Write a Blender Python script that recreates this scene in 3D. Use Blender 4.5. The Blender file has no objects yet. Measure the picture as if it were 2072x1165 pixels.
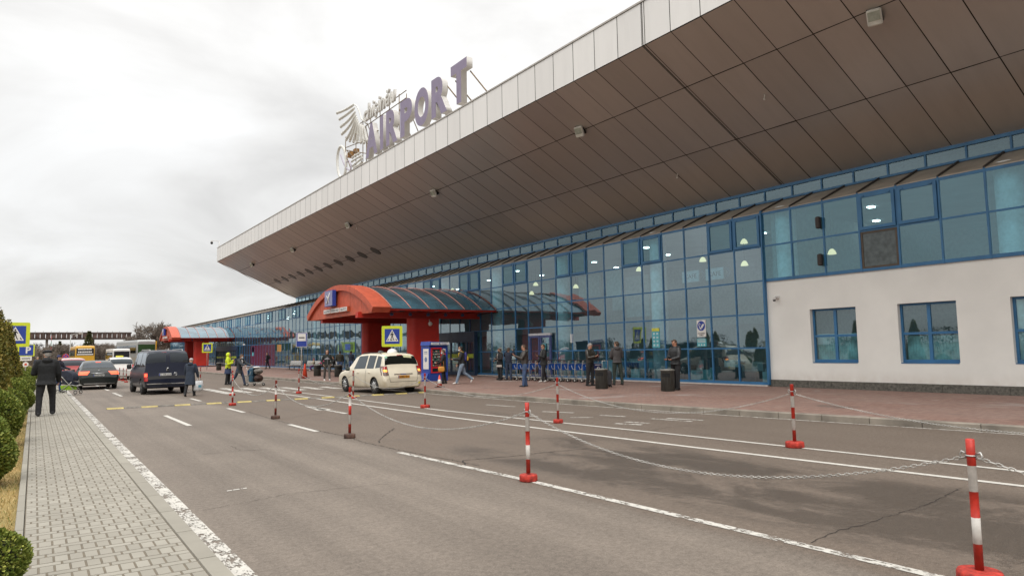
import bpy, bmesh, math, random
from mathutils import Vector, Matrix, Euler
from math import sin, cos, pi, radians as rad
random.seed(7)
S = bpy.context.scene
COL = S.collection
V = Vector

# ------------------------------------------------------------------ materials
MC = {}
def nt_new(name):
    m = bpy.data.materials.new(name); m.use_nodes = True
    nt = m.node_tree; nt.nodes.clear()
    return m, nt
def N(nt, t, **k):
    n = nt.nodes.new(t)
    for a, b in k.items(): setattr(n, a, b)
    return n
def LK(nt, a, b): nt.links.new(a, b)
def srgb(r, g, b):
    f = lambda c: (c/255/12.92 if c/255 <= .04045 else ((c/255+.055)/1.055)**2.4)
    return (f(r), f(g), f(b))
def math_n(nt, op, a, b=None, clamp=False):
    n = N(nt, 'ShaderNodeMath', operation=op, use_clamp=clamp)
    for i, x in enumerate((a, b)):
        if x is None: continue
        if isinstance(x, (int, float)): n.inputs[i].default_value = x
        else: LK(nt, x, n.inputs[i])
    return n.outputs[0]
def noise(nt, vec, scale, detail=3, rough=.55, dist=0):
    n = N(nt, 'ShaderNodeTexNoise'); n.inputs['Scale'].default_value = scale
    n.inputs['Detail'].default_value = detail; n.inputs['Roughness'].default_value = rough
    n.inputs['Distortion'].default_value = dist
    if vec is not None: LK(nt, vec, n.inputs['Vector'])
    return n.outputs['Fac']
def ramp(nt, fac, p0, p1, c0=(0,0,0), c1=(1,1,1)):
    r = N(nt, 'ShaderNodeValToRGB'); e = r.color_ramp.elements
    e[0].position = p0; e[1].position = p1
    e[0].color = (*c0, 1); e[1].color = (*c1, 1)
    LK(nt, fac, r.inputs[0]); return r.outputs[0]
def mixc(nt, fac, a, b, mode='MIX'):
    n = N(nt, 'ShaderNodeMix', data_type='RGBA', blend_type=mode)
    if isinstance(fac, (int, float)): n.inputs[0].default_value = fac
    else: LK(nt, fac, n.inputs[0])
    for i, x in ((6, a), (7, b)):
        if isinstance(x, tuple): n.inputs[i].default_value = (*x[:3], 1)
        else: LK(nt, x, n.inputs[i])
    return n.outputs[2]
def principled(nt, rough=.5, metal=0, coat=0, spec=.5):
    p = N(nt, 'ShaderNodeBsdfPrincipled'); o = N(nt, 'ShaderNodeOutputMaterial')
    p.inputs['Roughness'].default_value = rough; p.inputs['Metallic'].default_value = metal
    p.inputs['Coat Weight'].default_value = coat; p.inputs['Coat Roughness'].default_value = .06
    p.inputs['Specular IOR Level'].default_value = spec
    LK(nt, p.outputs[0], o.inputs[0]); return p
def bump_n(nt, h, strength, dist=.01):
    b = N(nt, 'ShaderNodeBump'); b.inputs['Strength'].default_value = strength; b.inputs['Distance'].default_value = dist
    LK(nt, h, b.inputs['Height']); return b.outputs[0]
def mat(name, col, rough=.6, metal=0, var=.12, vs=6, bump=0, bs=40, spec=.5, coat=0, dirt=None):
    if name in MC: return MC[name]
    m, nt = nt_new(name); p = principled(nt, rough, metal, coat, spec)
    tc = N(nt, 'ShaderNodeTexCoord').outputs['Object']
    n1 = noise(nt, tc, vs, 4)
    lo = tuple(c*(1-var*1.6) for c in col); hi = tuple(min(1, c*(1+var)) for c in col)
    c = mixc(nt, ramp(nt, n1, .3, .7), lo, hi)
    if dirt:   # dirt thrown up on the lower part of a thing: (colour, z0, z1)
        dc, z0, z1 = dirt
        sp = N(nt, 'ShaderNodeSeparateXYZ'); LK(nt, tc, sp.inputs[0])
        mr = N(nt, 'ShaderNodeMapRange'); LK(nt, sp.outputs[2], mr.inputs[0])
        mr.inputs[1].default_value = z0; mr.inputs[2].default_value = z1; mr.inputs[3].default_value = 1; mr.inputs[4].default_value = 0
        f = math_n(nt, 'MULTIPLY', mr.outputs[0], ramp(nt, noise(nt, tc, 3, 5), .25, .7), True)
        c = mixc(nt, f, c, dc)
    LK(nt, c, p.inputs['Base Color'])
    r = ramp(nt, noise(nt, tc, vs*2.3, 3), .2, .8, (rough*.85,)*3, (min(1, rough*1.15),)*3)
    LK(nt, r, p.inputs['Roughness'])
    if bump: LK(nt, bump_n(nt, noise(nt, tc, bs, 4), bump), p.inputs['Normal'])
    MC[name] = m; return m
def emis(name, col, st):
    if name in MC: return MC[name]
    m, nt = nt_new(name); p = principled(nt, .4)
    p.inputs['Base Color'].default_value = (*col, 1)
    p.inputs['Emission Color'].default_value = (*col, 1); p.inputs['Emission Strength'].default_value = st
    MC[name] = m; return m
def glass(name, tint, ior=1.8, refl=(.9,.93,.95), wav=.02, ws=.9, rough=.0, haze=None):
    if name in MC: return MC[name]
    m, nt = nt_new(name); o = N(nt, 'ShaderNodeOutputMaterial')
    t = N(nt, 'ShaderNodeBsdfTransparent'); t.inputs[0].default_value = (*tint, 1)
    g = N(nt, 'ShaderNodeBsdfGlossy'); g.inputs['Roughness'].default_value = rough; g.inputs[0].default_value = (*refl, 1)
    tc = N(nt, 'ShaderNodeTexCoord').outputs['Object']
    b = bump_n(nt, noise(nt, tc, ws, 1), wav, .3)
    LK(nt, b, g.inputs['Normal'])
    ge = N(nt, 'ShaderNodeNewGeometry'); dt = N(nt, 'ShaderNodeVectorMath', operation='DOT_PRODUCT'); LK(nt, ge.outputs['Incoming'], dt.inputs[0]); LK(nt, ge.outputs['Normal'], dt.inputs[1])
    q = math_n(nt, 'SUBTRACT', 1, math_n(nt, 'ABSOLUTE', dt.outputs['Value']), True); f0 = ((ior-1)/(ior+1))**2*2     # both faces of the pane reflect
    fr = math_n(nt, 'ADD', f0, math_n(nt, 'MULTIPLY', math_n(nt, 'POWER', q, 4), 1-f0), True)
    mx = N(nt, 'ShaderNodeMixShader'); LK(nt, fr, mx.inputs[0]); LK(nt, t.outputs[0], mx.inputs[1]); LK(nt, g.outputs[0], mx.inputs[2])
    if haze:   # dusty film, tinted teal to paint in brightness behind the glass
        df = N(nt, 'ShaderNodeBsdfDiffuse'); df.inputs[0].default_value = (*haze[1], 1); m2 = N(nt, 'ShaderNodeMixShader')
        k = math_n(nt, 'MULTIPLY', ramp(nt, noise(nt, tc, 1.3, 4), .2, .8, (.55,)*3, (1,)*3), haze[0]); LK(nt, k, m2.inputs[0]); LK(nt, mx.outputs[0], m2.inputs[1]); LK(nt, df.outputs[0], m2.inputs[2]); mx = m2
    LK(nt, mx.outputs[0], o.inputs[0]); MC[name] = m; return m

# ------------------------------------------------------------------ mesh builder
class MB:
    def __init__(s): s.v = []; s.f = []; s.m = []; s.s = []; s.x = None
    def add(s, vs, fs, mi=0, smooth=False):
        b = len(s.v); x = s.x
        s.v += [tuple(x @ V(p)) for p in vs] if x is not None else [tuple(p) for p in vs]
        for f in fs:
            s.f.append(tuple(i+b for i in f)); s.m.append(mi); s.s.append(smooth)
        return s
    def box(s, x0, y0, z0, x1, y1, z1, mi=0):
        vs = [(x0,y0,z0),(x1,y0,z0),(x1,y1,z0),(x0,y1,z0),(x0,y0,z1),(x1,y0,z1),(x1,y1,z1),(x0,y1,z1)]
        return s.add(vs, [(0,3,2,1),(4,5,6,7),(0,1,5,4),(1,2,6,5),(2,3,7,6),(3,0,4,7)], mi)
    def cbox(s, c, sz, mi=0, rot=None, bev=0):
        hx, hy, hz = sz[0]/2, sz[1]/2, sz[2]/2
        if bev:
            b = min(bev, hx*.9, hy*.9, hz*.9); vs = []; 
            for k in (-1, 1):      # stacked rings : bevelled box
                pass
            rings = [(-hz, b), (-hz+b, 0), (hz-b, 0), (hz, b)]
            for z, i in rings:
                X, Y = hx-i, hy-i
                vs += [(-X+b,-Y,z),(X-b,-Y,z),(X,-Y+b,z),(X,Y-b,z),(X-b,Y,z),(-X+b,Y,z),(-X,Y-b,z),(-X,-Y+b,z)]
            fs = [tuple(range(7,-1,-1)), tuple(range(24,32))]
            for r in range(3):
                for i in range(8):
                    a = r*8+i; c2 = r*8+(i+1) % 8; fs.append((a, c2, c2+8, a+8))
        else:
            vs = [(-hx,-hy,-hz),(hx,-hy,-hz),(hx,hy,-hz),(-hx,hy,-hz),(-hx,-hy,hz),(hx,-hy,hz),(hx,hy,hz),(-hx,hy,hz)]
            fs = [(0,3,2,1),(4,5,6,7),(0,1,5,4),(1,2,6,5),(2,3,7,6),(3,0,4,7)]
        M = Matrix.Translation(V(c)) @ (rot.to_4x4() if rot is not None else Matrix.Identity(4))
        return s.add([M @ V(p) for p in vs], fs, mi)
    def tube(s, pts, r, n=8, mi=0, closed=False, smooth=True, caps=True):
        pts = [V(p) for p in pts]; k = len(pts)
        rs = r if isinstance(r, (list, tuple)) else [r]*k
        t0 = (pts[1]-pts[0]).normalized()
        up = V((0,0,1)) if abs(t0.z) < .9 else V((1,0,0))
        nrm = t0.cross(up).normalized(); vs = []
        for i in range(k):
            if closed: t = (pts[(i+1) % k]-pts[i-1]).normalized()
            else: t = (pts[min(i+1, k-1)]-pts[max(i-1, 0)]).normalized()
            nrm = (nrm - t*nrm.dot(t))
            if nrm.length < 1e-6: nrm = t.orthogonal()
            nrm.normalize(); b = t.cross(nrm)
            for j in range(n):
                a = 2*pi*j/n; vs.append(pts[i] + (nrm*cos(a)+b*sin(a))*rs[i])
        fs = []
        for i in range(k if closed else k-1):
            for j in range(n):
                i2 = (i+1) % k
                fs.append((i*n+j, i*n+(j+1) % n, i2*n+(j+1) % n, i2*n+j))
        s.add(vs, fs, mi, smooth)
        if caps and not closed:
            s.add(vs[:n], [tuple(range(n-1,-1,-1))], mi); s.add(vs[-n:], [tuple(range(n))], mi)
        return s
    def lathe(s, prof, c=(0,0,0), n=20, mi=0, axis='Z', smooth=True):
        vs = []; c = V(c)
        for r, h in prof:
            for j in range(n):
                a = 2*pi*j/n
                p = (r*cos(a), r*sin(a), h)
                if axis == 'X': p = (h, r*cos(a), r*sin(a))
                if axis == 'Y': p = (r*sin(a), h, r*cos(a))
                vs.append(c+V(p))
        fs = [(i*n+j, i*n+(j+1) % n, (i+1)*n+(j+1) % n, (i+1)*n+j) for i in range(len(prof)-1) for j in range(n)]
        s.add(vs, fs, mi, smooth)
        k = len(prof)
        s.add(vs[:n], [tuple(range(n-1,-1,-1))], mi); s.add(vs[(k-1)*n:], [tuple(range(n))], mi)
        return s
    def ell(s, c, r, n=14, m=9, mi=0, rot=None, zmin=-1.0):
        vs = []; c = V(c)
        for i in range(m+1):
            t = -pi/2 + pi*i/m if zmin <= -1 else (math.asin(zmin) + (pi/2-math.asin(zmin))*(i-1)/(m-1) if i else None)
            for j in range(n):
                a = 2*pi*j/n; p = V((r[0]*cos(t)*cos(a), r[1]*cos(t)*sin(a), r[2]*sin(t))) if t is not None else V((0, 0, r[2]*zmin))
                if rot is not None: p = rot @ p
                vs.append(c+p)
        fs = [(i*n+j, i*n+(j+1) % n, (i+1)*n+(j+1) % n, (i+1)*n+j) for i in range(m) for j in range(n)]
        return s.add(vs, fs, mi, True)
    def prism(s, poly, a, b, axis='X', mi=0, mi_side=None):
        """poly: list of 2-D pts; extruded from a to b along axis."""
        def P(p, h):
            return {'X': (h, p[0], p[1]), 'Y': (p[0], h, p[1]), 'Z': (p[0], p[1], h)}[axis]
        n = len(poly); vs = [P(p, a) for p in poly]+[P(p, b) for p in poly]
        s.add(vs, [tuple(range(n-1,-1,-1)), tuple(range(n,2*n))], mi)
        s.add(vs, [(i, (i+1) % n, n+(i+1) % n, n+i) for i in range(n)], mi if mi_side is None else mi_side)
        return s
    def loft(s, rings, mi=0, smooth=True, caps=True):
        n = len(rings[0]); vs = [p for r in rings for p in r]
        fs = [(i*n+j, i*n+(j+1) % n, (i+1)*n+(j+1) % n, (i+1)*n+j) for i in range(len(rings)-1) for j in range(n)]
        s.add(vs, fs, mi, smooth)
        if caps:
            s.add(rings[0], [tuple(range(n-1,-1,-1))], mi); s.add(rings[-1], [tuple(range(n))], mi)
        return s
    def mesh(s, name, mats):
        me = bpy.data.meshes.new(name); me.from_pydata(s.v, [], s.f)
        for m in (mats if isinstance(mats, (list, tuple)) else [mats]): me.materials.append(m)
        me.polygons.foreach_set('material_index', s.m); me.polygons.foreach_set('use_smooth', s.s)
        me.update(); return me
    def build(s, name, mats, parent=None, loc=None, fix=True):
        me = s.mesh(name, mats)
        if fix:
            bm = bmesh.new(); bm.from_mesh(me); bmesh.ops.remove_doubles(bm, verts=bm.verts, dist=1e-5)
            bmesh.ops.recalc_face_normals(bm, faces=bm.faces); bm.to_mesh(me); bm.free()
        return link(name, me, parent, loc)
def link(name, me, parent=None, loc=None):
    o = bpy.data.objects.new(name, me); COL.objects.link(o)
    if parent is not None: o.parent = parent
    if loc is not None: o.location = loc
    return o
def tag(o, label=None, cat=None, group=None, kind=None):
    if label: o['label'] = label
    if cat: o['category'] = cat
    if group: o['group'] = group
    if kind: o['kind'] = kind
    return o
def thing(name, label, cat, loc=(0,0,0), rz=0, group=None):
    o = bpy.data.objects.new(name, None); o.empty_display_size = .2; COL.objects.link(o)
    o.location = loc; o.rotation_euler = (0,0,rz)
    return tag(o, label, cat, group)
def copy_tree(o, parent=None):
    c = o.copy(); COL.objects.link(c)
    if parent is not None: c.parent = parent
    for ch in list(o.children): copy_tree(ch, c)
    return c
def again(o, label, loc, rz=0, group=None, sc=None):
    c = copy_tree(o); c.location = loc; c.rotation_euler = (0,0,rz); c['label'] = label
    if group: c['group'] = group
    if sc: c.scale = (sc,)*3 if isinstance(sc, (int, float)) else sc
    return c
def struct(o): o['kind'] = 'structure'; return o
def modded(me_or_mb, mods, mats=None):
    """evaluate modifiers on a temporary object and return the mesh"""
    me = me_or_mb.mesh('tmp', mats or []) if isinstance(me_or_mb, MB) else me_or_mb
    o = bpy.data.objects.new('tmp', me); COL.objects.link(o)
    for t, kw in mods:
        m = o.modifiers.new(t, t)
        for k, v in kw.items(): setattr(m, k, v)
    dg = bpy.context.evaluated_depsgraph_get(); dg.update()
    out = bpy.data.meshes.new_from_object(o.evaluated_get(dg), preserve_all_data_layers=False, depsgraph=dg)
    bpy.data.objects.remove(o); return out
def set_mats(me, mats):
    me.materials.clear()
    for m in (mats if isinstance(mats, (list, tuple)) else [mats]): me.materials.append(m)
FACE_W = Matrix(((0,0,-1),(-1,0,0),(0,1,0)))      # local x -> -Y, y -> Z, z -> -X : seen from the road
FACE_S = Matrix(((1,0,0),(0,0,-1),(0,1,0)))       # local x -> X, y -> Z, z -> -Y : seen along the road
def text_mesh(body, size=1, ext=0, off=0, res=3, bevel=0):
    cu = bpy.data.curves.new('t', 'FONT'); cu.body = body; cu.size = size; cu.extrude = ext; cu.offset = off
    cu.resolution_u = res; cu.bevel_depth = bevel
    o = bpy.data.objects.new('t', cu); COL.objects.link(o)
    dg = bpy.context.evaluated_depsgraph_get(); dg.update()
    me = bpy.data.meshes.new_from_object(o.evaluated_get(dg), depsgraph=dg)
    bpy.data.objects.remove(o); bpy.data.curves.remove(cu)
    return me
def bounds(me):
    xs = [v.co.x for v in me.vertices]; ys = [v.co.y for v in me.vertices]
    return min(xs), max(xs), min(ys), max(ys)
def text_on(name, body, rect, frame, origin, m, ext=.002, off=0, parent=None, wd=None):
    """text fitted in rect (x0,x1,y0,y1) of a face frame placed at origin"""
    me = text_mesh(body, 1, ext, off); a, b, c, d = bounds(me)
    x0, x1, y0, y1 = rect; sx = (x1-x0)/(b-a); sy = (y1-y0)/(d-c)
    for v in me.vertices:
        p = V(((v.co.x-a)*sx+x0, (v.co.y-c)*sy+y0, v.co.z))
        v.co = frame @ p + V(origin)
    set_mats(me, m); return link(name, me, parent)
# ------------------------------------------------------------------ camera, sun, overcast sky
f_px, yaw, pitch, roll, EYE = 1407.5, rad(34.454), rad(5.054), rad(-1.053), 1.7
fwd = V((sin(yaw)*cos(pitch), cos(yaw)*cos(pitch), sin(pitch))); rgt = V((cos(yaw), -sin(yaw), 0)); upv = rgt.cross(fwd)
r_ = rgt*cos(roll)+upv*sin(roll); u_ = upv*cos(roll)-rgt*sin(roll)
cam = bpy.data.cameras.new('camera'); co = bpy.data.objects.new('camera', cam); COL.objects.link(co)
cam.sensor_fit = 'HORIZONTAL'; cam.sensor_width = 36; cam.lens = f_px*36/2072; cam.clip_end = 4000; cam.clip_start = .05
co.matrix_world = Matrix(((r_.x,u_.x,-fwd.x,0),(r_.y,u_.y,-fwd.y,0),(r_.z,u_.z,-fwd.z,EYE),(0,0,0,1)))
S.camera = co
SUN_EL, SUN_AZ = rad(50), rad(215)        # azimuth clockwise from +Y : behind and left of the camera
sd = V((sin(SUN_AZ)*cos(SUN_EL), cos(SUN_AZ)*cos(SUN_EL), sin(SUN_EL)))
sl = bpy.data.lights.new('sun', 'SUN'); sl.energy = 1.0; sl.angle = rad(25); sl.color = (1, .95, .88)
so = bpy.data.objects.new('sun', sl); COL.objects.link(so); so.rotation_euler = sd.to_track_quat('Z', 'Y').to_euler()
w = bpy.data.worlds.new('World'); S.world = w; w.use_nodes = True; nt = w.node_tree; nt.nodes.clear()
out = N(nt, 'ShaderNodeOutputWorld'); bg = N(nt, 'ShaderNodeBackground'); LK(nt, bg.outputs[0], out.inputs[0])
sky = N(nt, 'ShaderNodeTexSky'); sky.sky_type = 'NISHITA'; sky.sun_disc = False; sky.sun_elevation = SUN_EL; sky.sun_rotation = SUN_AZ
sc_ = N(nt, 'ShaderNodeVectorMath', operation='SCALE'); LK(nt, sky.outputs[0], sc_.inputs[0]); sc_.inputs['Scale'].default_value = .08
tc = N(nt, 'ShaderNodeTexCoord').outputs['Generated']
sp = N(nt, 'ShaderNodeSeparateXYZ'); LK(nt, tc, sp.inputs[0])
# cloud deck: direction projected on a plane overhead so that clouds flatten towards the horizon
den = math_n(nt, 'ADD', math_n(nt, 'MAXIMUM', sp.outputs[2], 0.0), .42)
cx = N(nt, 'ShaderNodeCombineXYZ')
LK(nt, math_n(nt, 'DIVIDE', sp.outputs[0], den), cx.inputs[0]); LK(nt, math_n(nt, 'DIVIDE', sp.outputs[1], den), cx.inputs[1])
n1 = noise(nt, cx.outputs[0], 2.1, 7, .52, .5); n2 = noise(nt, cx.outputs[0], .9, 3, .5, .3)
cl = math_n(nt, 'ADD', math_n(nt, 'MULTIPLY', n1, .55), math_n(nt, 'MULTIPLY', n2, .45))
cc = N(nt, 'ShaderNodeValToRGB'); e = cc.color_ramp.elements
e[0].position = .395; e[0].color = (.67, .66, .645, 1); e[1].position = .58; e[1].color = (1.0, 1.0, .992, 1)
e3 = e.new(.49); e3.color = (.86, .852, .835, 1); LK(nt, cl, cc.inputs[0])
gr = N(nt, 'ShaderNodeMapRange'); LK(nt, math_n(nt, 'POWER', math_n(nt, 'MAXIMUM', sp.outputs[2], 0.0), 2.6), gr.inputs[0])
gr.inputs[1].default_value = 0; gr.inputs[2].default_value = 1; gr.inputs[3].default_value = .715; gr.inputs[4].default_value = 2.9
sc2 = N(nt, 'ShaderNodeVectorMath', operation='SCALE'); LK(nt, cc.outputs[0], sc2.inputs[0]); LK(nt, gr.outputs[0], sc2.inputs['Scale'])
mxw = mixc(nt, .93, sc_.outputs[0], sc2.outputs[0])
LK(nt, mxw, bg.inputs[0]); bg.inputs[1].default_value = 1.0
S.view_settings.view_transform = 'Standard'; S.view_settings.look = 'None'; S.view_settings.exposure = .44; S.view_settings.gamma = 1
S.view_settings.use_curve_mapping = False
S.render.engine = 'CYCLES'
S.cycles.max_bounces = 8; S.cycles.transparent_max_bounces = 16; S.cycles.caustics_reflective = False; S.cycles.caustics_refractive = False
S.cycles.use_denoising = True; S.cycles.denoising_prefilter = 'ACCURATE'; S.cycles.use_adaptive_sampling = False
# ------------------------------------------------------------------ ground, road, pavements
def asphalt():
    m, nt = nt_new('asphalt'); p = principled(nt, .8)
    g = N(nt, 'ShaderNodeNewGeometry').outputs['Position']
    sp = N(nt, 'ShaderNodeSeparateXYZ'); LK(nt, g, sp.inputs[0]); X, Y = sp.outputs[0], sp.outputs[1]
    big = noise(nt, g, .35, 4); mid = noise(nt, g, 2.2, 5); fine = noise(nt, g, 55, 2, .7); agg = noise(nt, g, 130, 1, .8)
    c = mixc(nt, ramp(nt, big, .35, .65), (.148,.122,.099), (.188,.156,.127))
    c = mixc(nt, math_n(nt, 'MULTIPLY', ramp(nt, mid, .35, .75), .35), c, (.118,.098,.080))
    # tyre streaks run with the lanes
    mp = N(nt, 'ShaderNodeMapping'); mp.inputs['Scale'].default_value = (1.6, .05, 1); LK(nt, g, mp.inputs[0])
    st = noise(nt, mp.outputs[0], 1.0, 3)
    c = mixc(nt, math_n(nt, 'MULTIPLY', ramp(nt, st, .42, .66), .6), c, (.092,.074,.059))
    # newer, browner surfacing to the right of the first lane line
    def band(v, a, b):
        n = N(nt, 'ShaderNodeMapRange', interpolation_type='SMOOTHSTEP'); LK(nt, v, n.inputs[0]); n.inputs[1].default_value = a; n.inputs[2].default_value = b; return n.outputs[0]
    right = band(math_n(nt, 'ADD', X, math_n(nt, 'MULTIPLY', mid, .3)), 5.25, 5.55)
    c = mixc(nt, math_n(nt, 'MULTIPLY', right, .72), c, (.108,.079,.058))
    # damp patches left by the rain
    def damp(x0, x1, y0, y1, sc, lo, hi, off):
        a = math_n(nt, 'MULTIPLY', band(X, x0, x0+.5), band(X, x1, x1-1.0)); b = math_n(nt, 'MULTIPLY', band(Y, y0, y0+2), band(Y, y1, y1-1.5))
        mp = N(nt, 'ShaderNodeMapping'); mp.inputs['Location'].default_value = (off, off*.7, 0); mp.inputs['Scale'].default_value = (1.0, .55, 1); LK(nt, g, mp.inputs[0])
        return math_n(nt, 'MULTIPLY', math_n(nt, 'MULTIPLY', a, b), ramp(nt, math_n(nt, 'ADD', noise(nt, mp.outputs[0], sc, 8, .68, .4), math_n(nt, 'MULTIPLY', math_n(nt, 'SUBTRACT', fine, .5), .36)), lo, hi), True)
    d1 = damp(5.6, 9.4, -3, 11.5, .85, .42, .53, 3.1)
    d2 = damp(5.4, 9.6, 9, 24, .5, .55, .66, 9.2)
    d3 = damp(9.7, 13.8, 0, 22, .6, .56, .70, 5.5)
    wet = math_n(nt, 'MAXIMUM', d1, math_n(nt, 'MAXIMUM', math_n(nt, 'MULTIPLY', d2, .6), math_n(nt, 'MULTIPLY', d3, .5)))
    c = mixc(nt, math_n(nt, 'MULTIPLY', wet, .72), c, (.036,.025,.0165))
    sp2 = noise(nt, g, 17, 3, .7)
    c = mixc(nt, ramp(nt, sp2, .36, .64), mixc(nt, 1, c, (.80,.79,.78), 'MULTIPLY'), mixc(nt, 1, c, (1.13,1.13,1.13), 'MULTIPLY'))
    c = mixc(nt, ramp(nt, fine, .30, .70), mixc(nt, 1, c, (.80,.79,.78), 'MULTIPLY'), mixc(nt, 1, c, (1.26,1.26,1.26), 'MULTIPLY'))
    c = mixc(nt, ramp(nt, agg, .62, .74), c, (.30,.265,.225))
    v = N(nt, 'ShaderNodeTexVoronoi', feature='DISTANCE_TO_EDGE'); v.inputs['Scale'].default_value = .22
    wv = N(nt, 'ShaderNodeVectorMath', operation='ADD'); LK(nt, g, wv.inputs[0])
    nn = N(nt, 'ShaderNodeTexNoise'); nn.inputs['Scale'].default_value = 1.3; nn.inputs['Detail'].default_value = 5; LK(nt, g, nn.inputs['Vector'])
    ns = N(nt, 'ShaderNodeVectorMath', operation='SCALE'); LK(nt, nn.outputs['Color'], ns.inputs[0]); ns.inputs['Scale'].default_value = 1.6; LK(nt, ns.outputs[0], wv.inputs[1])
    LK(nt, wv.outputs[0], v.inputs['Vector'])
    crack = math_n(nt, 'MULTIPLY', ramp(nt, v.outputs['Distance'], .0015, .004, (1,1,1), (0,0,0)), ramp(nt, noise(nt, g, .3, 2), .52, .60))
    c = mixc(nt, math_n(nt, 'MULTIPLY', crack, .35), c, (.04,.033,.028))
    LK(nt, c, p.inputs['Base Color'])
    LK(nt, math_n(nt, 'SUBTRACT', .82, math_n(nt, 'MULTIPLY', wet, .34)), p.inputs['Roughness'])
    h = math_n(nt, 'SUBTRACT', math_n(nt, 'ADD', fine, math_n(nt, 'MULTIPLY', agg, .6)), crack)
    LK(nt, bump_n(nt, h, .45, .006), p.inputs['Normal'])
    return m
ASPH = asphalt()
def grid(name, x0, x1, y0, y1, z, m):
    return struct(MB().add([(x0,y0,z),(x1,y0,z),(x1,y1,z),(x0,y1,z)], [(0,1,2,3)]).build(name, m))
grid('ground', -1500, 1500, -400, 3000, -.06, mat('far_field', (.13,.115,.075), .95, var=.3, vs=.02))
grid('parking_lot', -90, -5.5, -80, 260, -.02, ASPH)
grid('road', 1.24, 17.2, -40, 190, 0, ASPH)
# kerb line of the terminal pavement: (Y, X)
KERB = [(-40, 20.5), (-10, 16.8), (5.3, 14.86), (12.3, 14.0), (18, 13.52), (24, 13.27), (40, 13.25), (70, 13.3), (190, 13.3)]
def kx(y):
    for (a, xa), (b, xb) in zip(KERB, KERB[1:]):
        if a <= y <= b: return xa+(xb-xa)*(y-a)/(b-a)
PZ = .14
def brick_mat():
    m, nt = nt_new('red_pavers'); p = principled(nt, .85)
    g = N(nt, 'ShaderNodeNewGeometry').outputs['Position']
    b = N(nt, 'ShaderNodeTexBrick'); b.inputs['Scale'].default_value = 1; b.inputs['Brick Width'].default_value = .2; b.inputs['Row Height'].default_value = .1
    b.inputs['Mortar Size'].default_value = .006; b.inputs['Color1'].default_value = (.195,.102,.078,1); b.inputs['Color2'].default_value = (.262,.156,.121,1); b.inputs['Mortar'].default_value = (.125,.095,.08,1)
    LK(nt, g, b.inputs['Vector'])
    c = mixc(nt, math_n(nt, 'MULTIPLY', ramp(nt, noise(nt, g, .5, 4), .35, .7), .35), b.outputs['Color'], (.26,.20,.17))
    c = mixc(nt, math_n(nt, 'MULTIPLY', ramp(nt, noise(nt, g, .33, 5, .6, .5), .60, .66), .55), c, (.31,.285,.27))
    mp = N(nt, 'ShaderNodeMapping'); mp.inputs['Location'].default_value = (7, 3, 0); LK(nt, g, mp.inputs[0])
    c = mixc(nt, math_n(nt, 'MULTIPLY', ramp(nt, noise(nt, mp.outputs[0], .5, 4, .6), .64, .70), .8), c, (.12,.085,.07))
    LK(nt, c, p.inputs['Base Color'])
    LK(nt, bump_n(nt, math_n(nt, 'SUBTRACT', noise(nt, g, 60, 2), b.outputs['Fac']), .4, .006), p.inputs['Normal'])
    return m
ys = [y for y, x in KERB]; ring = [(kx(y)+.16, y, PZ) for y in ys]+[(60, y, PZ) for y in reversed(ys)]
struct(MB().add(ring, [tuple(range(len(ring)))]).build('terminal_pavement', brick_mat()))
CONC = mat('kerb_concrete', (.235,.205,.168), .85, var=.25, vs=1.6, bump=.3, bs=25)
kb = MB(); y = -20.0
while y < 150:
    L = 1.0 if y < 70 else 4; a, b = kx(y+.008), kx(y+L-.008); y0, y1 = y+.008, y+L-.008
    kb.add([(a,y0,-.05),(a+.16,y0,-.05),(b+.16,y1,-.05),(b,y1,-.05),(a,y0,PZ-.015),(a+.02,y0,PZ+.004),(a+.16,y0,PZ+.004),(b,y1,PZ-.015),(b+.02,y1,PZ+.004),(b+.16,y1,PZ+.004)],
           [(0,4,7,3),(4,5,8,7),(5,6,9,8),(0,1,6,5,4),(3,7,8,9,2)])
    y += L
struct(kb.build('kerb', CONC))
# left pavement: square slabs with narrow header rows, laid as real stones
def tinted(name, lo, hi, rough=.85, bs=60):
    m, nt = nt_new(name); p = principled(nt, rough)
    a = N(nt, 'ShaderNodeAttribute'); a.attribute_name = 'tone'
    g = N(nt, 'ShaderNodeNewGeometry').outputs['Position']
    c = mixc(nt, a.outputs['Fac'], lo, hi)
    c = mixc(nt, math_n(nt, 'MULTIPLY', ramp(nt, noise(nt, g, 2.0, 5), .4, .75), .35), c, tuple(x*.66 for x in lo))
    LK(nt, c, p.inputs['Base Color']); LK(nt, bump_n(nt, noise(nt, g, bs, 3), .3, .004), p.inputs['Normal']); return m
def tone(o, seed=1):
    rnd = random.Random(seed); me = o.data; at = me.attributes.new('tone', 'FLOAT', 'FACE'); vals = []
    n = len(me.polygons); k = 0
    while len(vals) < n: vals += [rnd.random()]*5
    at.data.foreach_set('value', vals[:n])
SL = tinted('grey_paver', (.255,.235,.195), (.305,.283,.238))
struct(MB().box(-.02, -20, -.05, 1.10, 190, .1145).build('sidewalk_bed', mat('sand_joint', (.15,.125,.09), .95, bump=.3)))
sw = MB()
def stone(x0, x1, y0, y1, z=.12, g=.0035, c=.005):
    x0 += g; x1 -= g; y0 += g; y1 -= g
    b = len(sw.v)
    sw.v += [(x0,y0,z-.02),(x1,y0,z-.02),(x1,y1,z-.02),(x0,y1,z-.02),(x0+c,y0+c,z),(x1-c,y0+c,z),(x1-c,y1-c,z),(x0+c,y1-c,z)]
    for f in ((4,5,6,7),(0,1,5,4),(1,2,6,5),(2,3,7,6),(3,0,4,7)): sw.f.append(tuple(i+b for i in f)); sw.m.append(0); sw.s.append(False)
y = 2.0; row = 0
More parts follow.
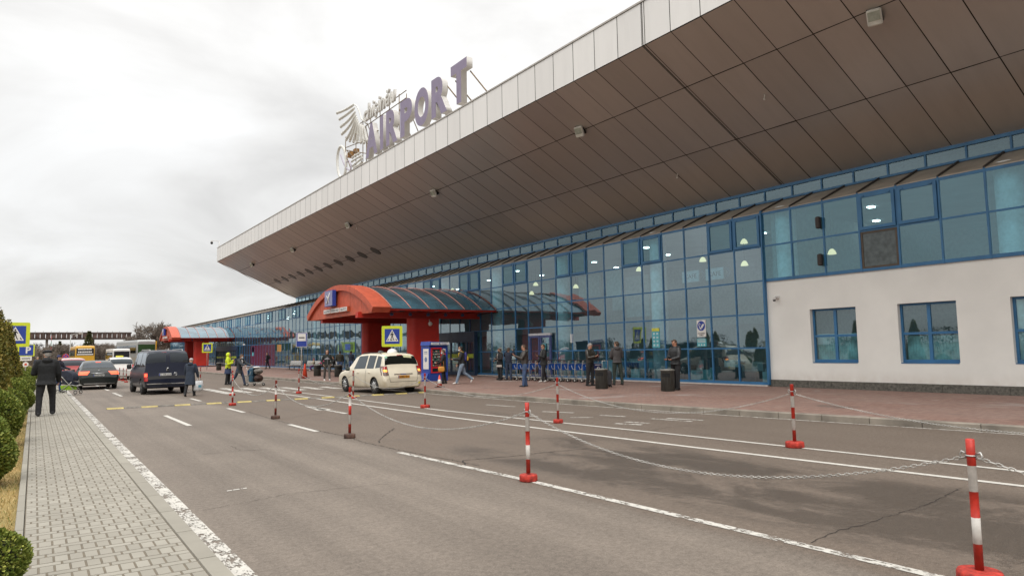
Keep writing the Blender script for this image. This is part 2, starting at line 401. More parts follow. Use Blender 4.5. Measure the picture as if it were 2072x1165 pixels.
while y < 46:
    off = (row*.1) % .2; x = -.02
    edges = [-.02]+[-.02+.1018*k for k in range(1, 11)]+[1.10]
    for a, b in zip(edges, edges[1:]): stone(a, b, y, y+.195)
    y += .195
    edges = [-.02]+[e for e in [-.02+.1018*(.5 if row % 2 else 1.5)+.2036*k for k in range(0, 6)] if .03 < e+.02 < 1.09]+[1.10]
    for a, b in zip(edges, edges[1:]): stone(a, b, y, y+.095)
    y += .095; row += 1
o = struct(sw.build('sidewalk', SL, fix=False)); tone(o)
grid('far_sidewalk', -.02, 1.10, y, 190, .12, mat('grey_paver_far', (.235,.218,.185), .9, var=.12, vs=3))
sw = MB(); y = -3.0
while y < 120:
    stone(1.10, 1.25, y, y+1.0, .124, .004); y += 1.0
y = -3.0
while y < 120:
    stone(-.10, -.02, y, y+1.0, .128, .004); y += 1.0
for (a, b) in ((1.25, 1.10), (-.10, -.02)): sw.box(min(a, b)+.004, -3, -.1, max(a, b)-.004, 120, .10)
o = struct(sw.build('sidewalk_kerb', tinted('kerb_grey', (.245,.226,.187), (.285,.265,.22)), fix=False)); tone(o, 4)
struct(MB().box(1.25, -10, -.05, 1.33, 150, .003).build('gutter', mat('gutter_concrete', (.10,.084,.068), .9, var=.35, vs=3, bump=.5)))
# lawn
def lawn_mat():
    m, nt = nt_new('dry_lawn'); p = principled(nt, .95); g = N(nt, 'ShaderNodeNewGeometry').outputs['Position']
    c = mixc(nt, ramp(nt, noise(nt, g, 1.4, 4), .35, .62), (.30,.19,.06), (.16,.15,.04))
    c = mixc(nt, ramp(nt, noise(nt, g, 60, 2), .3, .75), c, (.36,.25,.095)); LK(nt, c, p.inputs['Base Color'])
    LK(nt, bump_n(nt, noise(nt, g, 90, 2), .8, .02), p.inputs['Normal']); return m
grid('lawn', -5.5, -.06, -20, 190, .06, lawn_mat())
gb = MB(); R = random.Random(5)
for i in range(14000):
    y = 4 + 22*R.random()**1.6; x = -.12-.85*R.random(); h = .02+.035*R.random(); a = R.random()*6.28; l = R.uniform(-.03,.03); l2 = R.uniform(-.03,.03)
    dx, dy = cos(a)*.004, sin(a)*.004
    gb.add([(x-dx,y-dy,.06),(x+dx,y+dy,.06),(x+l,y+l2,.06+h)], [(0,1,2)], R.choice((0,0,0,1,2)))
tag(gb.build('grass', [mat('straw_blade', (.42,.30,.11), .9), mat('green_blade', (.14,.16,.035), .9), mat('pale_blade', (.5,.4,.2), .9)], fix=False), 'straw coloured winter grass along the clipped hedge', 'grass', kind='stuff')
# painted lines
def paint(name, wear=.5, col=(.55,.525,.475)):
    m, nt = nt_new(name); o = N(nt, 'ShaderNodeOutputMaterial'); p = N(nt, 'ShaderNodeBsdfPrincipled'); p.inputs['Roughness'].default_value = .75
    g = N(nt, 'ShaderNodeNewGeometry').outputs['Position']
    LK(nt, mixc(nt, ramp(nt, noise(nt, g, 8, 4), .3, .7), tuple(c*.78 for c in col), col), p.inputs['Base Color'])
    mp = N(nt, 'ShaderNodeMapping'); mp.inputs['Scale'].default_value = (1, .45, 1); LK(nt, g, mp.inputs[0])
    k = math_n(nt, 'ADD', math_n(nt, 'MULTIPLY', noise(nt, mp.outputs[0], 30, 4, .75), .6), math_n(nt, 'MULTIPLY', noise(nt, g, 3, 3), .4))
    f = ramp(nt, k, wear-.03, wear+.03)
    t = N(nt, 'ShaderNodeBsdfTransparent'); mx = N(nt, 'ShaderNodeMixShader')
    LK(nt, f, mx.inputs[0]); LK(nt, t.outputs[0], mx.inputs[1]); LK(nt, p.outputs[0], mx.inputs[2]); LK(nt, mx.outputs[0], o.inputs[0]); return m
P_NEW, P_WORN, P_OLD = paint('line_paint', .36), paint('worn_paint', .46), paint('old_paint', .53)
ZL = .005
def ribbon(name, pts, wd, m, z=ZL):
    b = MB()
    for (x0, y0), (x1, y1) in zip(pts, pts[1:]):
        d = V((x1-x0, y1-y0, 0)).normalized(); n = V((-d.y, d.x, 0))*wd/2
        k = max(1, int(V((x1-x0, y1-y0)).length/2))
        b.add([(x0+n.x,y0+n.y,z),(x0-n.x,y0-n.y,z),(x1-n.x,y1-n.y,z),(x1+n.x,y1+n.y,z)], [(0,1,2,3)])
    return struct(b.build(name, m))
ribbon('edge_line', [(1.405,-6),(1.405,8),(1.43,40),(1.44,110)], .15, paint('edge_paint', .475))
ribbon('lane_line', [(5.16,11.0),(5.36,7.5),(5.47,2.6),(5.55,-8)], .11, P_WORN)
for k, (y0, y1) in enumerate([(15.1,17.1),(21.6,23.7),(28.2,30.2),(46,48),(53,55),(60,62)]):
    ribbon('lane_dash', [(5.14+.02*k, y0),(5.14+.02*k, y1)], .12, P_NEW)
for y0 in (18.6, 34.6, 41, 48, 55): ribbon('lane_dash', [(3.18,y0),(3.16,y0+3.7)], .12, P_NEW)
LA = [(8.78,32),(8.82,26),(8.85,16),(9.24,8.2),(9.6,3.5),(10.6,-8)]; ribbon('inner_lane_line', LA, .12, P_NEW)
LB = [(9.62,31.5),(9.68,24),(9.72,17.6),(10.35,9.2),(10.66,3.9),(11.5,-8)]; ribbon('outer_lane_line', LB, .11, P_NEW)
ribbon('kerb_line', [(kx(y)-.1, y) for y in (60,40,30,24,18,12.3,5.3,-10)], .08, P_WORN)
zb = MB()
for k in range(14):
    x = 2.0+.82*k
    if k > 12: continue
    if k < 6: continue
    y1 = 38.6 - (.5 if k < 7 else (k-6)*.62); y0 = 32.3+.05*((k*7) % 3)
    zb.add([(x,y0,ZL+.001),(x+.42,y0,ZL+.001),(x+.42+.05,y1,ZL+.001),(x+.05,y1,ZL+.001)], [(0,1,2,3)])
struct(zb.build('zebra_crossing', P_WORN))
zb = MB()
for k in range(4): x = 3.0+.95*k; zb.add([(x,35.4,ZL+.001),(x+.4,35.4,ZL+.001),(x+.44,38.4,ZL+.001),(x+.04,38.4,ZL+.001)], [(0,1,2,3)])
struct(zb.build('faded_zebra', paint('faded_paint', .57)))
ab = MB()   # lane arrow and small worn marks
ab.add([(7.20,21.5,ZL),(7.34,21.5,ZL),(7.34,18.9,ZL),(7.20,18.9,ZL),(7.02,20.6,ZL),(7.27,22.6,ZL),(7.52,20.6,ZL)], [(0,1,2,3),(4,6,5)])
ab.add([(2.05,9.36,ZL),(2.3,9.40,ZL),(2.3,9.45,ZL),(2.05,9.41,ZL)], [(0,1,2,3)])
for (x0, y0, x1, y1, wd) in [(11.5,15.4,11.87,14.5,.12),(10.36,15.1,10.6,14.4,.10),(10.85,11.8,11.08,11.2,.14),(11.25,11.9,11.42,11.3,.12),(11.7,18.6,11.9,17.3,.10),(12.2,12.0,12.36,10.9,.10),(12.5,11.8,12.75,10.9,.12),(11.9,13.5,12.1,12.8,.1),(11.0,13.6,11.4,13.2,.1)]:
    d = V((x1-x0, y1-y0, 0)).normalized(); n = V((-d.y, d.x, 0))*wd/2
    ab.add([(x0+n.x,y0+n.y,ZL),(x0-n.x,y0-n.y,ZL),(x1-n.x,y1-n.y,ZL),(x1+n.x,y1+n.y,ZL)], [(0,1,2,3)])
struct(ab.build('lane_arrow_marking', P_WORN))
cr = MB(); R = random.Random(31)
def crack_line(pts, wd):
    q = []
    for (a, b_) in zip(pts, pts[1:]):
        n = max(2, int(math.dist(a, b_)/.06))
        for i in range(n): u = i/n; q.append((a[0]+(b_[0]-a[0])*u+R.gauss(0,.012), a[1]+(b_[1]-a[1])*u+R.gauss(0,.012)))
    for i, (a, b_) in enumerate(zip(q, q[1:])):
        w0 = wd*(.35+.65*R.random()); d = V((b_[0]-a[0], b_[1]-a[1], 0)).normalized(); n = V((-d.y, d.x, 0))*w0/2
        cr.add([(a[0]+n.x,a[1]+n.y,.0035),(a[0]-n.x,a[1]-n.y,.0035),(b_[0]-n.x,b_[1]-n.y,.0035),(b_[0]+n.x,b_[1]+n.y,.0035)], [(0,1,2,3)])
for pts, wd in (([(2.43,13.07),(2.82,13.11),(3.09,13.08),(3.34,12.99),(3.66,12.88)],.016),([(3.1,13.91),(3.09,13.08)],.012),([(5.37,9.16),(5.53,9.5),(5.76,9.49),(6.21,9.42),(6.48,9.34),(6.84,9.37),(7.9,9.2)],.03),([(5.57,3.64),(5.87,3.7),(6.25,3.72),(6.49,3.7),(6.81,3.71),(7.49,3.7),(9,3.9)],.014),([(5.41,12.4),(5.61,12.82),(6.09,13.59),(6.73,14.55)],.03),([(5.32,21.7),(5.24,19.7),(5.2,17.5),(5.21,15.3),(5.3,14.0),(5.22,12.6),(5.3,11.1),(5.5,8.9)],.022),([(5.4,18.6),(6.02,19.1),(6.64,19.5),(7.07,19.9)],.022),([(9.9,10.2),(11.2,10.5),(12.6,10.1)],.014),([(1.6,8.4),(2.6,8.7),(3.9,8.5)],.008)): crack_line(pts, wd)
struct(cr.build('asphalt_crack', mat('crack_dark', (.028,.022,.018), .95)))
# speed bump: rubber modules, black and yellow
t = thing('speed_bump', 'yellow and black rubber speed bump across the lanes', 'speed bump', (0, 0, 0))
YB, BB = mat('bump_yellow', (.40,.315,.10), .6, var=.2, vs=8, bump=.2), mat('bump_black', (.155,.138,.118), .8, var=.3, bump=.3)
def bprof(y): return [(y-.15,.004),(y-.12,.024),(y-.05,.04),(y+.05,.04),(y+.12,.024),(y+.15,.004)]
x = 2.0; k = 0; ya = 26.5
while x < 13.2:
    L = .50; yc = 26.45-.06*(x-2) if x < 9 else 26.03-.03*(x-9)
    b = MB(); b.prism([(p[0], p[1]) for p in bprof(yc)], x+.006, x+L-.006, 'X')
    for q in (.12, .38): b.cbox((x+q, yc, .042), (.05, .05, .006))
    b.build('bump_module', YB if k % 2 == 0 else BB, t); x += L; k += 1
# ------------------------------------------------------------------ terminal building
BLUE = mat('blue_aluminium', (.034,.15,.31), .42, var=.12, vs=2, spec=.5)
BLUE_D = mat('dark_blue_aluminium', (.016,.04,.09), .45, var=.2, vs=2)
GL = glass('facade_glass', (.46,.76,.84), 2.1, (.76,.92,1), .03, .75, 0, (.055, (.26,.50,.58)))
GLR = glass('facade_glass_upper', (.48,.78,.86), 1.8, (.66,.90,1), .02, .6, 0, (.18, (.20,.55,.68)))
WHITE = mat('white_render', (.81,.795,.745), .85, var=.045, vs=.7, bump=.25, bs=60, dirt=((.66,.61,.55), .35, .8))
GRAN = mat('granite_plinth', (.115,.108,.09), .55, var=.35, vs=14, bump=.15)
ZINC = mat('brown_zinc', (.40,.35,.285), .6, metal=.1, var=.15, vs=1.5)
def panel_mat(name, col, rough, metal, var):
    m, nt = nt_new(name); p = principled(nt, rough, metal)
    a = N(nt, 'ShaderNodeAttribute'); a.attribute_name = 'tone'
    g = N(nt, 'ShaderNodeNewGeometry').outputs['Position']
    c = mixc(nt, a.outputs['Fac'], tuple(k*(1-var) for k in col), tuple(k*(1+var) for k in col))
    mp = N(nt, 'ShaderNodeMapping'); mp.inputs['Scale'].default_value = (.4, 2.5, .4); LK(nt, g, mp.inputs[0])
    c = mixc(nt, math_n(nt, 'MULTIPLY', ramp(nt, noise(nt, mp.outputs[0], 1.0, 5, .65), .45, .8), .28), c, tuple(k*.72 for k in col))
    LK(nt, c, p.inputs['Base Color']); return m
SOFF = panel_mat('soffit_panel', (.47,.42,.38), .32, .3, .08)
FASC = panel_mat('fascia_panel', (.725,.71,.69), .45, .05, .04)
DARKGAP = mat('dark_joint', (.035,.03,.026), .9)
tb = thing('terminal_building', 'airport terminal with blue glass front, white wall and huge overhanging roof', 'terminal', (23, 16.4, PZ))
ORG = V((23, 16.4, PZ))
def P(b, name, mats, parent=tb):      # world-coordinate mesh -> part
    o = b.build(name, mats); o.parent = parent
    if parent is tb: o.matrix_parent_inverse = Matrix.Translation(-ORG)
    return o
RZ = [.24, 1.59, 2.88, 4.15, 5.46, 6.72]; PY = 1.287; Y0 = 16.43
# white wall with three window openings, plinth
wins = [(12.90, 14.60), (9.76, 11.51), (6.55, 8.34), (3.2, 4.95)]
wb = MB(); top, bot = 4.13, .40; yprev = 16.36
for (a, b) in wins:
    wb.box(23, b, bot, 23.3, yprev, top); wb.box(23, a, bot, 23.3, b, 1.06); wb.box(23, a, 2.94, 23.3, b, top); yprev = a
wb.box(23, -14, bot, 23.3, yprev, top)
wb.box(23.02, -14.5, bot, 45, -14, 12)
P(wb, 'wall', WHITE)
pb = MB(); y = -14
R = random.Random(2)
while y < 16.3:
    pb.box(22.97, y+.004, .05, 23.25, min(16.37, y+.9)-.004, .40); y += .9
P(pb, 'plinth', GRAN)
st = MB(); st.box(22.84, 16.39, .05, 23.1, 160, .19); P(st, 'sill', mat('pale_sill', (.55,.5,.45), .8))
BLIND = mat('window_blind', (.40,.58,.58), .8, var=.3, vs=3)
for (a, b) in wins:
    fr = MB(); z0, z1, X = 1.06, 2.94, 23.16; m = (a+b)/2; zm = 1.98; q = .07
    fr.box(X, a, z0, X+.07, a+q, z1); fr.box(X, b-q, z0, X+.07, b, z1); fr.box(X, a+q, z0, X+.07, b-q, z0+q+.02); fr.box(X, a+q, z1-q, X+.07, b-q, z1)
    fr.box(X-.004, m-.05, z0+q+.02, X+.066, m+.05, z1-q); fr.box(X-.002, a+q, zm-.04, X+.068, m-.05, zm+.04); fr.box(X-.002, m+.05, zm-.04, X+.068, b-q, zm+.04)
    fr.box(22.985, a+.02, z0-.03, 23.16, b-.02, z0+.001)
    fo = P(fr, 'window', BLUE)
    pn = MB()
    for (ya, yb_) in ((a+q, m-.05), (m+.05, b-q)):
        for (za, zb_) in ((z0+q+.02, zm-.04), (zm+.04, z1-q)):
            pn.add([(X+.03,ya,za),(X+.03,yb_,za),(X+.03,yb_,zb_),(X+.03,ya,zb_)], [(0,1,2,3)])
    P(pn, 'pane', glass('window_glass', (.60,.84,.88), 1.75, (.8,.94,1), .012, .5, 0, (.10, (.25,.5,.56))), fo)
    bl = MB(); k = a
    while k < b-.05: bl.box(23.42, k, z0, 23.43+.02*((int(k*50)) % 2), k+.085, 2.05 if b > 12 else 1.9); k += .09
    P(bl, 'blind', BLIND, fo)
# glazed bays
def bay(k, rows, top_sash=False, missing=None, door=False):
    ya = Y0+PY*k; yb_ = ya+PY; X = 22.95; fr = MB(); zs = RZ[rows:]
    fr.box(X-.02, ya-.03, zs[0]-.06, X+.08, ya+.03, zs[-1]+.08)
    for i, z in enumerate(zs):
        h = .03 if 0 < i < len(zs)-1 else .055
        fr.box(X-.008, ya+.03, z-h, X+.07, yb_-.03, z+h)
    fo = P(fr, 'glazed_bay', BLUE)
    g = MB()
    for i, (za, zb_) in enumerate(zip(zs, zs[1:])):
        if missing == i: continue
        if top_sash and i == len(zs)-2: continue
        dz = .003*((k*7+i*3) % 5-2)    # panes are never perfectly in one plane
        g.add([(X+.004+dz,ya+.03,za+.03),(X+.004-dz,yb_-.03,za+.03),(X+.004-dz*.5,yb_-.03,zb_-.03),(X+.004+dz*.6,ya+.03,zb_-.03)], [(0,1,2,3)])
    P(g, 'pane', GL if rows == 0 else GLR, fo)
    if missing is not None:
        za, zb_ = zs[missing], zs[missing+1]; s = MB(); s.box(X+.01, ya+.1, za+.1, X+.03, yb_-.1, zb_-.1)
        P(s, 'brown_panel', mat('brown_film', (.085,.105,.105), .12, var=.3), fo)
        s = MB(); q = .06
        s.box(X-.01, ya+.036, za+.036, X+.02, ya+.1, zb_-.036); s.box(X-.01, yb_-.1, za+.036, X+.02, yb_-.036, zb_-.036); s.box(X-.01, ya+.1, za+.036, X+.02, yb_-.1, za+.1); s.box(X-.01, ya+.1, zb_-.1, X+.02, yb_-.1, zb_-.036)
        P(s, 'panel_frame', mat('brown_frame', (.085,.06,.04), .6), fo)
    if top_sash:
        za, zb_ = zs[-2]+.03, zs[-1]-.04; s = MB(); y0, y1 = ya+.045, yb_-.045; q = .10
        s.box(X-.06, y0, za, X+.01, y0+q, zb_); s.box(X-.06, y1-q, za, X+.01, y1, zb_); s.box(X-.06, y0+q, za, X+.01, y1-q, za+q); s.box(X-.06, y0+q, zb_-q, X+.01, y1-q, zb_)
        for yy in (y0+.16, y1-.16): s.box(X-.09, yy-.05, zb_-.07, X-.06, yy+.05, zb_-.03)
        so_ = P(s, 'vent_window', BLUE, fo)
        g = MB(); g.add([(X-.02,y0+q,za+q),(X-.02,y1-q,za+q),(X-.03,y1-q,zb_-q),(X-.03,y0+q,zb_-q)], [(0,1,2,3)]); P(g, 'vent_pane', GLR, so_)
for k in range(-15, 0): bay(k, 3, k in (-4,-5,-8,-9), missing=0 if k == -4 else None)
for k in range(0, 84): bay(k, 0, k % 4 in (0, 1))
fr = MB(); g = MB()
for k in range(84, 110):
    ya = Y0+PY*k; fr.box(22.94, ya-.03, .2, 23.03, ya+.03, 6.8)
    for z in RZ: fr.box(22.95, ya+.03, z-.03, 23.02, ya+PY-.03, z+.03)
    g.add([(22.97,ya,.2),(22.97,ya+PY,.2),(22.97,ya+PY,6.7),(22.97,ya,6.7)], [(0,1,2,3)])
o = P(fr, 'distant_mullions', BLUE); o['kind'] = 'stuff'
o = P(g, 'distant_panes', GL); o['kind'] = 'stuff'
cp = MB(); cp.box(22.86, 16.33, .2, 23.06, 16.40, 4.2); cp.box(22.87, 16.345, 4.2, 23.05, 16.395, 6.84); P(cp, 'corner_post', BLUE)
# sloped zinc strip with standing seams, clerestory over it
YE = 79.4
zs = MB(); zs.add([(22.935,-14,6.785),(24.5,-14,7.46),(24.5,YE,7.46),(22.935,YE,6.785)], [(0,3,2,1)])
zs.box(22.935, -14, 6.76, 22.96, YE, 6.79)
zs.add([(22.86,YE,6.78),(24.5,YE,7.46),(24.5,158,7.46),(22.86,158,6.78)], [(0,3,2,1)]); zs.box(22.84, YE, 6.74, 22.9, 158, 6.80)
for k in range(-23, 110):
    y = Y0+PY*k
    zs.x = None; zs.add([(22.93,y-.025,6.78),(24.48,y-.025,7.455),(24.48,y+.025,7.455),(22.93,y+.025,6.78),(22.93,y-.025,6.84),(24.48,y-.025,7.53),(24.48,y+.025,7.53),(22.93,y+.025,6.84)], [(4,7,6,5),(0,4,5,1),(3,2,6,7),(0,3,7,4)], 1)
P(zs, 'zinc_strip', [ZINC, mat('seam_dark', (.06,.05,.042), .6)])
cf = MB(); cg = MB(); y = -14.0; CP = 1.25
cf.box(24.44, -14, 7.46, 24.54, YE, 7.54); cf.box(24.43, -14, 7.94, 24.55, YE, 8.06)
while y < YE: cf.box(24.45, y-.03, 7.54, 24.53, y+.03, 7.94); y += CP
co_ = P(cf, 'clerestory', BLUE)
cg.add([(24.49,-14,7.54),(24.49,YE,7.54),(24.49,YE,7.94),(24.49,-14,7.94)], [(0,3,2,1)]); P(cg, 'pane', glass('clerestory_glass', (.5,.7,.75), 1.9, (.62,.80,.88), .02, .8, 0, (.12, (.26,.48,.56))), co_)
d = MB(); d.box(26, -14, 7.2, 26.2, YE, 13); P(d, 'clerestory_back', mat('interior_wall', (.34,.36,.35), .9))
# low roof beyond the big one
lr = MB(); lr.box(24.5, YE, 7.36, 46, 158, 7.5); lr.box(23.05, 157.8, .1, 46, 158, 7.36); P(lr, 'low_roof', ZINC)
# main roof: soffit panels, fascia panels, slab above
XA, XB, ZA, ZB_ = 16.9, 24.46, 12.02, 8.04
def yend(x): return 84.3-(x-XA)/(XB-XA)*4.6
def zrise(y): return max(0, (y-30))*.006
def sofz(x, y): return ZA-(x-XA)*(ZA-ZB_)/(XB-XA) + zrise(y)*(XB-x)/(XB-XA)
xs = [XA+.02, 18.95, 21.72, XB]; so_ = MB(); fa = MB(); y = -13.6; g = .016
ylist = []; SR = random.Random(8)
while y < 86: ylist.append(y); y += CP
for y in ylist:
    for a, b in zip(xs, xs[1:]):
        y1a, y1b = min(y+CP-g, yend(a)-.02), min(y+CP-g, yend(b)-.02); y0 = y+g
        if y1a <= y0+.05: continue
        y1b = max(y1b, y0+.03)
        gy = .010
        e_ = [SR.gauss(0,.0035) for _ in range(4)]
        q = [(a+g,y0,sofz(a+g,y0)+e_[0]),(b-g,y0,sofz(b-g,y0)+e_[1]),(b-g,y1b,sofz(b-g,y1b)+e_[2]),(a+g,y1a,sofz(a+g,y1a)+e_[3])]
        so_.add(q, [(0,3,2,1)])
    y1 = min(y+CP-g, yend(XA))
    if y1 > y+g: fa.add([(XA,y+g,sofz(XA,y)),(XA,y1,sofz(XA,y1)),(XA,y1,13.55+zrise(y1)),(XA,y+g,13.55+zrise(y))], [(0,1,2,3)])
def tones(o, seed, per=1):
    rnd = random.Random(seed); me = o.data; at = me.attributes.new('tone', 'FLOAT', 'FACE')
    at.data.foreach_set('value', [rnd.random() for _ in me.polygons])
sob = MB(); n = 40; ys_ = [-14+(98.3)*i/n for i in range(n+1)]
sob.add([(x, min(y, yend(x)), sofz(x, min(y, yend(x)))+.03) for y in ys_ for x in (XA+.01, XB+.4)], [(2*i, 2*i+2, 2*i+3, 2*i+1) for i in range(n)])
sob.add([(XA+.03, y, z+zrise(y)) for y in [min(y, 84.2) for y in ys_] for z in (ZA+.02, 13.53)], [(2*i, 2*i+1, 2*i+3, 2*i+2) for i in range(n)])
roof = MB(); yy = [-14, 30, yend(XA)]
for a, b in zip(yy, yy[1:]):
    roof.add([(XA-.03,a,13.55+zrise(a)),(XA-.03,b,13.55+zrise(b)),(XA-.03,b,13.62+zrise(b)),(XA-.03,a,13.62+zrise(a)),(XA+.3,a,13.62+zrise(a)),(XA+.3,b,13.62+zrise(b)),(46,a,14),(46,b if b < 60 else 79,14)], [(0,1,2,3),(3,2,5,4),(4,5,7,6)])
e0, e1 = V((XA, yend(XA), sofz(XA, 84))), V((XB, yend(XB), sofz(XB, 79)))
roof.add([tuple(e0), tuple(e1), (46,yend(XB),8.2), (46,yend(XB),14), (XA+.3,yend(XA),13.6+zrise(84)), (XA,yend(XA),13.55+zrise(84))], [(0,1,2,3,4,5)])
dj = MB()
for yy in (16.30, 16.44):
    dj.add([(x, yy+d_, sofz(x, yy)-.012) for x in (XA, XB) for d_ in (-.012,.012)], [(0,1,3,2)])
    dj.add([(XA-.012, yy+d_, z_) for z_ in (ZA, 13.55) for d_ in (-.012,.012)], [(0,1,3,2)])
ro = P(roof, 'roof', mat('roof_sheet', (.42,.39,.36), .6, var=.1))
o = P(sob, 'panel_backing', DARKGAP, ro)
o = P(so_, 'soffit', SOFF, ro); tones(o, 3)
o = P(fa, 'fascia', FASC, ro); tones(o, 6)
P(dj, 'expansion_joint', DARKGAP, ro)
# soffit fittings
sl_ = math.atan2(ZA-ZB_, XB-XA)
RS = Matrix.Rotation(sl_, 3, 'Y')       # tilts a flat thing into the soffit plane
BLK = mat('black_plastic', (.012,.012,.013), .5, var=.2); GREYP = mat('pale_plastic', (.66,.64,.58), .5)
for y in (50.3,52.97,55.63,58.36,61.02,63.57,66.22,68.82,71.55,74.13,76.91):
    d = MB(); d.x = Matrix.Translation((21.67, y, sofz(21.67, y)-.03)) @ RS.to_4x4(); d.lathe([(.47,0),(.47,.025)], n=28); d.lathe([(.40,-.004),(.40,.0)], n=24, mi=1)
    P(d, 'downlight', [mat('downlight_rim', (.055,.045,.036), .4), mat('downlight_lens', (.075,.062,.04), .3)], ro)
for i, (x, y) in enumerate([(18.99,9.59),(18.76,22.08),(18.84,35.35),(18.66,48.39),(18.82,62.26),(18.65,75.86)]):
    z = sofz(x, y); d = MB(); rot = Euler((0, rad(-28), rad(18))).to_matrix()
    d.cbox((x, y, z-.20), (.15,.38,.45), 0, rot, .03)
    d.cbox(V((x, y, z-.20))+rot @ V((-.08,0,.04)), (.02,.31,.25), 1, rot)
    d.cbox(V((x, y, z-.18))+rot @ V((.15,0,.04)), (.16,.38,.42), 2, rot)
    d.tube([(x+.1,y-.12,z+.02),(x+.1,y-.12,z-.12)], .015, 6, 2); d.tube([(x+.1,y+.12,z+.02),(x+.1,y+.12,z-.12)], .015, 6, 2)
    P(d, 'floodlight', [GREYP, mat('lamp_glass', (.35,.36,.3), .15), BLK], ro)
for (x, y) in ((19.6,6.9),(20.3,14.1),(22.5,20.1),(20.9,56),(19.2,48),(23.3,4.5)):
    d = MB(); z = sofz(x, y); d.tube([(x,y,z),(x+.03,y+.05,z-.14)], .02, 6); d.ell((x+.03,y+.05,z-.16), (.04,.04,.04), 8, 5); P(d, 'bracket', GREYP, ro)
# fittings on the front
for z in (5.99, 4.66):
    d = MB(); d.cbox((22.82, 13.97, z), (.16,.16,.42), 0, None, .03); d.box(22.88,13.92,z-.03,22.93,14.02,z+.03); P(d, 'loudspeaker', mat('brown_speaker', (.035,.024,.02), .6, bump=.5, bs=90))
d = MB(); d.cbox((22.96,15.88,3.46),(.08,.16,.12),0,None,.02); d.tube([(22.93,15.88,3.46),(22.82,15.88,3.44)], .03, 8); d.ell((22.80,15.88,3.40),(.07,.07,.06),12,8,0); d.ell((22.79,15.88,3.36),(.055,.055,.05),12,8,1)
P(d, 'dome_camera', [mat('white_plastic', (.62,.6,.57), .4), BLK])
d = MB(); x, y, z = 17.05, 84.0, 13.9; d.tube([(x,y,z-.1),(x,y,z+.75)], .035, 8); d.tube([(x,y,z+.72),(x-.35,y,z+.82),(x-.75,y,z+.78)], .03, 8); d.cbox((x-.8,y,z+.70),(.18,.18,.16),0); d.ell((x-.8,y,z+.52),(.15,.15,.17),12,8,1)
P(d, 'corner_camera', [mat('white_plastic', (.62,.6,.57), .4), BLK])
# interior: floor, ceiling, back wall, columns, seats, counters
CLT = emis('ceiling_glow', (1, .97, .9), 10.0)
for k in range(40):
    d = MB(); y_ = -10+6.0*(k//2 % 20) + (1.5 if k % 2 else 0); x_ = 26.5+3.2*(k % 2)+1.6*((k//2) % 2); d.box(x_-.11, y_-.11, 6.90, x_+.11, y_+.11, 6.94); P(d, 'ceiling_light', CLT)
IW = mat('interior_wall', (.34,.36,.35), .9, var=.3, vs=.5)
d = MB(); d.box(23.1, -14, .05, 45, 158, .17); P(d, 'interior_floor', mat('interior_floor', (.09,.09,.085), .35, var=.2))
d = MB(); d.box(24.05, -14, 6.95, 45, 158, 7.15); P(d, 'interior_ceiling', mat('interior_ceiling', (.30,.31,.30), .8, var=.2, vs=.4))
d = MB(); d.box(36, -14, .17, 36.3, 158, 6.95); d.box(33, 16.4, 2.9, 36, 90, 3.3); d.box(23.45, -14, 4.02, 36, 16.2, 4.12); d.box(23.5, 16.2, .17, 36, 16.35, 6.95); P(d, 'interior_wall', IW)
TEAL = mat('pale_column', (.86,.90,.88), .5)
for y in (-4.2, 2.4, 9.28, 16.75, 23.42, 30.45, 36.9, 43.6, 50.3, 57, 63.7, 70.4):
    d = MB(); d.lathe([(.38,.17),(.38,6.95)], (23.62, y-.95 if y > 0 else y, 0), 20); P(d, 'interior_column', TEAL)
R = random.Random(11); d = MB()
for k in range(34):
    x = R.uniform(24.3, 31); y = R.uniform(16.8, 36); h = R.uniform(.35,.95); d.cbox((x, y, .17+h/2), (R.uniform(.4,.9), R.uniform(.6,1.6), h), R.choice((0,0,1,2)))
for k in range(18): d.box(24.5, 17.2+.95*k, .17, 25.1, 17.2+.95*k+.6, .62, k % 2)
P(d, 'interior_seating', [mat('white_counter', (.6,.63,.62), .5), mat('dark_seat', (.03,.03,.035), .6), mat('teal_counter', (.2,.42,.42), .5)])
for k in range(14):
    d = MB(); y = 18+R.uniform(0, 60); x = R.uniform(24.8, 29); d.box(x, y, R.uniform(3.3,5.0), x+.1, y+R.uniform(.5,2.0), 5.4+R.uniform(0,.6))
    P(d, 'hanging_panel', mat('hanging_panel', (.45,.52,.52), .6))
LAMP = emis('lamp_glow', (1, .68, .36), 1.15)
for i, (y, z) in enumerate([(24.87,6.26),(26.1,5.69),(21.87,5.70),(19.51,6.24),(19.54,5.25),(35.24,5.71),(35.7,5.18),(31.3,5.23),(45.86,6.21),(40.17,6.27),(39.68,5.15),(15.4,5.25)]):
    t = thing('pendant_lamp', 'lit dome lamp hanging in the glass hall, %s counting from the white wall' % ('first second third fourth fifth sixth seventh eighth ninth tenth eleventh twelfth'.split()[[11,3,4,2,0,1,7,5,6,10,9,8].index(i)]), 'lamp', (26, y, z), 0, 'dome lamps inside the hall')
    d = MB(); d.lathe([(.025,.20),(.07,.18),(.13,.10),(.165,0),(.16,-.02)], n=18); d.build('lamp_shade', LAMP, t)
    d = MB(); d.tube([(0,0,.26),(0,0,6.95-z)], .012, 5); d.build('cord', BLK, t)
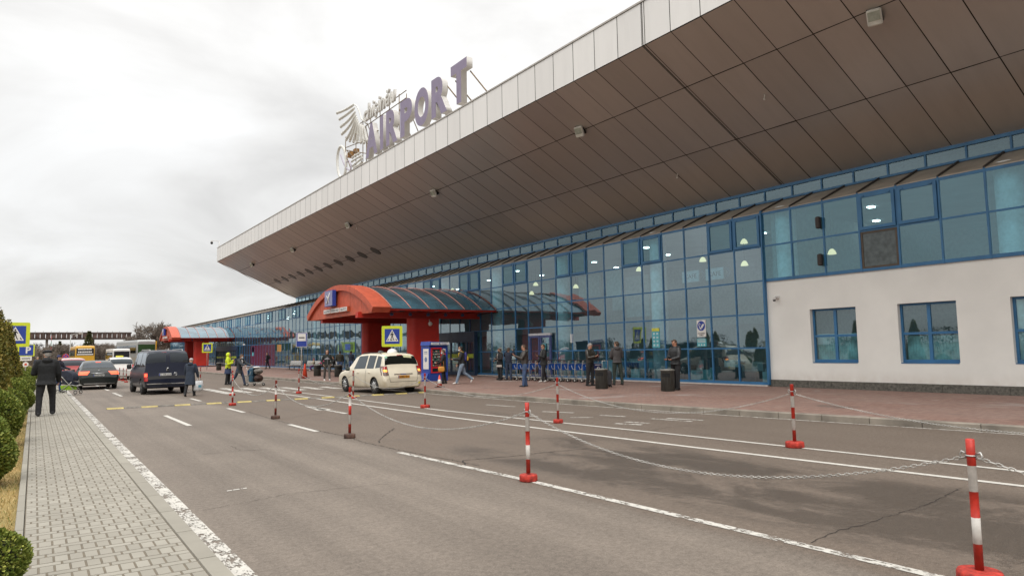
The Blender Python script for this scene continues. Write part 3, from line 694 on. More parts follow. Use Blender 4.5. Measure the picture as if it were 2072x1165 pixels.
for i, (y, z) in enumerate([(20.29,4.70),(19.0,4.69)]):
    left = i == 0
    t = thing('cafe_sign', 'left of the two grey CAFE arrow signs hanging behind the glass' if left else 'right of the two grey CAFE arrow signs, nearer the white wall', 'sign', (23.32, y, z), 0, 'cafe arrow signs')
    d = MB(); d.box(0, -.42, -.24, .06, .50, .24); d.build('board', mat('sign_grey', (.62,.64,.66), .6), t)
    d = MB(); d.prism([(-.46,-.24),(-.66,0),(-.46,.24),(-.62,.24),(-.82,0),(-.62,-.24)], 0, .06, 'X'); d.build('chevron', mat('sign_dark', (.06,.07,.08), .6), t)
    text_on('lettering', 'CAFE', (-.36,.3,-.09,.10), FACE_W, (-.004,0,0), mat('sign_dark', (.06,.07,.08), .6), .002, .012, t)
# stickers and posters on the glass (parts of the bays' front, each its own thing)
def sticker(name, label, cat, y0, y1, z0, z1, m, X=22.944, th=.006, group=None):
    t = thing(name, label, cat, (X, (y0+y1)/2, z0), 0, group)
    d = MB(); d.box(-th, -(y1-y0)/2, 0, 0, (y1-y0)/2, z1-z0); d.build('sheet', m, t); return t, (y1-y0)/2, z1-z0
PW = mat('paper_white', (.72,.70,.66), .6, var=.03); PB = mat('sign_blue', (.02,.05,.30), .5, var=.05); PT = mat('teal_print', (.09,.40,.46), .5, var=.1); PYL = mat('yellow_print', (.62,.60,.08), .5)
t, w_, h_ = sticker('smoking_sign', 'white sign with a round blue cigarette symbol on the glass', 'sign', 19.29, 19.76, 2.09, 2.78, PW)
d = MB(); d.lathe([(.205,-.004),(.205,0)], (-.008, 0, .45), 26, 0, 'X'); d.build('blue_disc', PB, t)
d = MB(); rot = Matrix.Rotation(rad(35), 3, 'X'); d.cbox((-.02,-.03,.42),(.006,.05,.24),0,rot); d.cbox((-.02,-.10,.44),(.006,.035,.20),0,rot)
d.tube([(-.02,.02,.5),(-.02,.09,.56),(-.02,.12,.48),(-.02,.06,.42)], .014, 6); d.tube([(-.02,.10,.42),(-.02,.05,.33),(-.02,-.02,.30)], .014, 6); d.build('cigarette_symbol', PW, t)
text_on('caption', 'LOC PENTRU', (-.19,.19,.115,.165), FACE_W, (-.014,0,0), BLK, .001, .01, t); text_on('caption', 'FUMAT', (-.11,.11,.04,.09), FACE_W, (-.014,0,0), BLK, .001, .01, t)
t, w_, h_ = sticker('notice_sheet', 'small teal notice with dark rules under the smoking sign', 'notice', 19.29, 19.78, 1.68, 2.01, PT)
d = MB()
for k in range(3): d.box(-.016, -.21, .30-.055*k-.02, -.0125, .21, .30-.055*k)
for k in (-.14, 0, .14): d.add([(-.016,k-.04,.04),(-.016,k+.04,.04),(-.016,k,.12)], [(0,1,2)])
d.build('print', [PW], t)
t, w_, h_ = sticker('rules_poster', 'tall teal poster with yellow heading on the glass', 'poster', 21.9, 22.35, 1.67, 2.40, PT)
d = MB(); d.box(-.014, -.225, .73, 0, .225, .87); d.build('heading', PYL, t)
d = MB()
for a in range(2):
    for b in range(4): d.cbox((-.014, -.1+.2*a, .62-.17*b), (.006,.11,.09))
d.build('pictogram', mat('pale_print', (.5,.66,.68), .5), t)
t, w_, h_ = sticker('advert_poster', 'green and blue square poster on the glass beyond the canopy', 'poster', 57.75, 60.4, 1.72, 2.62, mat('green_print', (.16,.32,.03), .5, var=.2, vs=3))
d = MB(); d.box(-.03,-.35,.2,-.013,.85,.75); d.build('print', mat('blue_print', (.02,.10,.42), .5, var=.3, vs=4), t); d = MB(); d.box(-.03,-.95,.22,-.013,-.38,.72); d.build('print', mat('dark_green_print', (.05,.12,.02), .5), t)
t, w_, h_ = sticker('notice_sheet', 'narrow white notice on the dark glass above the trolleys', 'notice', 27.95, 28.16, 2.0, 2.45, PW)
t, w_, h_ = sticker('number_sign', 'white sheet with big black numeral beside the red column', 'sign', 51.2, 52.1, 1.75, 2.75, PW)
text_on('numeral', '2', (-.2,.2,.25,.85), FACE_W, (-.014,0,0), BLK, .002, .03, t)
t, w_, h_ = sticker('strip_lamp', 'pale strip lamp seen on the far glass under the second canopy', 'lamp', 96, 97.2, 2.95, 3.1, PW)
t, w_, h_ = sticker('notice_sheet', 'white strip with a teal foot on the far glass', 'notice', 91.5, 92.3, 1.5, 2.65, PW)
d = MB(); d.box(-.02,-.4,0,-.013,.4,.45); d.build('foot', PT, t)
t, w_, h_ = sticker('orange_poster', 'orange poster on the far purple glass', 'poster', 79.5, 81.2, 1.95, 2.75, mat('orange_print', (.55,.26,.04), .6))
t, w_, h_ = sticker('window_film', 'plum coloured film across the far lower glass', 'window film', 82, 93, .3, 2.8, mat('plum_film', (.10,.018,.06), .25, var=.2))
# entrance doors
def doors(y0, y1, name, label, zt=2.86):
    t = thing(name, label, 'door', (22.78, (y0+y1)/2, PZ)); w2 = (y1-y0)/2; n = int(round((y1-y0)/1.05)); s = (y1-y0)/n
    d = MB(); d.box(-.12,-w2,2.35-PZ,.12,w2,zt-PZ); d.box(-.12,-w2,0,.12,-w2+.12,2.35-PZ); d.box(-.12,w2-.12,0,.12,w2,2.35-PZ); d.box(-.1,-w2+.12,0,.1,w2-.12,.06); d.build('door_frame', BLUE_D, t)
    for k in range(n):
        a = -w2+.12+k*(2*w2-.24)/n; b = a+(2*w2-.24)/n; d = MB(); q = .09
        d.box(-.04,a+.01,.06,.04,a+q,2.2); d.box(-.04,b-q,.06,.04,b-.01,2.2); d.box(-.04,a+q,.06,.04,b-q,.2); d.box(-.04,a+q,2.08,.04,b-q,2.2); lf = d.build('door_leaf', BLUE_D, t)
        d = MB(); d.add([(0,a+q,.2),(0,b-q,.2),(0,b-q,2.08),(0,a+q,2.08)], [(0,1,2,3)]); d.build('door_glass', GL, lf)
        d = MB(); d.box(-.012,a+q,1.08,-.004,b-q,1.34); d.build('warning_stripe', mat('lime_stripe', (.50,.62,.02), .5), lf)
    return t
doors(37.3, 42.6, 'entrance_door', 'dark blue glass doors with lime stripes under the near canopy')
doors(99.5, 112.5, 'entrance_door', 'dark blue glass doors with lime stripes under the far canopy')
t = thing('side_door', 'narrow glass double door with a pale head frame beside the trolleys', 'door', (22.84, 30.65, PZ))
d = MB(); d.box(-.06,-1.0,2.3,.06,1.0,2.42); d.build('head_frame', mat('pale_frame', (.5,.5,.52), .5), t)
for s in (-1, 1):
    d = MB(); a, b = (0.02, .98) if s > 0 else (-.98, -.02); q = .12
    d.box(-.05,a,.02,.05,a+q,2.3); d.box(-.05,b-q,.02,.05,b,2.3); d.box(-.05,a+q,.02,.05,b-q,.16); d.box(-.05,a+q,2.18,.05,b-q,2.3); l = d.build('door_leaf', mat('violet_blue', (.06,.08,.2), .5), t)
    d = MB(); d.add([(0,a+q,.16),(0,b-q,.16),(0,b-q,2.18),(0,a+q,2.18)], [(0,1,2,3)]); d.build('door_glass', GL, l)
d = MB(); d.box(-.062,-.55,1.35,-.055,-.2,1.85); d.build('notice', PT, t)
# ------------------------------------------------------------------ entrance canopies
RED = mat('canopy_red', (.50,.028,.015), .5, var=.10, vs=2); ORG_ = mat('canopy_orange', (.49,.085,.037), .55, var=.12, vs=3); 
VLT = mat('vault_sheet', (.045,.115,.155), .25, var=.3, vs=.9, coat=.6); RIB = mat('canopy_rib', (.62,.25,.19), .5)
def canopy(yc, label, far=False):
    X0, X1 = 15.0, 22.95; W = 5.5; z0, zc = 4.1, 5.72
    t = thing('entrance_canopy', label, 'canopy', (X0, yc, PZ)); O = V((X0, yc, PZ))
    rise = zc-z0; Rr = (W*W+rise*rise)/(2*rise); a0 = math.asin(W/Rr)
    def arc(r, a): return (r*sin(a), z0-PZ+rise-Rr+r*cos(a))
    n = 28; A = [-a0+2*a0*i/n for i in range(n+1)]
    L = X1-X0
    v = MB(); vs = []
    for x in (1.0, L): vs += [(x,*arc(Rr-.04, a)) for a in A]
    v.add(vs, [(i, i+1, n+2+i, n+1+i) for i in range(n)], 0, True); v.build('vault', VLT, t)
    for k in range(8):
        x = 1.09+1.152*k-(.03 if k == 7 else 0)
        if x > L: x = L-.03
        b = MB(); b.tube([(x,*arc(Rr, a)) for a in A], .024, 6); b.build('rib', RIB, t)
    # barrel front: thick orange hood with the gable set back inside it
    hd = MB()
    for (ra, rb, xa, xb) in ((Rr-.30, Rr+.04, -.05, 1.0),):
        ring = [(ra, xa), (rb, xa), (rb, xb), (ra, xb)]
        vs = [(x,*arc(r, a)) for a in A for (r, x) in ring]
        fs = [(i*4+j, i*4+(j+1) % 4, (i+1)*4+(j+1) % 4, (i+1)*4+j) for i in range(n) for j in range(4)]
        hd.add(vs, fs+[(0,1,2,3),(n*4+3,n*4+2,n*4+1,n*4)], 0)
    ho = hd.build('hood', ORG_, t)
    gb_ = MB(); poly = [(arc(Rr-.30, a)[0], arc(Rr-.30, a)[1]) for a in A]
    gb_.prism(poly, .10, .22, 'X'); 
    go = gb_.build('gable', ORG_, t)
    sm = MB()
    for yy in (-3.6,-1.9,1.9,3.2,-.2): 
        zt = (Rr-.3)**2-yy*yy
        sm.box(.094, yy-.012, z0-PZ+.02, .099, yy+.012, z0-PZ+rise-Rr+math.sqrt(zt)-.02)
    sm.build('panel_joint', mat('joint_brown', (.25,.06,.03), .7), go)
    b = MB(); b.box(.12,-5.2,z0-PZ-.06,.9,5.2,z0-PZ-.015); b.build('ceiling_panel', mat('canopy_lining', (.19,.12,.15), .5), t)
    bm_ = MB()
    bm_.box(.25,3.25,3.62-PZ,L-.05,3.6,3.96-PZ); bm_.build('beam', RED, t)
    bm_ = MB(); bm_.box(-.12,-3.6,3.64-PZ,L-.05,-3.25,3.96-PZ); bm_.build('beam', RED, t)
    bm_ = MB()
    bm_.box(1.0,-5.42,3.98-PZ,L,-5.1,4.10-PZ); bm_.box(1.0,5.1,3.98-PZ,L,5.42,4.10-PZ)
    for k in range(7): bm_.box(1.6+1.1*k,-5.1,3.952-PZ,1.72+1.1*k,5.1,4.05-PZ)
    bm_.build('edge_beam', RED, t)
    for s in (-1, 1):
        c = MB(); yy = 3.43*s; w = .38; x0, x1 = 3.0, 4.9; pts = []
        for i in range(13): an = pi/2+pi*i/12; pts.append((x0+w+w*cos(an), yy+w*sin(an)))
        pts += [(x1, yy-w), (x1, yy+w)]
        zt = 3.64-PZ
        c.prism(pts, 0, zt*.55-.008, 'Z'); c.prism([(x0+w+(px-x0-w)*.985, yy+(py-yy)*.985) for px, py in pts], zt*.55-.008, zt*.55+.008, 'Z'); c.prism(pts, zt*.55+.008, zt, 'Z')
        o = c.build('column', RED, t)
        bx = MB(); bx.box(x0+.1,yy-.44,0,x1+.08,yy+.44,.12); bx.build('column_base', mat('dark_blue_base', (.03,.05,.12), .6), t)
    for k in range(6):
        for s in (-1, 1):
            f_ = MB(); f_.cbox((1.5+1.15*k, s*4.55, 3.80-PZ), (.18,.14,.14), 0, Euler((rad(25*s),0,0)).to_matrix(), .02); f_.tube([(1.5+1.15*k,s*4.55,3.86-PZ),(1.5+1.15*k,s*4.55,4.0-PZ)], .015, 5); f_.build('spotlight', mat('blue_grey_spot', (.05,.08,.16), .4), t)
    f_ = MB(); f_.cbox((L-.1,-3.43,3.86-PZ),(.14,.30,.16),0,None,.02); f_.build('floodlight', GREYP, t)
    f_ = MB(); f_.tube([(4.2,-3.9,3.55-PZ),(4.2,-4.0,3.35-PZ)], .03, 6); f_.ell((4.2,-4.02,3.30-PZ),(.13,.12,.13),12,8); f_.build('dome_camera', GREYP, t)
    # sign box with an aeroplane, name board below
    sb = MB(); sb.box(-.26, .06, 4.53-PZ, -.04, 1.42, 5.49-PZ); so2 = sb.build('sign_box', PB, t)
    sb = MB(); sb.box(-.275, .09, 4.56-PZ, -.26, 1.39, 5.46-PZ); sb.build('sign_face', mat('sign_violet', (.22,.22,.38), .4), so2)
    pl = [(.06,.86),(.13,.80),(.10,.64),(-.02,.50),(-.28,.46),(-.36,.40),(-.10,.36),(-.13,.22),(-.24,.12),(-.25,.06),(-.08,.10),(.0,.02),(.03,.06),(.0,.22),(.08,.36)]
    pl = [(.74-y_*1.0, 4.55-PZ+z_) for y_, z_ in pl]
    sb = MB()
    sb.tube([(-.29,.95,4.68-PZ),(-.29,.66,5.02-PZ),(-.29,.48,5.32-PZ)], [.03,.055,.03], 8)
    sb.add([(-.295,.72,4.93-PZ),(-.295,.64,5.06-PZ),(-.295,1.02,5.22-PZ),(-.295,1.08,5.18-PZ)], [(0,1,2,3)]); sb.add([(-.295,.72,4.93-PZ),(-.295,.62,5.05-PZ),(-.295,.60,4.72-PZ),(-.295,.65,4.70-PZ)], [(0,1,2,3)])
    sb.add([(-.295,.96,4.66-PZ),(-.295,.88,4.74-PZ),(-.295,1.05,4.82-PZ),(-.295,1.08,4.80-PZ)], [(0,1,2,3)])
    sb.build('plane_symbol', PW, so2)
    nb = MB(); nb.box(-.06,-1.85,4.10-PZ,.10,2.20,4.40-PZ); no = nb.build('name_board', mat('orange_edge', (.45,.09,.03), .5), t)
    for (a, b_) in ((1.0,2.15),(-.55,.9),(-1.8,-.65)):
        q = MB(); q.box(-.075,a,4.13-PZ,-.06,b_,4.37-PZ); q.build('name_panel', mat('board_white', (.60,.57,.55), .5), no)
    if not far:
        for (s_, a, b_) in (('PLECĂRI',1.12,2.03),('DEPARTURES',-.45,.8),('ВЫЛЕТ',-1.65,-.8)):
            text_on('lettering', s_, (-b_,-a,4.19-PZ,4.31-PZ), FACE_W, (-.077,0,0), BLK, .001, .006, no)
    return t
canopy(40.6, 'red and orange barrel canopy with blue vault over the near entrance')
canopy(107.2, 'smaller looking red canopy with pale blue vault farther along the terminal', True)
# ------------------------------------------------------------------ rooftop sign
SX = 17.2
sg = thing('rooftop_sign', 'large violet AIRPORT letters with white script and emblem on the roof edge', 'sign', (SX, 36, 13.6))
VIO = mat('letter_violet', (.235,.195,.29), .5, var=.06, vs=2); WSD = mat('letter_side', (.54,.52,.49), .5, var=.06, vs=2); RUST = mat('rusty_steel', (.22,.16,.10), .8, var=.35, vs=6); WT = mat('white_tube', (.62,.61,.57), .5, var=.08, vs=4)
def letter(ch, yl, yr, z0, z1, dep, mf, ms, name='letter', off=.05, sh=0.0):
    me = text_mesh(ch, 1, .5, off, 6); a, b, c, d = bounds(me)
    for v in me.vertices:
        x = (v.co.x-a)/(b-a); yv = (v.co.y-c)/(d-c); z = v.co.z+.5     # z 0 back .. 1 front
        v.co = (-(z-1)*dep - 0, yl-36-x*(yl-yr)-sh*yv, z0-13.6+yv*(z1-z0))
    set_mats(me, [mf, ms]); me.update()
    for p in me.polygons: p.material_index = 0 if abs(p.normal.x) > .5 and p.center.x < dep*.5 else 1
    return link(name, me, sg)
for ch, yl, yr in (('A',41.5,39.62),('I',39.2,38.72),('R',38.3,36.72),('P',36.33,34.76),('O',34.45,32.74),('R',32.43,30.72),('T',30.30,28.68)):
    letter(ch, yl, yr, 14.08, 16.22, .34, VIO, WSD)
y = 41.95
for ch, w in (('c',.62),('h',.66),('i',.22),('ș',.55),('i',.22),('n',.66),('ă',.66),('u',.66)):
    up = {'h':1.05,'i':.98,'ă':.98}.get(ch, .68); dn = -.2 if ch == 'ș' else 0
    letter(ch, y, y-w*.92, 16.62+dn, 16.62+up, .14, WT, WSD, 'script_letter', .015, .12); y -= w+.08
def yz(px, py):      # sketch coordinates of the emblem -> metres on the sign plane
    return (47.31-(px-115)/ (500-115)*4.95, 18.08-(py-445)*(18.08-15.3)/(975-445)-((px-115)/385)*1.62)
fe = [[(345,285),(235,385),(115,445)],[(352,325),(262,425),(150,505)],[(362,365),(290,490),(170,585)],[(370,400),(300,560),(185,665)],[(380,425),(322,600),(245,715)],[(388,445),(338,620),(292,720)],[(396,465),(368,620),(340,722)],[(410,490),(402,620),(385,722)],[(430,500),(432,620),(432,720)],[(450,510),(465,620),(472,718)],[(470,515),(492,620),(506,690)]]
# the emblem is measured on the picture, then laid out flat in metres: x along the roof edge, z up
EM = lambda px, py: (0.25, 47.2-(px-115)*.01215-36, 18.05-13.6-(py-445)*.00335-(px-115)*.0031)
def EM(px, py):
    u = (px-115)/385.0
    yy = 47.3-5.35*u
    sc = 1-.16*u                                   # nearer parts look larger
    zl = 13.72                                     # roof edge
    yedge = 1165-(px-240)*(1165-860)/(755-240)     # row of the roof edge in the sketch
    return (.25, yy-36, zl-13.6+(yedge-py)*.00655*sc)
for st_ in fe:
    p = [V(EM(*q)) for q in st_]; pts = []
    for i in range(9):
        u = i/8; pts.append(p[0]*(1-u)**2+p[1]*2*u*(1-u)+p[2]*u*u)
    b = MB(); b.tube(pts, [.05]+[.095]*6+[.11,.08], 8); b.ell(pts[-1], (.10,.13,.13), 8, 6); b.build('feather', WT, sg)
b = MB(); b.tube([EM(345,285),EM(385,300),EM(415,360),EM(440,440),EM(505,490)], .05, 7); b.build('neck', WT, sg)
b = MB(); b.tube([EM(180+62*cos(2*pi*i/20), 985+178*sin(2*pi*i/20)) for i in range(20)], .10, 8, closed=True); b.build('ring', WT, sg)
b = MB(); b.tube([EM(*q) for q in ((235,985),(285,955),(310,1010),(300,1070),(250,1050),(215,1010),(160,905))], .05, 7); b.build('tendril', mat('lilac_tube', (.42,.38,.45), .5), sg)
for st_ in ([(325,915),(370,880),(420,850)],[(318,960),(380,915),(440,880)],[(330,1010),(400,950),(455,900)],[(345,1030),(410,990),(440,960)],[(315,1080),(380,1075),(430,1010)],[(445,1010),(470,960),(490,1000)]):
    b = MB(); b.tube([EM(*q) for q in st_], .075, 7); b.ell(EM(*st_[0]), (.08,.09,.09), 8, 6); b.build('wing_bar', WT, sg)
b = MB()
for a, c in (((232,690),(232,1165)),((370,620),(370,1080)),((500,690),(500,1010)),((232,815),(330,765)),((240,840),(500,850)),((330,765),(500,690)),((240,900),(330,1110)),((370,800),(470,1015)),((450,500),(545,940)),((510,480),(640,870)),((540,600),(640,560)),((245,840),(330,900))):
    b.tube([EM(*a), EM(*c)], .03, 5)
b.build('support_frame', RUST, sg); b = MB()
for z in (16.55, 17.0): b.tube([(.35, 43.4-36, z-13.6),(.35, 36.2-36, z-13.6)], .03, 5)
b.tube([(.3, 42.2-36, 16.55-13.6),(.9, 42.2-36, 13.7-13.6)], .03, 5)
for yy in (42.8, 41.5, 40, 38.6, 37.2, 36.2):
    b.tube([(.36,yy-36,0),(.36,yy-36,3.5 if yy > 36.5 else 3.2)], .03, 5); b.tube([(.36,yy-36,2.6),(1.6,yy-36,.02)], .03, 5)
b.build('support_frame', RUST, sg)
for yy in (34.9, 33, 31.2, 30.35, 28.85): b = MB(); b.tube([(.3,yy-36,2.0),(1.7,yy-36-.7,.02)], .04, 5); b.build('brace', RUST, sg)
b = MB(); b.cbox((.45,45.2-36,1.75),(.3,.5,.35),0); b.cbox((.45,44.2-36,1.75),(.3,.4,.3),0); b.build('junction_box', mat('rust_box', (.28,.14,.04), .8, var=.4), sg)
# ------------------------------------------------------------------ striped posts and chains
PR = mat('post_red', (.48,.026,.013), .5, var=.22, vs=14, dirt=((.13,.05,.035), .08, .45)); PRW = mat('post_red_worn', (.24,.04,.025), .7, var=.4, vs=9); PWH = mat('post_white', (.63,.60,.56), .6, var=.16, vs=14, dirt=((.30,.27,.23), .08, .6))
BASE = mat('base_red', (.40,.03,.017), .75, var=.38, vs=16, bump=.4, bs=30); BASED = mat('base_dirty', (.10,.055,.04), .85, var=.5, vs=6, bump=.4, bs=30)
STEEL = mat('galvanised', (.46,.45,.43), .42, metal=.7, var=.2, vs=12)
def post(x, y, label, dirty=0, group='red and white posts around the lanes', lean=(0,0), h=1.0, rb=.118):
    t = thing('chain_post', label, 'post', (x, y, .0), 0, group)
    b = MB(); hb = .088 if rb < .13 else .10; b.lathe([(rb*.96,.003),(rb,.012),(rb*.985,hb-.018),(rb*.93,hb-.003),(rb*.8,hb),(.03,hb+.002)], n=28)
    b.build('base', BASED if dirty else BASE, t)
    b = MB(); z0 = .10; n = 5; L = (h-z0)/n; M = Matrix.Rotation(lean[0], 4, 'X') @ Matrix.Rotation(lean[1], 4, 'Y'); b.x = M
    for k in range(n):
        r = .0285
        b.lathe([(r, z0+k*L), (r, z0+(k+1)*L)], n=14, mi=k % 2)
    b.lathe([(.0285,h),(.026,h+.006),(.015,h+.008)], n=14, mi=0)
    b.build('pole', [PRW if dirty == 2 else PR, PWH], t)
    b = MB(); b.x = M
    for s in (-1, 1):
        b.tube([(0,s*.03,h-.10),(0,s*.062,h-.085),(0,s*.072,h-.11),(0,s*.06,h-.135),(0,s*.03,h-.125)], .008, 5)
    b.tube([(.032*cos(2*pi*i/12), .032*sin(2*pi*i/12), h-.11) for i in range(12)], .006, 5, closed=True)
    b.build('ring', STEEL, t); return t
def chain(p, q, sag, label, thin=False):
    p, q = V(p), V(q); n = max(10, int((q-p).length*1.02/.038)); k = []
    for i in range(n+1):
        u = i/n; c = p.lerp(q, u); c.z -= sag*4*u*(1-u); k.append(c)
    b = MB()
    for i in range(n):
        a, c = k[i], k[i+1]; d = (c-a).normalized(); m = (a+c)/2; side = d.cross(V((0,0,1))).normalized(); up = side.cross(d)
        w = side if i % 2 else up; hl, hw = .027, .0105
        b.tube([m+d*(hl*cos(t_))+w*(hw*sin(t_)) for t_ in [2*pi*j/8 for j in range(8)]], .0033, 4, closed=True)
    b.x = None
    o = b.build('barrier_chain', mat('chain_zinc', (.46,.445,.415), .5, metal=.35, var=.2), fix=False)
    return tag(o, label, 'chain', 'chains slung between the striped posts')
near = [(5.535,2.325),(5.35,7.50),(5.26,13.5),(5.30,18.85),(5.56,24.85)]
far = [(10.47,7.05),(10.0,12.8),(9.77,18.98),(9.76,24.7),(9.38,29.9),(6.90,30.9),(7.64,41.8)]
LN = ['tallest looking striped post, nearest at the right edge', 'striped post with bright red base on the long white line', 'striped post with a dirt blackened base on the left lane line', 'worn rust red striped post with a dull base', 'striped post standing in front of the speed bump']
for (x, y), l, d, rb in zip(near, LN, (0,0,1,2,0), (.145,.118,.116,.115,.12)): post(x, y, l, d, rb=rb, lean=(0, rad(.6) if d else 0))
LF = ['striped post by the kerb in front of the white wall', 'striped post in front of the row of luggage trolleys', 'striped post in front of the blue vending machine', 'striped post in front of the front wheel of the cream taxi', 'striped post on the zebra crossing right of the piled trolley', 'striped post at the left of the zebra in front of the yellow coat', 'striped post farthest down the crossing beyond the bag carrier']
for (x, y), l, rb in zip(far, LF, (.15,.114,.145,.126,.12,.12,.12)): post(x, y, l, h=1.03, rb=rb)
HZ = .89
def cend(p): return (p[0], p[1], HZ)
ch = [((6.1,-3.2),near[0],.42,'chain leaving the nearest striped post towards the right edge'),(near[0],near[1],.43,'long chain sagging across the damp asphalt in the foreground'),(near[1],near[2],.44,'chain between the bright based post and the blackened one'),(near[2],near[3],.40,'chain between the blackened post and the rust red post'),(near[3],near[4],.40,'chain between the rust red post and the speed bump post'),
      ((11.3,.6),far[0],.42,'chain leaving the kerb post along the red pavement to the right edge'),(far[0],far[1],.48,'chain in front of the two bins by the kerb'),(far[1],far[2],.42,'chain in front of the trolley row and doors'),(far[2],far[3],.40,'chain crossing behind the cream taxi'),(far[3],far[4],.40,'chain over the zebra beside the taxi bonnet'),]
for a, b, s, l in ch:
    chain(cend(a), cend(b), s, l)
for k, (x, y, l) in enumerate([(5.13,57.8,'small red based post left of three before the far cars'),(5.21,56.1,'small red based post in the middle of three before the far cars'),(5.09,52.8,'small red based post right of three beside the dark van')]):
    post(x, y, l, 0, 'small posts by the queue of cars', h=.9)
# ------------------------------------------------------------------ bins, cones
BINM = mat('bin_charcoal', (.032,.032,.027), .5, var=.25, vs=4); 
def bin_(x, y, label, rz):
    t = thing('litter_bin', label, 'bin', (x, y, PZ), rz, 'round charcoal litter bins on the pavement')
    b = MB(); b.lathe([(.225,.0),(.235,.02),(.24,.70),(.245,.715)], n=28)
    for k in range(14):
        a = 2*pi*k/14; b.tube([(.238*cos(a),.238*sin(a),.03),(.241*cos(a),.241*sin(a),.50)], .006, 4)
    b.build('drum', BINM, t)
    b = MB(); b.lathe([(.25,.715),(.262,.725),(.262,.752),(.20,.775),(.05,.782)], n=28); b.build('lid', mat('bin_lid', (.19,.185,.165), .5, var=.2), t)
    b = MB(); vs = []
    for i in range(7):
        a = -pi/2-.62+i*1.24/6
        for z in (.50,.64): vs.append((.2425*cos(a),.2425*sin(a),z))
    b.add(vs, [(2*i,2*i+2,2*i+3,2*i+1) for i in range(6)]); b.build('slot', mat('bin_hole', (.006,.006,.006), .9), t); return t
bin_(18.02,20.3,'round charcoal bin between the man with phone and the grey jacket man', rad(-62)); bin_(18.5,17.35,'round charcoal bin beside the man in black puffer jacket', rad(-62))
bin_(16.07,47.2,'black bin left of the man in grey trousers', 0); bin_(16.4,44.1,'black bin right of the man in grey trousers beside the taxi', 0); bin_(15.7,76.4,'small looking black bin in front of the far doors behind the lime coat', 0)
CW = mat('cone_white', (.66,.64,.6), .5); CR = mat('cone_red', (.62,.06,.022), .5, var=.1)
def cone(x, y, h, label):
    t = thing('traffic_cone', label, 'cone', (x, y, PZ), .3)
    b = MB(); b.cbox((0,0,.015),(.34*h/.55,.34*h/.55,.03),0,None,.01); b.build('foot', mat('cone_foot', (.06,.05,.045), .7), t)
    b = MB(); r0, r1 = .13*h/.55, .02; zz = [.03,.03+.26*(h-.03),.03+.62*(h-.03),h]
    for k in range(3):
        ra = r0+(r1-r0)*(zz[k]-.03)/(h-.03); rb = r0+(r1-r0)*(zz[k+1]-.03)/(h-.03); b.lathe([(ra,zz[k]),(rb,zz[k+1])], n=20, mi=k % 2)
    b.build('cone_body', [CR, CW], t); return t
cone(14.47,26.75,.53,'red and white cone on the kerb in front of the vending machine')
# folded red cone-like barrier leaning on the bus stop pole
t = thing('safety_barrier', 'tall narrow red cone standing beside the bus stop pole', 'cone', (13.98,43.4,PZ), .2)
b = MB(); b.lathe([(.17,.02),(.05,.85),(.02,.93)], n=14); b.build('cone_body', CR, t); b = MB(); b.cbox((0,0,.015),(.42,.42,.03)); b.build('foot', mat('cone_foot', (.06,.05,.045), .7), t)
# ------------------------------------------------------------------ traffic signs
SY = mat('sign_lime', (.60,.66,.03), .45, var=.04); SBK = mat('sign_black', (.012,.012,.014), .5); SGREY = mat('sign_back', (.36,.36,.35), .5, metal=.4)
def rrect(w, h, r, n=4):
    p = []
    for cx, cy, a0 in ((w-r,h-r,0),(-w+r,h-r,90),(-w+r,-h+r,180),(w-r,-h+r,270)):
        for i in range(n+1): a = rad(a0+90*i/n); p.append((cx+r*cos(a), cy+r*sin(a)))
    return p
def plate(t, name, poly, y0, y1, m, zc, parent=None):
    b = MB(); b.prism([(x, z+zc) for x, z in poly], y0, y1, 'Y', 0, 1); return b.build(name, [m, SGREY], parent or t)
def cross_sign(x, y, rz, zc, label, hw=.51):
    t = thing('crossing_sign', label, 'sign', (x, y, PZ if x > 10 else .12), rz, 'pedestrian crossing signs'); s = hw/.51
    b = MB(); b.tube([(0,.05,0),(0,.05,zc+hw*.9)], .03, 10); b.build('pole', mat('sign_pole', (.42,.41,.38), .5, metal=.3, var=.2), t)
    pl = plate(t, 'lime_plate', rrect(hw,hw,.06), -.02, .01, SY, zc)
    plate(t, 'blue_panel', rrect(.37*s,.37*s,.02), -.026, -.0205, PB, zc, pl)
    tr = [(0,.33*s),(-.31*s,-.25*s),(.31*s,-.25*s)]; plate(t, 'white_triangle', tr, -.030, -.0265, PW, zc, pl)
    b = MB()
    def q(p): b.add([(px*s,-.034,zc+pz*s) for px, pz in p], [tuple(range(len(p)))])
    q([(.035*cos(2*pi*i/10),.20+.035*sin(2*pi*i/10)) for i in range(10)])
    q([(-.05,.15),(.04,.15),(.035,.0),(-.035,.0)]); q([(-.035,.0),(.0,.0),(-.04,-.13),(-.09,-.21),(-.12,-.20),(-.075,-.12)]); q([(0,.0),(.035,0),(.06,-.10),(.11,-.20),(.075,-.21),(.02,-.10)])
    q([(-.05,.15),(-.03,.12),(-.10,.03),(-.115,.045)]); q([(.04,.15),(.03,.12),(.08,.05),(.10,.065)])
    q([(-.25,-.21),(-.19,-.21),(-.16,-.12),(-.19,-.12)]); q([(-.06,-.21),(.0,-.21),(.0,-.16),(-.05,-.16)]); q([(.25,-.21),(.19,-.21),(.16,-.12),(.19,-.12)])
    b.build('walking_figure', SBK, pl, fix=False); return t
cross_sign(14.55,31.75,rad(-14),2.32,'crossing sign with lime border in front of the red columns above the taxi')
cross_sign(15.3,80.3,rad(-8),2.35,'small looking crossing sign in front of the far red canopy column',.52)
cross_sign(-.62,32.2,rad(4),2.48,'crossing sign half hidden behind the cone hedge at the left edge',.46)
t = thing('bus_stop_sign', 'blue and white bus stop sign with a tall pole before the benches', 'sign', (13.87,43.75,PZ), rad(-14))
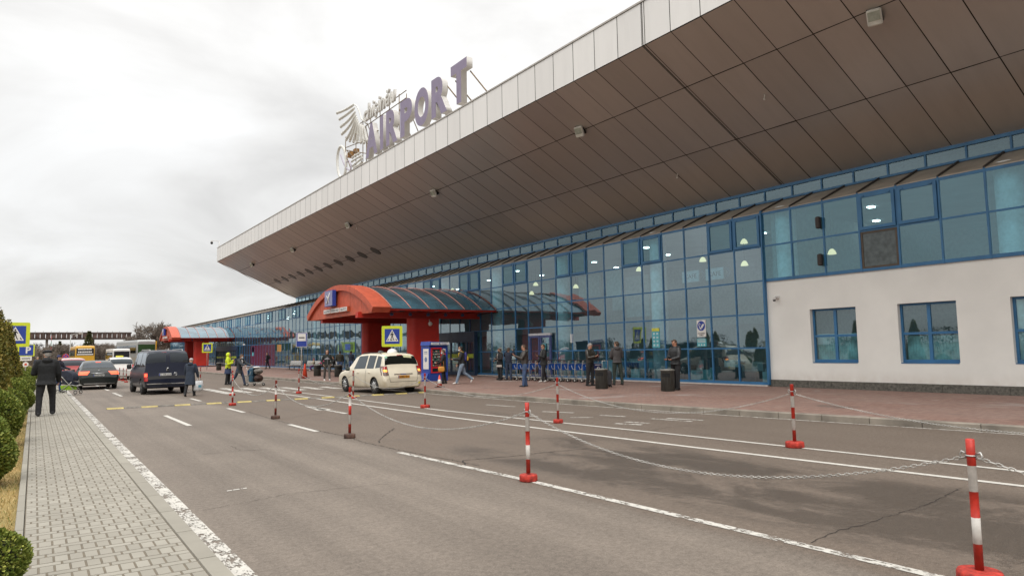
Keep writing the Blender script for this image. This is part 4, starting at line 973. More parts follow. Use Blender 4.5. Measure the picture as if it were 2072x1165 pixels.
b = MB(); b.tube([(0,.05,0),(0,.05,2.85)], .03, 10); b.build('pole', mat('sign_pole', (.42,.41,.38), .5, metal=.3, var=.2), t)
pl = plate(t, 'plate', rrect(.34,.45,.02), -.02, .01, PW, 2.42); plate(t, 'blue_panel', rrect(.315,.425,.015), -.026, -.0205, PB, 2.42, pl); plate(t, 'white_panel', rrect(.25,.235,.01), -.031, -.0265, PW, 2.57, pl); plate(t, 'black_bar', rrect(.17,.035,.01), -.036, -.0315, SBK, 2.55, pl)
t = thing('parking_sign', 'blue P parking sign over a small white plate behind the hedge', 'sign', (-.35,44,.1), rad(3))
b = MB(); b.tube([(0,.05,0),(0,.05,2.3)], .03, 10); b.build('pole', mat('sign_pole', (.42,.41,.38), .5, metal=.3, var=.2), t)
pl = plate(t, 'lime_plate', rrect(.36,.30,.02), -.015, .01, SY, 2.02); plate(t, 'blue_panel', rrect(.30,.27,.02), -.021, -.0155, PB, 2.03, pl)
text_on('letter', 'P', (-.02,.2,-.17,.17), FACE_S, (0,-.024,2.03), PW, .001, .03, pl)
pl = plate(t, 'white_plate', rrect(.25,.11,.01), -.02, .01, PW, 1.60); b = MB(); b.box(-.18,-.024,1.58,.18,-.0205,1.62); b.build('print_line', SBK, pl)
pl = plate(t, 'round_plate', [(.13*cos(2*pi*i/18),.13*sin(2*pi*i/18)) for i in range(18)], -.02, .01, PW, 1.30); plate(t, 'red_mark', rrect(.05,.05,.01), -.026, -.0205, CR, 1.30, pl)
t = thing('no_stopping_sign', 'round blue no stopping sign with red cross beyond the cap man', 'sign', (2.99,95,.0), rad(-3))
b = MB(); b.tube([(0,.05,0),(0,.05,2.2)], .03, 8); b.build('pole', mat('sign_pole', (.42,.41,.38), .5, metal=.3, var=.2), t)
C_ = lambda r: [(r*cos(2*pi*i/22), r*sin(2*pi*i/22)) for i in range(22)]
pl = plate(t, 'red_disc', C_(.32), -.02, .01, CR, 1.85); plate(t, 'blue_disc', C_(.26), -.026, -.0205, PB, 1.85, pl)
b = MB()
for a in (45,-45): b.cbox((0,-.029,1.85),(.50,.004,.07),0,Matrix.Rotation(rad(a),3,'Y'))
b.build('red_cross', CR, pl)
# ------------------------------------------------------------------ vending machine
VB = mat('vending_blue', (.022,.06,.31), .4, var=.06, vs=2); VR = mat('vending_red', (.55,.02,.03), .4)
t = thing('vending_machine', 'blue drinks vending machine with a red framed window beside the red column', 'vending machine', (17.0, 32.5, PZ), rad(3))
b = MB(); b.box(0,0,.0,1.12,.85,1.86); b.box(-.22,.05,0,0,.85,.10); b.prism([(-.22,0),(0,.0),(0,.42),(-.05,.40)], .06, .84, 'Y') ; b.build('cabinet', VB, t)
b = MB(); b.prism([(-.05,1.86),(1.16,1.86),(1.16,2.0),(.0,2.06),(-.02,1.95)], -.12, .86, 'Y'); b.build('roof', VB, t)
b = MB(); b.box(.02,-.135,1.88,1.14,-.12,2.01); ho = b.build('header', mat('header_white', (.62,.62,.62), .5), t); b = MB(); b.lathe([(.04,-.14),(.04,-.136)], (.55,0,1.945), 14, 0, 'Y'); b.box(.12,-.139,1.93,.4,-.136,1.955); b.box(.66,-.139,1.93,.98,-.136,1.955); b.build('print', PB, ho)
b = MB(); 
for (a, c, d, e) in ((.08,.16,.42,1.74),(.66,.74,.42,1.74)): b.box(a,-.03,d,c,0,e)
b.box(.16,-.03,.42,.66,0,.48); b.box(.16,-.03,.66,.66,0,.74); b.box(.16,-.03,1.66,.66,0,1.74); b.build('window_frame', VR, t)
b = MB(); b.box(.16,-.004,.74,.66,.001,1.66); b.box(.16,-.006,.48,.66,.001,.66); b.build('window', mat('vending_dark', (.008,.02,.024), .12), t)
b = MB(); R = random.Random(9)
for r in range(6):
    z = .78+.145*r; b.box(.17,-.012,z-.012,.65,-.005,z-.004)
    for c in range(9):
        if R.random() < .75: b.lathe([(.018,z),(.018,z+.05),(.008,z+.075)], (.20+.052*c,-.018,0), 6, R.choice((0,1,2)))
b.build('product', [mat('bottle_pale', (.5,.55,.5), .3), mat('bottle_green', (.1,.3,.15), .3), mat('bottle_red', (.4,.08,.05), .3)], t)
b = MB(); b.box(.82,-.012,1.5,.98,0,1.68); b.build('price_sheet', PW, t); b = MB()
for k in range(3): b.lathe([(.05,-.014),(.05,0)], (.94,0,1.38-.14*k), 14, 0, 'Y')
b.box(.82,-.015,1.2,.88,0,1.3); b.build('button', VR, t)
b = MB(); b.box(-.012,.08,.62,0,.62,1.68); p_ = b.build('side_poster', PW, t); b = MB(); b.lathe([(.13,-.016),(.13,-.012)], (0,.35,1.12), 18, 0, 'X'); b.box(-.016,.2,1.5,-.012,.5,1.54); b.box(-.016,.2,1.42,-.012,.5,1.45); b.build('print', mat('poster_grey_blue', (.16,.22,.36), .5), p_)
# ------------------------------------------------------------------ luggage trolleys
TRM = mat('trolley_steel', (.52,.51,.47), .38, metal=.45, var=.15); AD = mat('advert_blue', (.012,.075,.33), .4, var=.5, vs=3); RUB = mat('rubber', (.03,.03,.03), .8, var=.2)
def trolley(label, loc, rz, group=None):
    t = thing('luggage_trolley', label, 'trolley', loc, rz, group)     # pushed towards +Y, handle at y = 0
    b = MB()
    for s in (-1, 1):
        b.tube([(s*.28,.0,.16),(s*.28,.02,.55),(s*.28,-.02,.95),(s*.26,-.10,1.0)], .016, 7)
        b.tube([(s*.28,.0,.16),(s*.26,.35,.17),(s*.16,.78,.16),(s*.06,.86,.16)], .016, 7)
        b.tube([(s*.28,.01,.60),(s*.28,.16,.60),(s*.28,.24,.78)], .010, 5)
    b.tube([(-.28,.0,.30),(.28,.0,.30)], .012, 6); b.tube([(-.28,-.015,.86),(.28,-.015,.86)], .012, 6); b.tube([(-.28,.16,.6),(.28,.16,.6)], .01, 5)
    for k in range(5): b.tube([(-.2+.1*k,.0,.30),(-.2+.1*k,.02,.17),(-.14+.07*k,.55,.17)], .007, 5)
    b.build('frame', TRM, t)
    b = MB(); b.tube([(-.28,-.10,1.0),(.28,-.10,1.0)], .022, 8); b.build('handle', RUB, t)
    b = MB(); b.cbox((0,-.035,.70),(.50,.018,.30),0,None,.005); b.build('advert_panel', AD, t)
    for (x, y, r) in ((-.30,.02,.085),(.30,.02,.085),(0,.84,.085)):
        w = MB(); w.lathe([(r*.55,-.018),(r,-.016),(r,.016),(r*.55,.018)], (x,y,.085), 14, 0, 'X'); w.lathe([(.03,-.022),(r*.54,-.02),(r*.54,.02),(.03,.022)], (x,y,.085), 12, 1, 'X'); w.tube([(x,y,.17),(x+.024,y,.085)], .01, 4, 1); w.build('wheel', [RUB, TRM], t)
    return t
ords = 'first second third fourth fifth sixth seventh eighth ninth tenth eleventh twelfth thirteenth fourteenth'.split()
n = 14; T0 = None
for k in range(n):
    u = k/(n-1); x, y = 20.46+.62*u, 30.15-5.9*u; lab = 'nested luggage trolley with blue panel, %s from the left end of the row' % ords[k]
    if T0 is None: T0 = trolley(lab, (x, y, PZ), rad(5), 'luggage trolleys nested along the glass')
    else: again(T0, lab, (x, y, PZ), rad(5))
NAVY = mat('panel_navy', (.02,.022,.11), .4)
t = thing('end_panel', 'navy panel with a white ring clipped on the right end of the trolley row', 'panel', (21.05, 23.98, PZ+.52), rad(5))
b = MB(); b.cbox((0,0,.17),(.56,.03,.36),0,None,.01); b.build('board', NAVY, t); b = MB(); b.tube([(.05+.07*cos(2*pi*i/16),-.02,.12+.07*sin(2*pi*i/16)) for i in range(16)], .015, 5, closed=True); b.box(-.15,-.02,.27,.2,-.016,.30); b.build('ring_mark', PW, t)
# pushed trolley with piled luggage
hd = rad(-142)
again(T0, 'luggage trolley piled with suitcases pushed across the zebra', (9.78,39.62,0), hd, 'loaded trolley'); 
def Lw(px, py, o=(9.78,39.62), a=hd): return (o[0]+px*cos(a)-py*sin(a), o[1]+px*sin(a)+py*cos(a))
def case(label, cx, cy, z, sz, rz, m, soft=False, cat='suitcase', handle=True):
    t = thing('suitcase', label, cat, (cx, cy, z), rz, None); b = MB(); b.cbox((0,0,sz[2]/2),sz,0,None,.06 if not soft else .11)
    me = modded(b, [('SUBSURF', dict(levels=2))] if soft else []); set_mats(me, m)
    for p in me.polygons: p.use_smooth = soft
    link('case_body', me, t)
    b = MB(); b.box(-sz[0]/2-.004,-sz[1]/2-.004,sz[2]*.48,sz[0]/2+.004,sz[1]/2+.004,sz[2]*.5); b.build('zip', mat('zip_dark', (.02,.02,.02), .5), t)
    if handle: b = MB(); b.tube([(-.09,0,sz[2]-.01),(-.08,0,sz[2]+.04),(.08,0,sz[2]+.04),(.09,0,sz[2]-.01)], .011, 6); b.build('handle', BLK, t)
    return t
x, y = Lw(0,.16); case('upright teal blue suitcase on the pushed trolley', x, y, .20, (.5,.28,.78), hd, mat('case_teal', (.025,.08,.13), .55, var=.2))
x, y = Lw(0,.52); case('brown holdall at the bottom of the pushed trolley', x, y, .20, (.58,.40,.40), hd, mat('case_brown', (.06,.03,.022), .7, var=.3), True, 'bag')
x, y = Lw(0,.50); case('grey bag lying on top of the brown holdall', x, y, .60, (.56,.42,.36), hd+.1, mat('case_grey', (.20,.185,.165), .8, var=.2), True, 'bag')
x, y = Lw(.02,.42); case('white folded bag topping the trolley pile', x, y, .93, (.5,.3,.12), hd+.2, mat('bag_white', (.6,.58,.56), .8), True, 'bag', False)
t = case('dark wheeled suitcase with raised pull handle behind the bin', 18.85, 20.95, PZ+.05, (.42,.26,.62), rad(-20), mat('case_charcoal', (.035,.035,.04), .5, var=.2))
b = MB(); b.tube([(-.12,.1,.6),(-.12,.1,1.0),(.12,.1,1.0),(.12,.1,.6)], .012, 6); b.build('pull_handle', TRM, t)
b = MB()
for s in (-.16,.16): b.lathe([(.045,-.02),(.045,.02)], (s,.1,-.005), 10, 0, 'X'); b.lathe([(.045,-.02),(.045,.02)], (s,-.1,-.005), 10, 0, 'X')
b.build('wheel', RUB, t)
# ------------------------------------------------------------------ metal benches
MET = mat('perforated_steel', (.48,.47,.44), .4, metal=.5, var=.15)
def bench(y, label, L=3.6):
    t = thing('metal_bench', label, 'bench', (20.6, y, PZ), 0, 'perforated metal benches along the far glass'); n = int(L/.6)
    fr = MB(); fr.box(-.02,-L/2,.34,.04,L/2,.40)
    for yy in (-L/2+.3, 0, L/2-.3): fr.box(-.02,yy-.03,.02,.04,yy+.03,.34); fr.box(-.30,yy-.03,.0,.32,yy+.03,.03)
    fr.build('beam', mat('bench_frame', (.07,.07,.07), .5, metal=.4), t)
    for k in range(n):
        y0 = -L/2+.6*k+.02; y1 = y0+.56; s = MB(); s.prism([(-.30,.42),(-.26,.44),(.16,.41),(.16,.43),(-.26,.46),(-.32,.44)], y0, y1, 'Y') if False else s.cbox((-.06,(y0+y1)/2,.43),(.46,.56,.025),0,Matrix.Rotation(rad(4),3,'Y'),.01)
        for j in range(6): s.box(-.27+.07*j,y0+.05,.445,-.25+.07*j,y1-.05,.449)
        s.build('seat', MET, t)
        s = MB(); s.cbox((.21,(y0+y1)/2,.68),(.025,.56,.42),0,Matrix.Rotation(rad(14),3,'Y'),.01); s.build('backrest', MET, t)
    for k in range(0, n+1, 2):
        yy = -L/2+.6*k; s = MB(); s.tube([(.1,yy,.4),(.08,yy,.62),(-.22,yy,.62)], .018, 6); s.build('armrest', BLK, t)
bench(67.2, 'metal bench farthest along the glass, left of the seated child'); bench(62.2, 'metal bench in the middle behind the bus stop pole'); bench(57.2, 'metal bench nearest the taxi, behind the grey trousers man')
# ------------------------------------------------------------------ stroller
t = thing('stroller', 'dark pushchair with lime green basket crossing the kerb line', 'pushchair', (1.42, 37.75, .05), rad(-120))
b = MB()
for s in (-1, 1):
    x = .24*s
    b.tube([(x,-.55,1.02),(x,-.32,.84),(x,.30,.16)], .016, 7); b.tube([(x,-.38,.12),(x,.05,.44),(x,.16,.56)], .016, 7); b.tube([(x,.05,.44),(x,.36,.38)], .013, 6)
b.tube([(-.24,-.38,.12),(.24,-.38,.12)], .014, 6); b.tube([(-.24,.30,.16),(.24,.30,.16)], .012, 6); b.tube([(-.24,.36,.38),(.24,.36,.38)], .02, 6); b.build('frame', TRM, t)
b = MB(); b.tube([(-.24,-.55,1.02),(.24,-.55,1.02)], .022, 8); b.build('handle', BLK, t)
NAV = mat('stroller_navy', (.014,.018,.035), .75, var=.3)
b = MB(); b.loft([[(x,y,z) for x, y, z in ((-.21,-.22,.46+.0),(.21,-.22,.46),(.21,.22,.40),(-.21,.22,.40))],[(x,y,z) for x, y, z in ((-.22,-.30,.66),(.22,-.30,.66),(.22,.24,.52),(-.22,.24,.52))]], 0, False); b.cbox((0,-.30,.74),(.42,.05,.50),0,Matrix.Rotation(rad(22),3,'X'),.02); b.build('seat', NAV, t)
b = MB(); vs = []; n = 8
for i in range(n+1):
    a = rad(-40+150*i/n)
    for x in (-.24,-.20,.20,.24): vs.append((x, -.18+.40*sin(a), .72+.36*cos(a)-(.03 if abs(x) > .22 else 0)))
b.add(vs, [(i*4+j, i*4+j+1, i*4+j+5, i*4+j+4) for i in range(n) for j in range(3)], 0, True)
for s in (0, 3): b.add([(vs[s][0],-.18,.68)]+[vs[i*4+s] for i in range(n+1)], [(0,i+1,i+2) for i in range(n)])
b.build('hood', NAV, t)
b = MB(); b.loft([[(-.2,-.3,.2),(.2,-.3,.2),(.2,.18,.2),(-.2,.18,.2)],[(-.235,-.34,.40),(.235,-.34,.40),(.235,.1,.42),(-.235,.1,.42)]], 0, False); b.build('basket', mat('stroller_lime', (.24,.42,.02), .7), t)
for (x, y, r) in ((-.26,-.40,.115),(.26,-.40,.115),(-.22,.33,.085),(.22,.33,.085)):
    w = MB(); w.tube([(x,y+(r-.015)*cos(2*pi*i/16),r+(r-.015)*sin(2*pi*i/16)) for i in range(16)], .017, 6, closed=True)
    for k in range(5): w.tube([(x,y,r),(x,y+(r-.02)*cos(2*pi*k/5),r+(r-.02)*sin(2*pi*k/5))], .008, 4, 1)
    w.build('wheel', [RUB, TRM], t)
# ------------------------------------------------------------------ clipped hedge: boxwood balls and cone thujas
def leaf_mat(name, a, b, c):
    m, nt = nt_new(name); p = principled(nt, .6, spec=.3)
    at = N(nt, 'ShaderNodeAttribute'); at.attribute_name = 'tone'; g = N(nt, 'ShaderNodeNewGeometry').outputs['Position']
    k = mixc(nt, ramp(nt, noise(nt, g, 4.5, 3), .35, .65), a, b); k = mixc(nt, ramp(nt, at.outputs['Fac'], .55, .95), k, c)
    LK(nt, k, p.inputs['Base Color']); p.inputs['Subsurface Weight'].default_value = 0; return m
BOX = leaf_mat('boxwood_leaf', (.085,.130,.018), (.165,.205,.032), (.34,.35,.075)); THU = leaf_mat('thuja_leaf', (.100,.108,.020), (.20,.18,.034), (.33,.25,.06))
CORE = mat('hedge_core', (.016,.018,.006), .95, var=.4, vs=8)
def leafy(name, m, n, surf, size, seed, depth=.06):
    R = random.Random(seed); b = MB(); tv = []
    for i in range(n):
        p, nn = surf(R); p = V(p); nn = V(nn).normalized(); p = p-nn*depth*R.random()**1.5
        d = (nn+V((R.gauss(0,.55),R.gauss(0,.55),R.gauss(.15,.55)))).normalized(); s = d.cross(V((R.gauss(0,1),R.gauss(0,1),R.gauss(0,1)))).normalized(); l = size*R.uniform(.7,1.4); w = l*.34
        b.add([p-s*w*.2, p+d*l*.5-s*w, p+d*l, p+d*l*.5+s*w], [(0,1,2,3)]); tv.append(R.random())
    me = b.mesh(name, m); at = me.attributes.new('tone', 'FLOAT', 'FACE'); at.data.foreach_set('value', tv); return me
def ball_surf(R):
    u = R.uniform(-.75, 1); a = R.uniform(0, 2*pi); r = math.sqrt(max(0, 1-u*u)); d = V((r*cos(a), r*sin(a), u))
    k = 1+.05*sin(3*a+u*4)+.04*sin(5*u+2*a)
    return (d.x*.5*k, d.y*.5*k, .46+d.z*.48*k), d
ball_leaf = leafy('leaves', BOX, 15000, ball_surf, .034, 1)
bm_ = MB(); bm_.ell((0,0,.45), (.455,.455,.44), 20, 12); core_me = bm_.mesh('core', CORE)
def boxwood(x, y, s, label, rz):
    t = thing('boxwood_ball', label, 'shrub', (x, y, .04), rz, 'clipped boxwood balls along the pavement'); t.scale = (s, s, s*1.02)
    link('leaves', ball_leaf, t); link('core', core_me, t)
bl = [(-.30,5.8,.62,'small clipped boxwood ball nearest the camera in the bottom corner'),(-.70,11.4,1.06,'boxwood ball cut by the left edge halfway down the picture'),(-.70,16.4,1.15,'full round boxwood ball beside the dry grass strip'),(-.60,20.9,1.0,'boxwood ball just behind the full round one'),(-.52,25.6,1.1,'boxwood ball level with the feet of the cap man'),(-.55,30.6,1.1,'boxwood ball under the crossing sign'),(-.5,35.8,1.1,'boxwood ball beyond the crossing sign, sixth from the near end'),(-.45,41.5,1.1,'boxwood ball before the parking sign'),(-.45,47.5,1.1,'boxwood ball just past the parking sign'),(-.4,54,1.1,'boxwood ball near the far end of the hedge'),(-.4,61,1.1,'last visible boxwood ball of the hedge')]
for i, (x, y, s, l) in enumerate(bl): boxwood(x, y, s, l, i*1.3)
def cone_surf(R):
    u = 1-math.sqrt(R.random()); a = R.uniform(0, 2*pi); r = .62*(1-u)**.8+.02; k = 1+.10*sin(4*a+u*9)+.07*sin(9*a-u*17)
    r *= k; return (r*cos(a), r*sin(a), .1+3.0*u), (cos(a), sin(a), .35)
cone_leaf = leafy('leaves', THU, 20000, cone_surf, .062, 3, .12)
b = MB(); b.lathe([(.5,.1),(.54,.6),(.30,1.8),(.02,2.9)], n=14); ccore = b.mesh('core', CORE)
b = MB(); b.lathe([(.06,0),(.05,.3)], n=8); ctr = b.mesh('trunk', mat('bark', (.07,.05,.035), .9, bump=.6))
cones = [(-1.05,14.0,.9,1.04,'cone thuja nearest, mostly outside the left edge'),(-1.0,18.4,.95,1.06,'tall cone thuja behind the full round ball'),(-.97,22.8,.95,1.05,'cone thuja second tall one from the left edge'),(-.95,26.6,.92,1.06,'cone thuja in front of the one hiding the crossing sign'),(-.80,30.5,.86,1.0,'cone thuja hiding the left half of the crossing sign'),(-.98,34.6,.86,1.0,'cone thuja just beyond the crossing sign'),(-.95,39.2,.82,.95,'cone thuja before the parking sign'),(-.98,46.5,.8,.85,'cone thuja behind the parking sign'),(-.9,54,.75,.78,'smallest looking cone thuja at the far end')]
for i, (x, y, s, h, l) in enumerate(cones):
    t = thing('thuja', l, 'conifer', (x, y, .04), i*2.1, 'cone shaped thujas behind the boxwood'); t.scale = (s, s, h)
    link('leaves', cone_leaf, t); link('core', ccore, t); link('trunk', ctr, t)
# ------------------------------------------------------------------ background: bare trees, thicket, overpass
BARK = mat('bare_branch', (.19,.155,.125), .9, var=.3, vs=1.5)
def bare_tree(seed, H, spread, levels=5, tw=1.0):
    R = random.Random(seed); b = MB()
    def grow(p, d, L, r, lv):
        pts = [p]; q = p.copy(); dd = d.copy(); k = 3
        for i in range(k):
            dd = (dd+V((R.gauss(0,.16),R.gauss(0,.16),R.gauss(.03,.08)))).normalized(); q = q+dd*L/k; pts.append(q.copy())
        b.tube(pts, [r, r*.88, r*.76, r*.6], 3 if lv > 1 else 6, caps=False)
        if lv >= levels: return
        n = R.randint(4, 5) if lv else R.randint(6, 8)
        for i in range(n):
            s = R.uniform(.35, 1.0) if lv else R.uniform(.3, 1.0); j = min(2, int(s*k)); st = pts[j].lerp(pts[j+1], s*k-j)
            a = R.uniform(0, 2*pi); o = dd.orthogonal().normalized(); o = Matrix.Rotation(a, 3, dd) @ o
            nd = (dd*R.uniform(.5, 1.0)+o*R.uniform(.5, 1.0)*spread+V((0,0,.2))).normalized()
            grow(st, nd, L*R.uniform(.52, .78), max(r*.5, .012*tw), lv+1)
    grow(V((0,0,0)), V((0,0,1)), H*.38, H*.022, 0); return b
bt = [bare_tree(3, 9, 1.05, 5, 2.6).mesh('crown', BARK), bare_tree(8, 9, .95, 5, 2.6).mesh('crown', BARK), bare_tree(21, 4.5, 1.3, 4, 2.0).mesh('crown', BARK)]
def btree(i, x, y, h, label, group, rz=0, name='bare_tree', cat='tree'):
    t = thing(name, label, cat, (x, y, -.06), rz, group); s = h/[9, 9, 4.5][i]; t.scale = (s, s, s); link('crown', bt[i], t); return t
btree(0, 21.8, 172, 13.2, 'largest bare tree, left of the far red canopy', 'bare trees beyond the coaches', .4); btree(1, 18.8, 168, 11.0, 'bare tree leaning left of the largest bare tree', 'bare trees beyond the coaches', 2); btree(1, 25.8, 180, 13.0, 'bare tree between the largest one and the terminal roof', 'bare trees beyond the coaches', 1)
R = random.Random(4)
for k in range(80):
    y = R.uniform(128, 196); x = -7+26*R.random()*(y/160)+R.uniform(-1,1)
    if x > 1.0 and x < 12 and y < 150: y += 34
    btree(2, x, y, R.uniform(3.6, 5.6)*y/150, 'bare brown bush in the thicket below the overpass', 'bare bushes of the thicket', R.uniform(0, 6), 'bare_bush', 'bush')
PINE = leaf_mat('pine_needle', (.075,.085,.035), (.10,.105,.04), (.13,.12,.05))
def pine_surf(R):
    L = R.randint(0, 9); u = L/9; a = R.uniform(0, 2*pi); r = (1-u)*1.5*(.35+.65*R.random())+.08; return (r*cos(a), r*sin(a), 1.6+4.2*u-.25*r+R.uniform(-.1,.1)), (cos(a), sin(a), .3)
pl_ = leafy('crown', PINE, 5000, pine_surf, .26, 5, .2); b = MB(); b.lathe([(.12,0),(.03,5.6)], n=8); ptr = b.mesh('trunk', BARK)
for x, y, s, l in ((9.6,175,1.22,'dark pine with a ragged top above the overpass'),(4.3,172,.86,'rounder green pine left of the ragged one')):
    t = thing('pine_tree', l, 'tree', (x, y, -.06), 0, 'pines by the overpass'); t.scale = (s,)*3; link('crown', pl_, t); link('trunk', ptr, t)
t = thing('overpass', 'long rust brown gallery bridge on pillars across the horizon', 'bridge', (6, 190, -.06))
b = MB(); L0, L1 = -60, 13.0; z0, z1 = 5.9, 7.55
b.box(L0,-1.5,z0,L1,1.5,z0+.35); b.box(L0,-1.6,z1-.35,L1,1.6,z1)
b.build('deck', mat('bridge_brown', (.085,.06,.05), .85, var=.4, vs=.8), t)
b = MB(); x = L0
while x < L1: b.box(x,-1.55,z0+.35,x+.9,-1.45,z1-.35); x += 1.0
b.build('side_panel', mat('bridge_rust', (.10,.062,.05), .85, var=.5, vs=.6), t)
b = MB(); x = L0
while x < L1-1: b.tube([(x,-1.6,z1),(x,-1.6,z1+.28)], .03, 4); b.box(x-.02,-1.62,z0,x+.06,-1.55,z1); x += 1.5
b.build('railing', mat('bridge_post', (.14,.11,.095), .8), t)
for x in (-30, -12, -4, 5.0, 12.2):
    b = MB(); b.box(x,-.5,0,x+.5,.5,z0); b.build('pillar', mat('bridge_grey', (.27,.25,.23), .8), t)
t = thing('street_lamp', 'grey street lamp with a double arm left of the yellow coach', 'lamp', (4.6, 129, 0), 0)
b = MB(); b.tube([(0,0,0),(0,0,5.3)], [.09,.06], 8); b.build('pole', mat('lamp_pole', (.40,.41,.40), .5, metal=.3), t)
b = MB(); b.tube([(0,0,5.2),(.5,0,5.4),(1.2,0,5.5)], .04, 6); b.build('arm', mat('lamp_pole', (.4,.41,.4), .5, metal=.3), t)
b = MB(); b.cbox((1.35,0,5.46),(.6,.25,.14),0,None,.04); b.cbox((.75,0,5.15),(.4,.2,.1),0,Matrix.Rotation(rad(-20),3,'Y'),.03); b.build('lantern', mat('lantern_grey', (.5,.5,.48), .5), t)
t = thing('tower_mast', 'thin striped mast rising in front of the overpass', 'mast', (2.45, 150, 0)); b = MB()
for k in range(6): b.tube([(0,0,k*.95),(0,0,k*.95+.95)], .05, 6, k % 2)
b.build('pole', [mat('mast_green', (.04,.16,.08), .6), mat('mast_red', (.25,.03,.03), .6)], t)
# what stands across the road from the glass and is only seen mirrored in it
R = random.Random(13); b = MB(); tv = 0
for k in range(150):
    y = -70+330*k/150; h = R.uniform(1.4, 4.0); x = -72+R.uniform(-6, 6); n = 240
    for i in range(n):
        a = R.uniform(0, 6.28); rr = R.uniform(0, 2.0); z = h*R.random()**.7; p = V((x+rr*cos(a), y+rr*sin(a)*1.3, z)); d = V((R.gauss(0,1),R.gauss(0,1),R.gauss(0,1)))*.17; e = V((R.gauss(0,1),R.gauss(0,1),R.gauss(0,1)))*.17
        b.add([p, p+d, p+e], [(0,1,2)])
tag(b.build('far_wood', mat('far_wood_brown', (.05,.045,.03), .9, var=.4), fix=False), 'dark far-off wood across the parking lot, mirrored in the glass', 'wood', kind='stuff')
# ------------------------------------------------------------------ vehicles
CGL = glass('car_glass', (.10,.125,.13), 1.42, (.85,.92,1), .02, 2); TYRE = mat('tyre', (.022,.022,.022), .85, var=.25, vs=20, bump=.2)
ALLOY = mat('alloy', (.42,.42,.41), .35, metal=.7, var=.15); HOLE = mat('wheel_well', (.008,.008,.008), .95); TRIM = mat('car_trim', (.018,.018,.019), .55)
LRED = mat('lamp_red', (.42,.012,.012), .15, coat=.8); LAMB = emis('lamp_amber', (1,.30,.05), 1.4); LGREY = mat('lamp_smoke', (.16,.10,.09), .2, coat=.6); LON = emis('lamp_red_on', (1,.10,.04), 1.2); CHR = mat('chrome', (.6,.6,.6), .15, metal=1)
CREAM = mat('cream_paint', (.70,.635,.50), .38, var=.05, vs=2, coat=.5, dirt=((.30,.235,.155), .15, .75)); NVB = mat('navy_paint', (.006,.009,.024), .35, var=.1, spec=.3, coat=.2, dirt=((.03,.027,.025), .1, .6)); BKP = mat('black_paint', (.008,.011,.010), .3, var=.1, spec=.3, coat=.35, dirt=((.02,.018,.016), .1, .5))
WHP = mat('white_paint', (.62,.60,.57), .35, var=.05, coat=.5, dirt=((.3,.27,.22), .1, .6)); RDP = mat('red_paint', (.36,.022,.02), .35, var=.08, coat=.6, dirt=((.2,.1,.08), .1, .5)); YLP = mat('coach_yellow', (.58,.31,.015), .4, var=.06, coat=.4); SVP = mat('coach_silver', (.38,.39,.38), .35, metal=.4, var=.06, coat=.4)
def crom(pts, u):
    n = len(pts)-1; i = min(int(u), n-1); t = u-i; P_ = [pts[max(i-1,0)], pts[i], pts[i+1], pts[min(i+2,n)]]
    return [.5*((2*b)+(-a+c)*t+(2*a-5*b+4*c-d)*t*t+(-a+3*b-3*c+d)*t**3) for a, b, c, d in zip(*P_)]
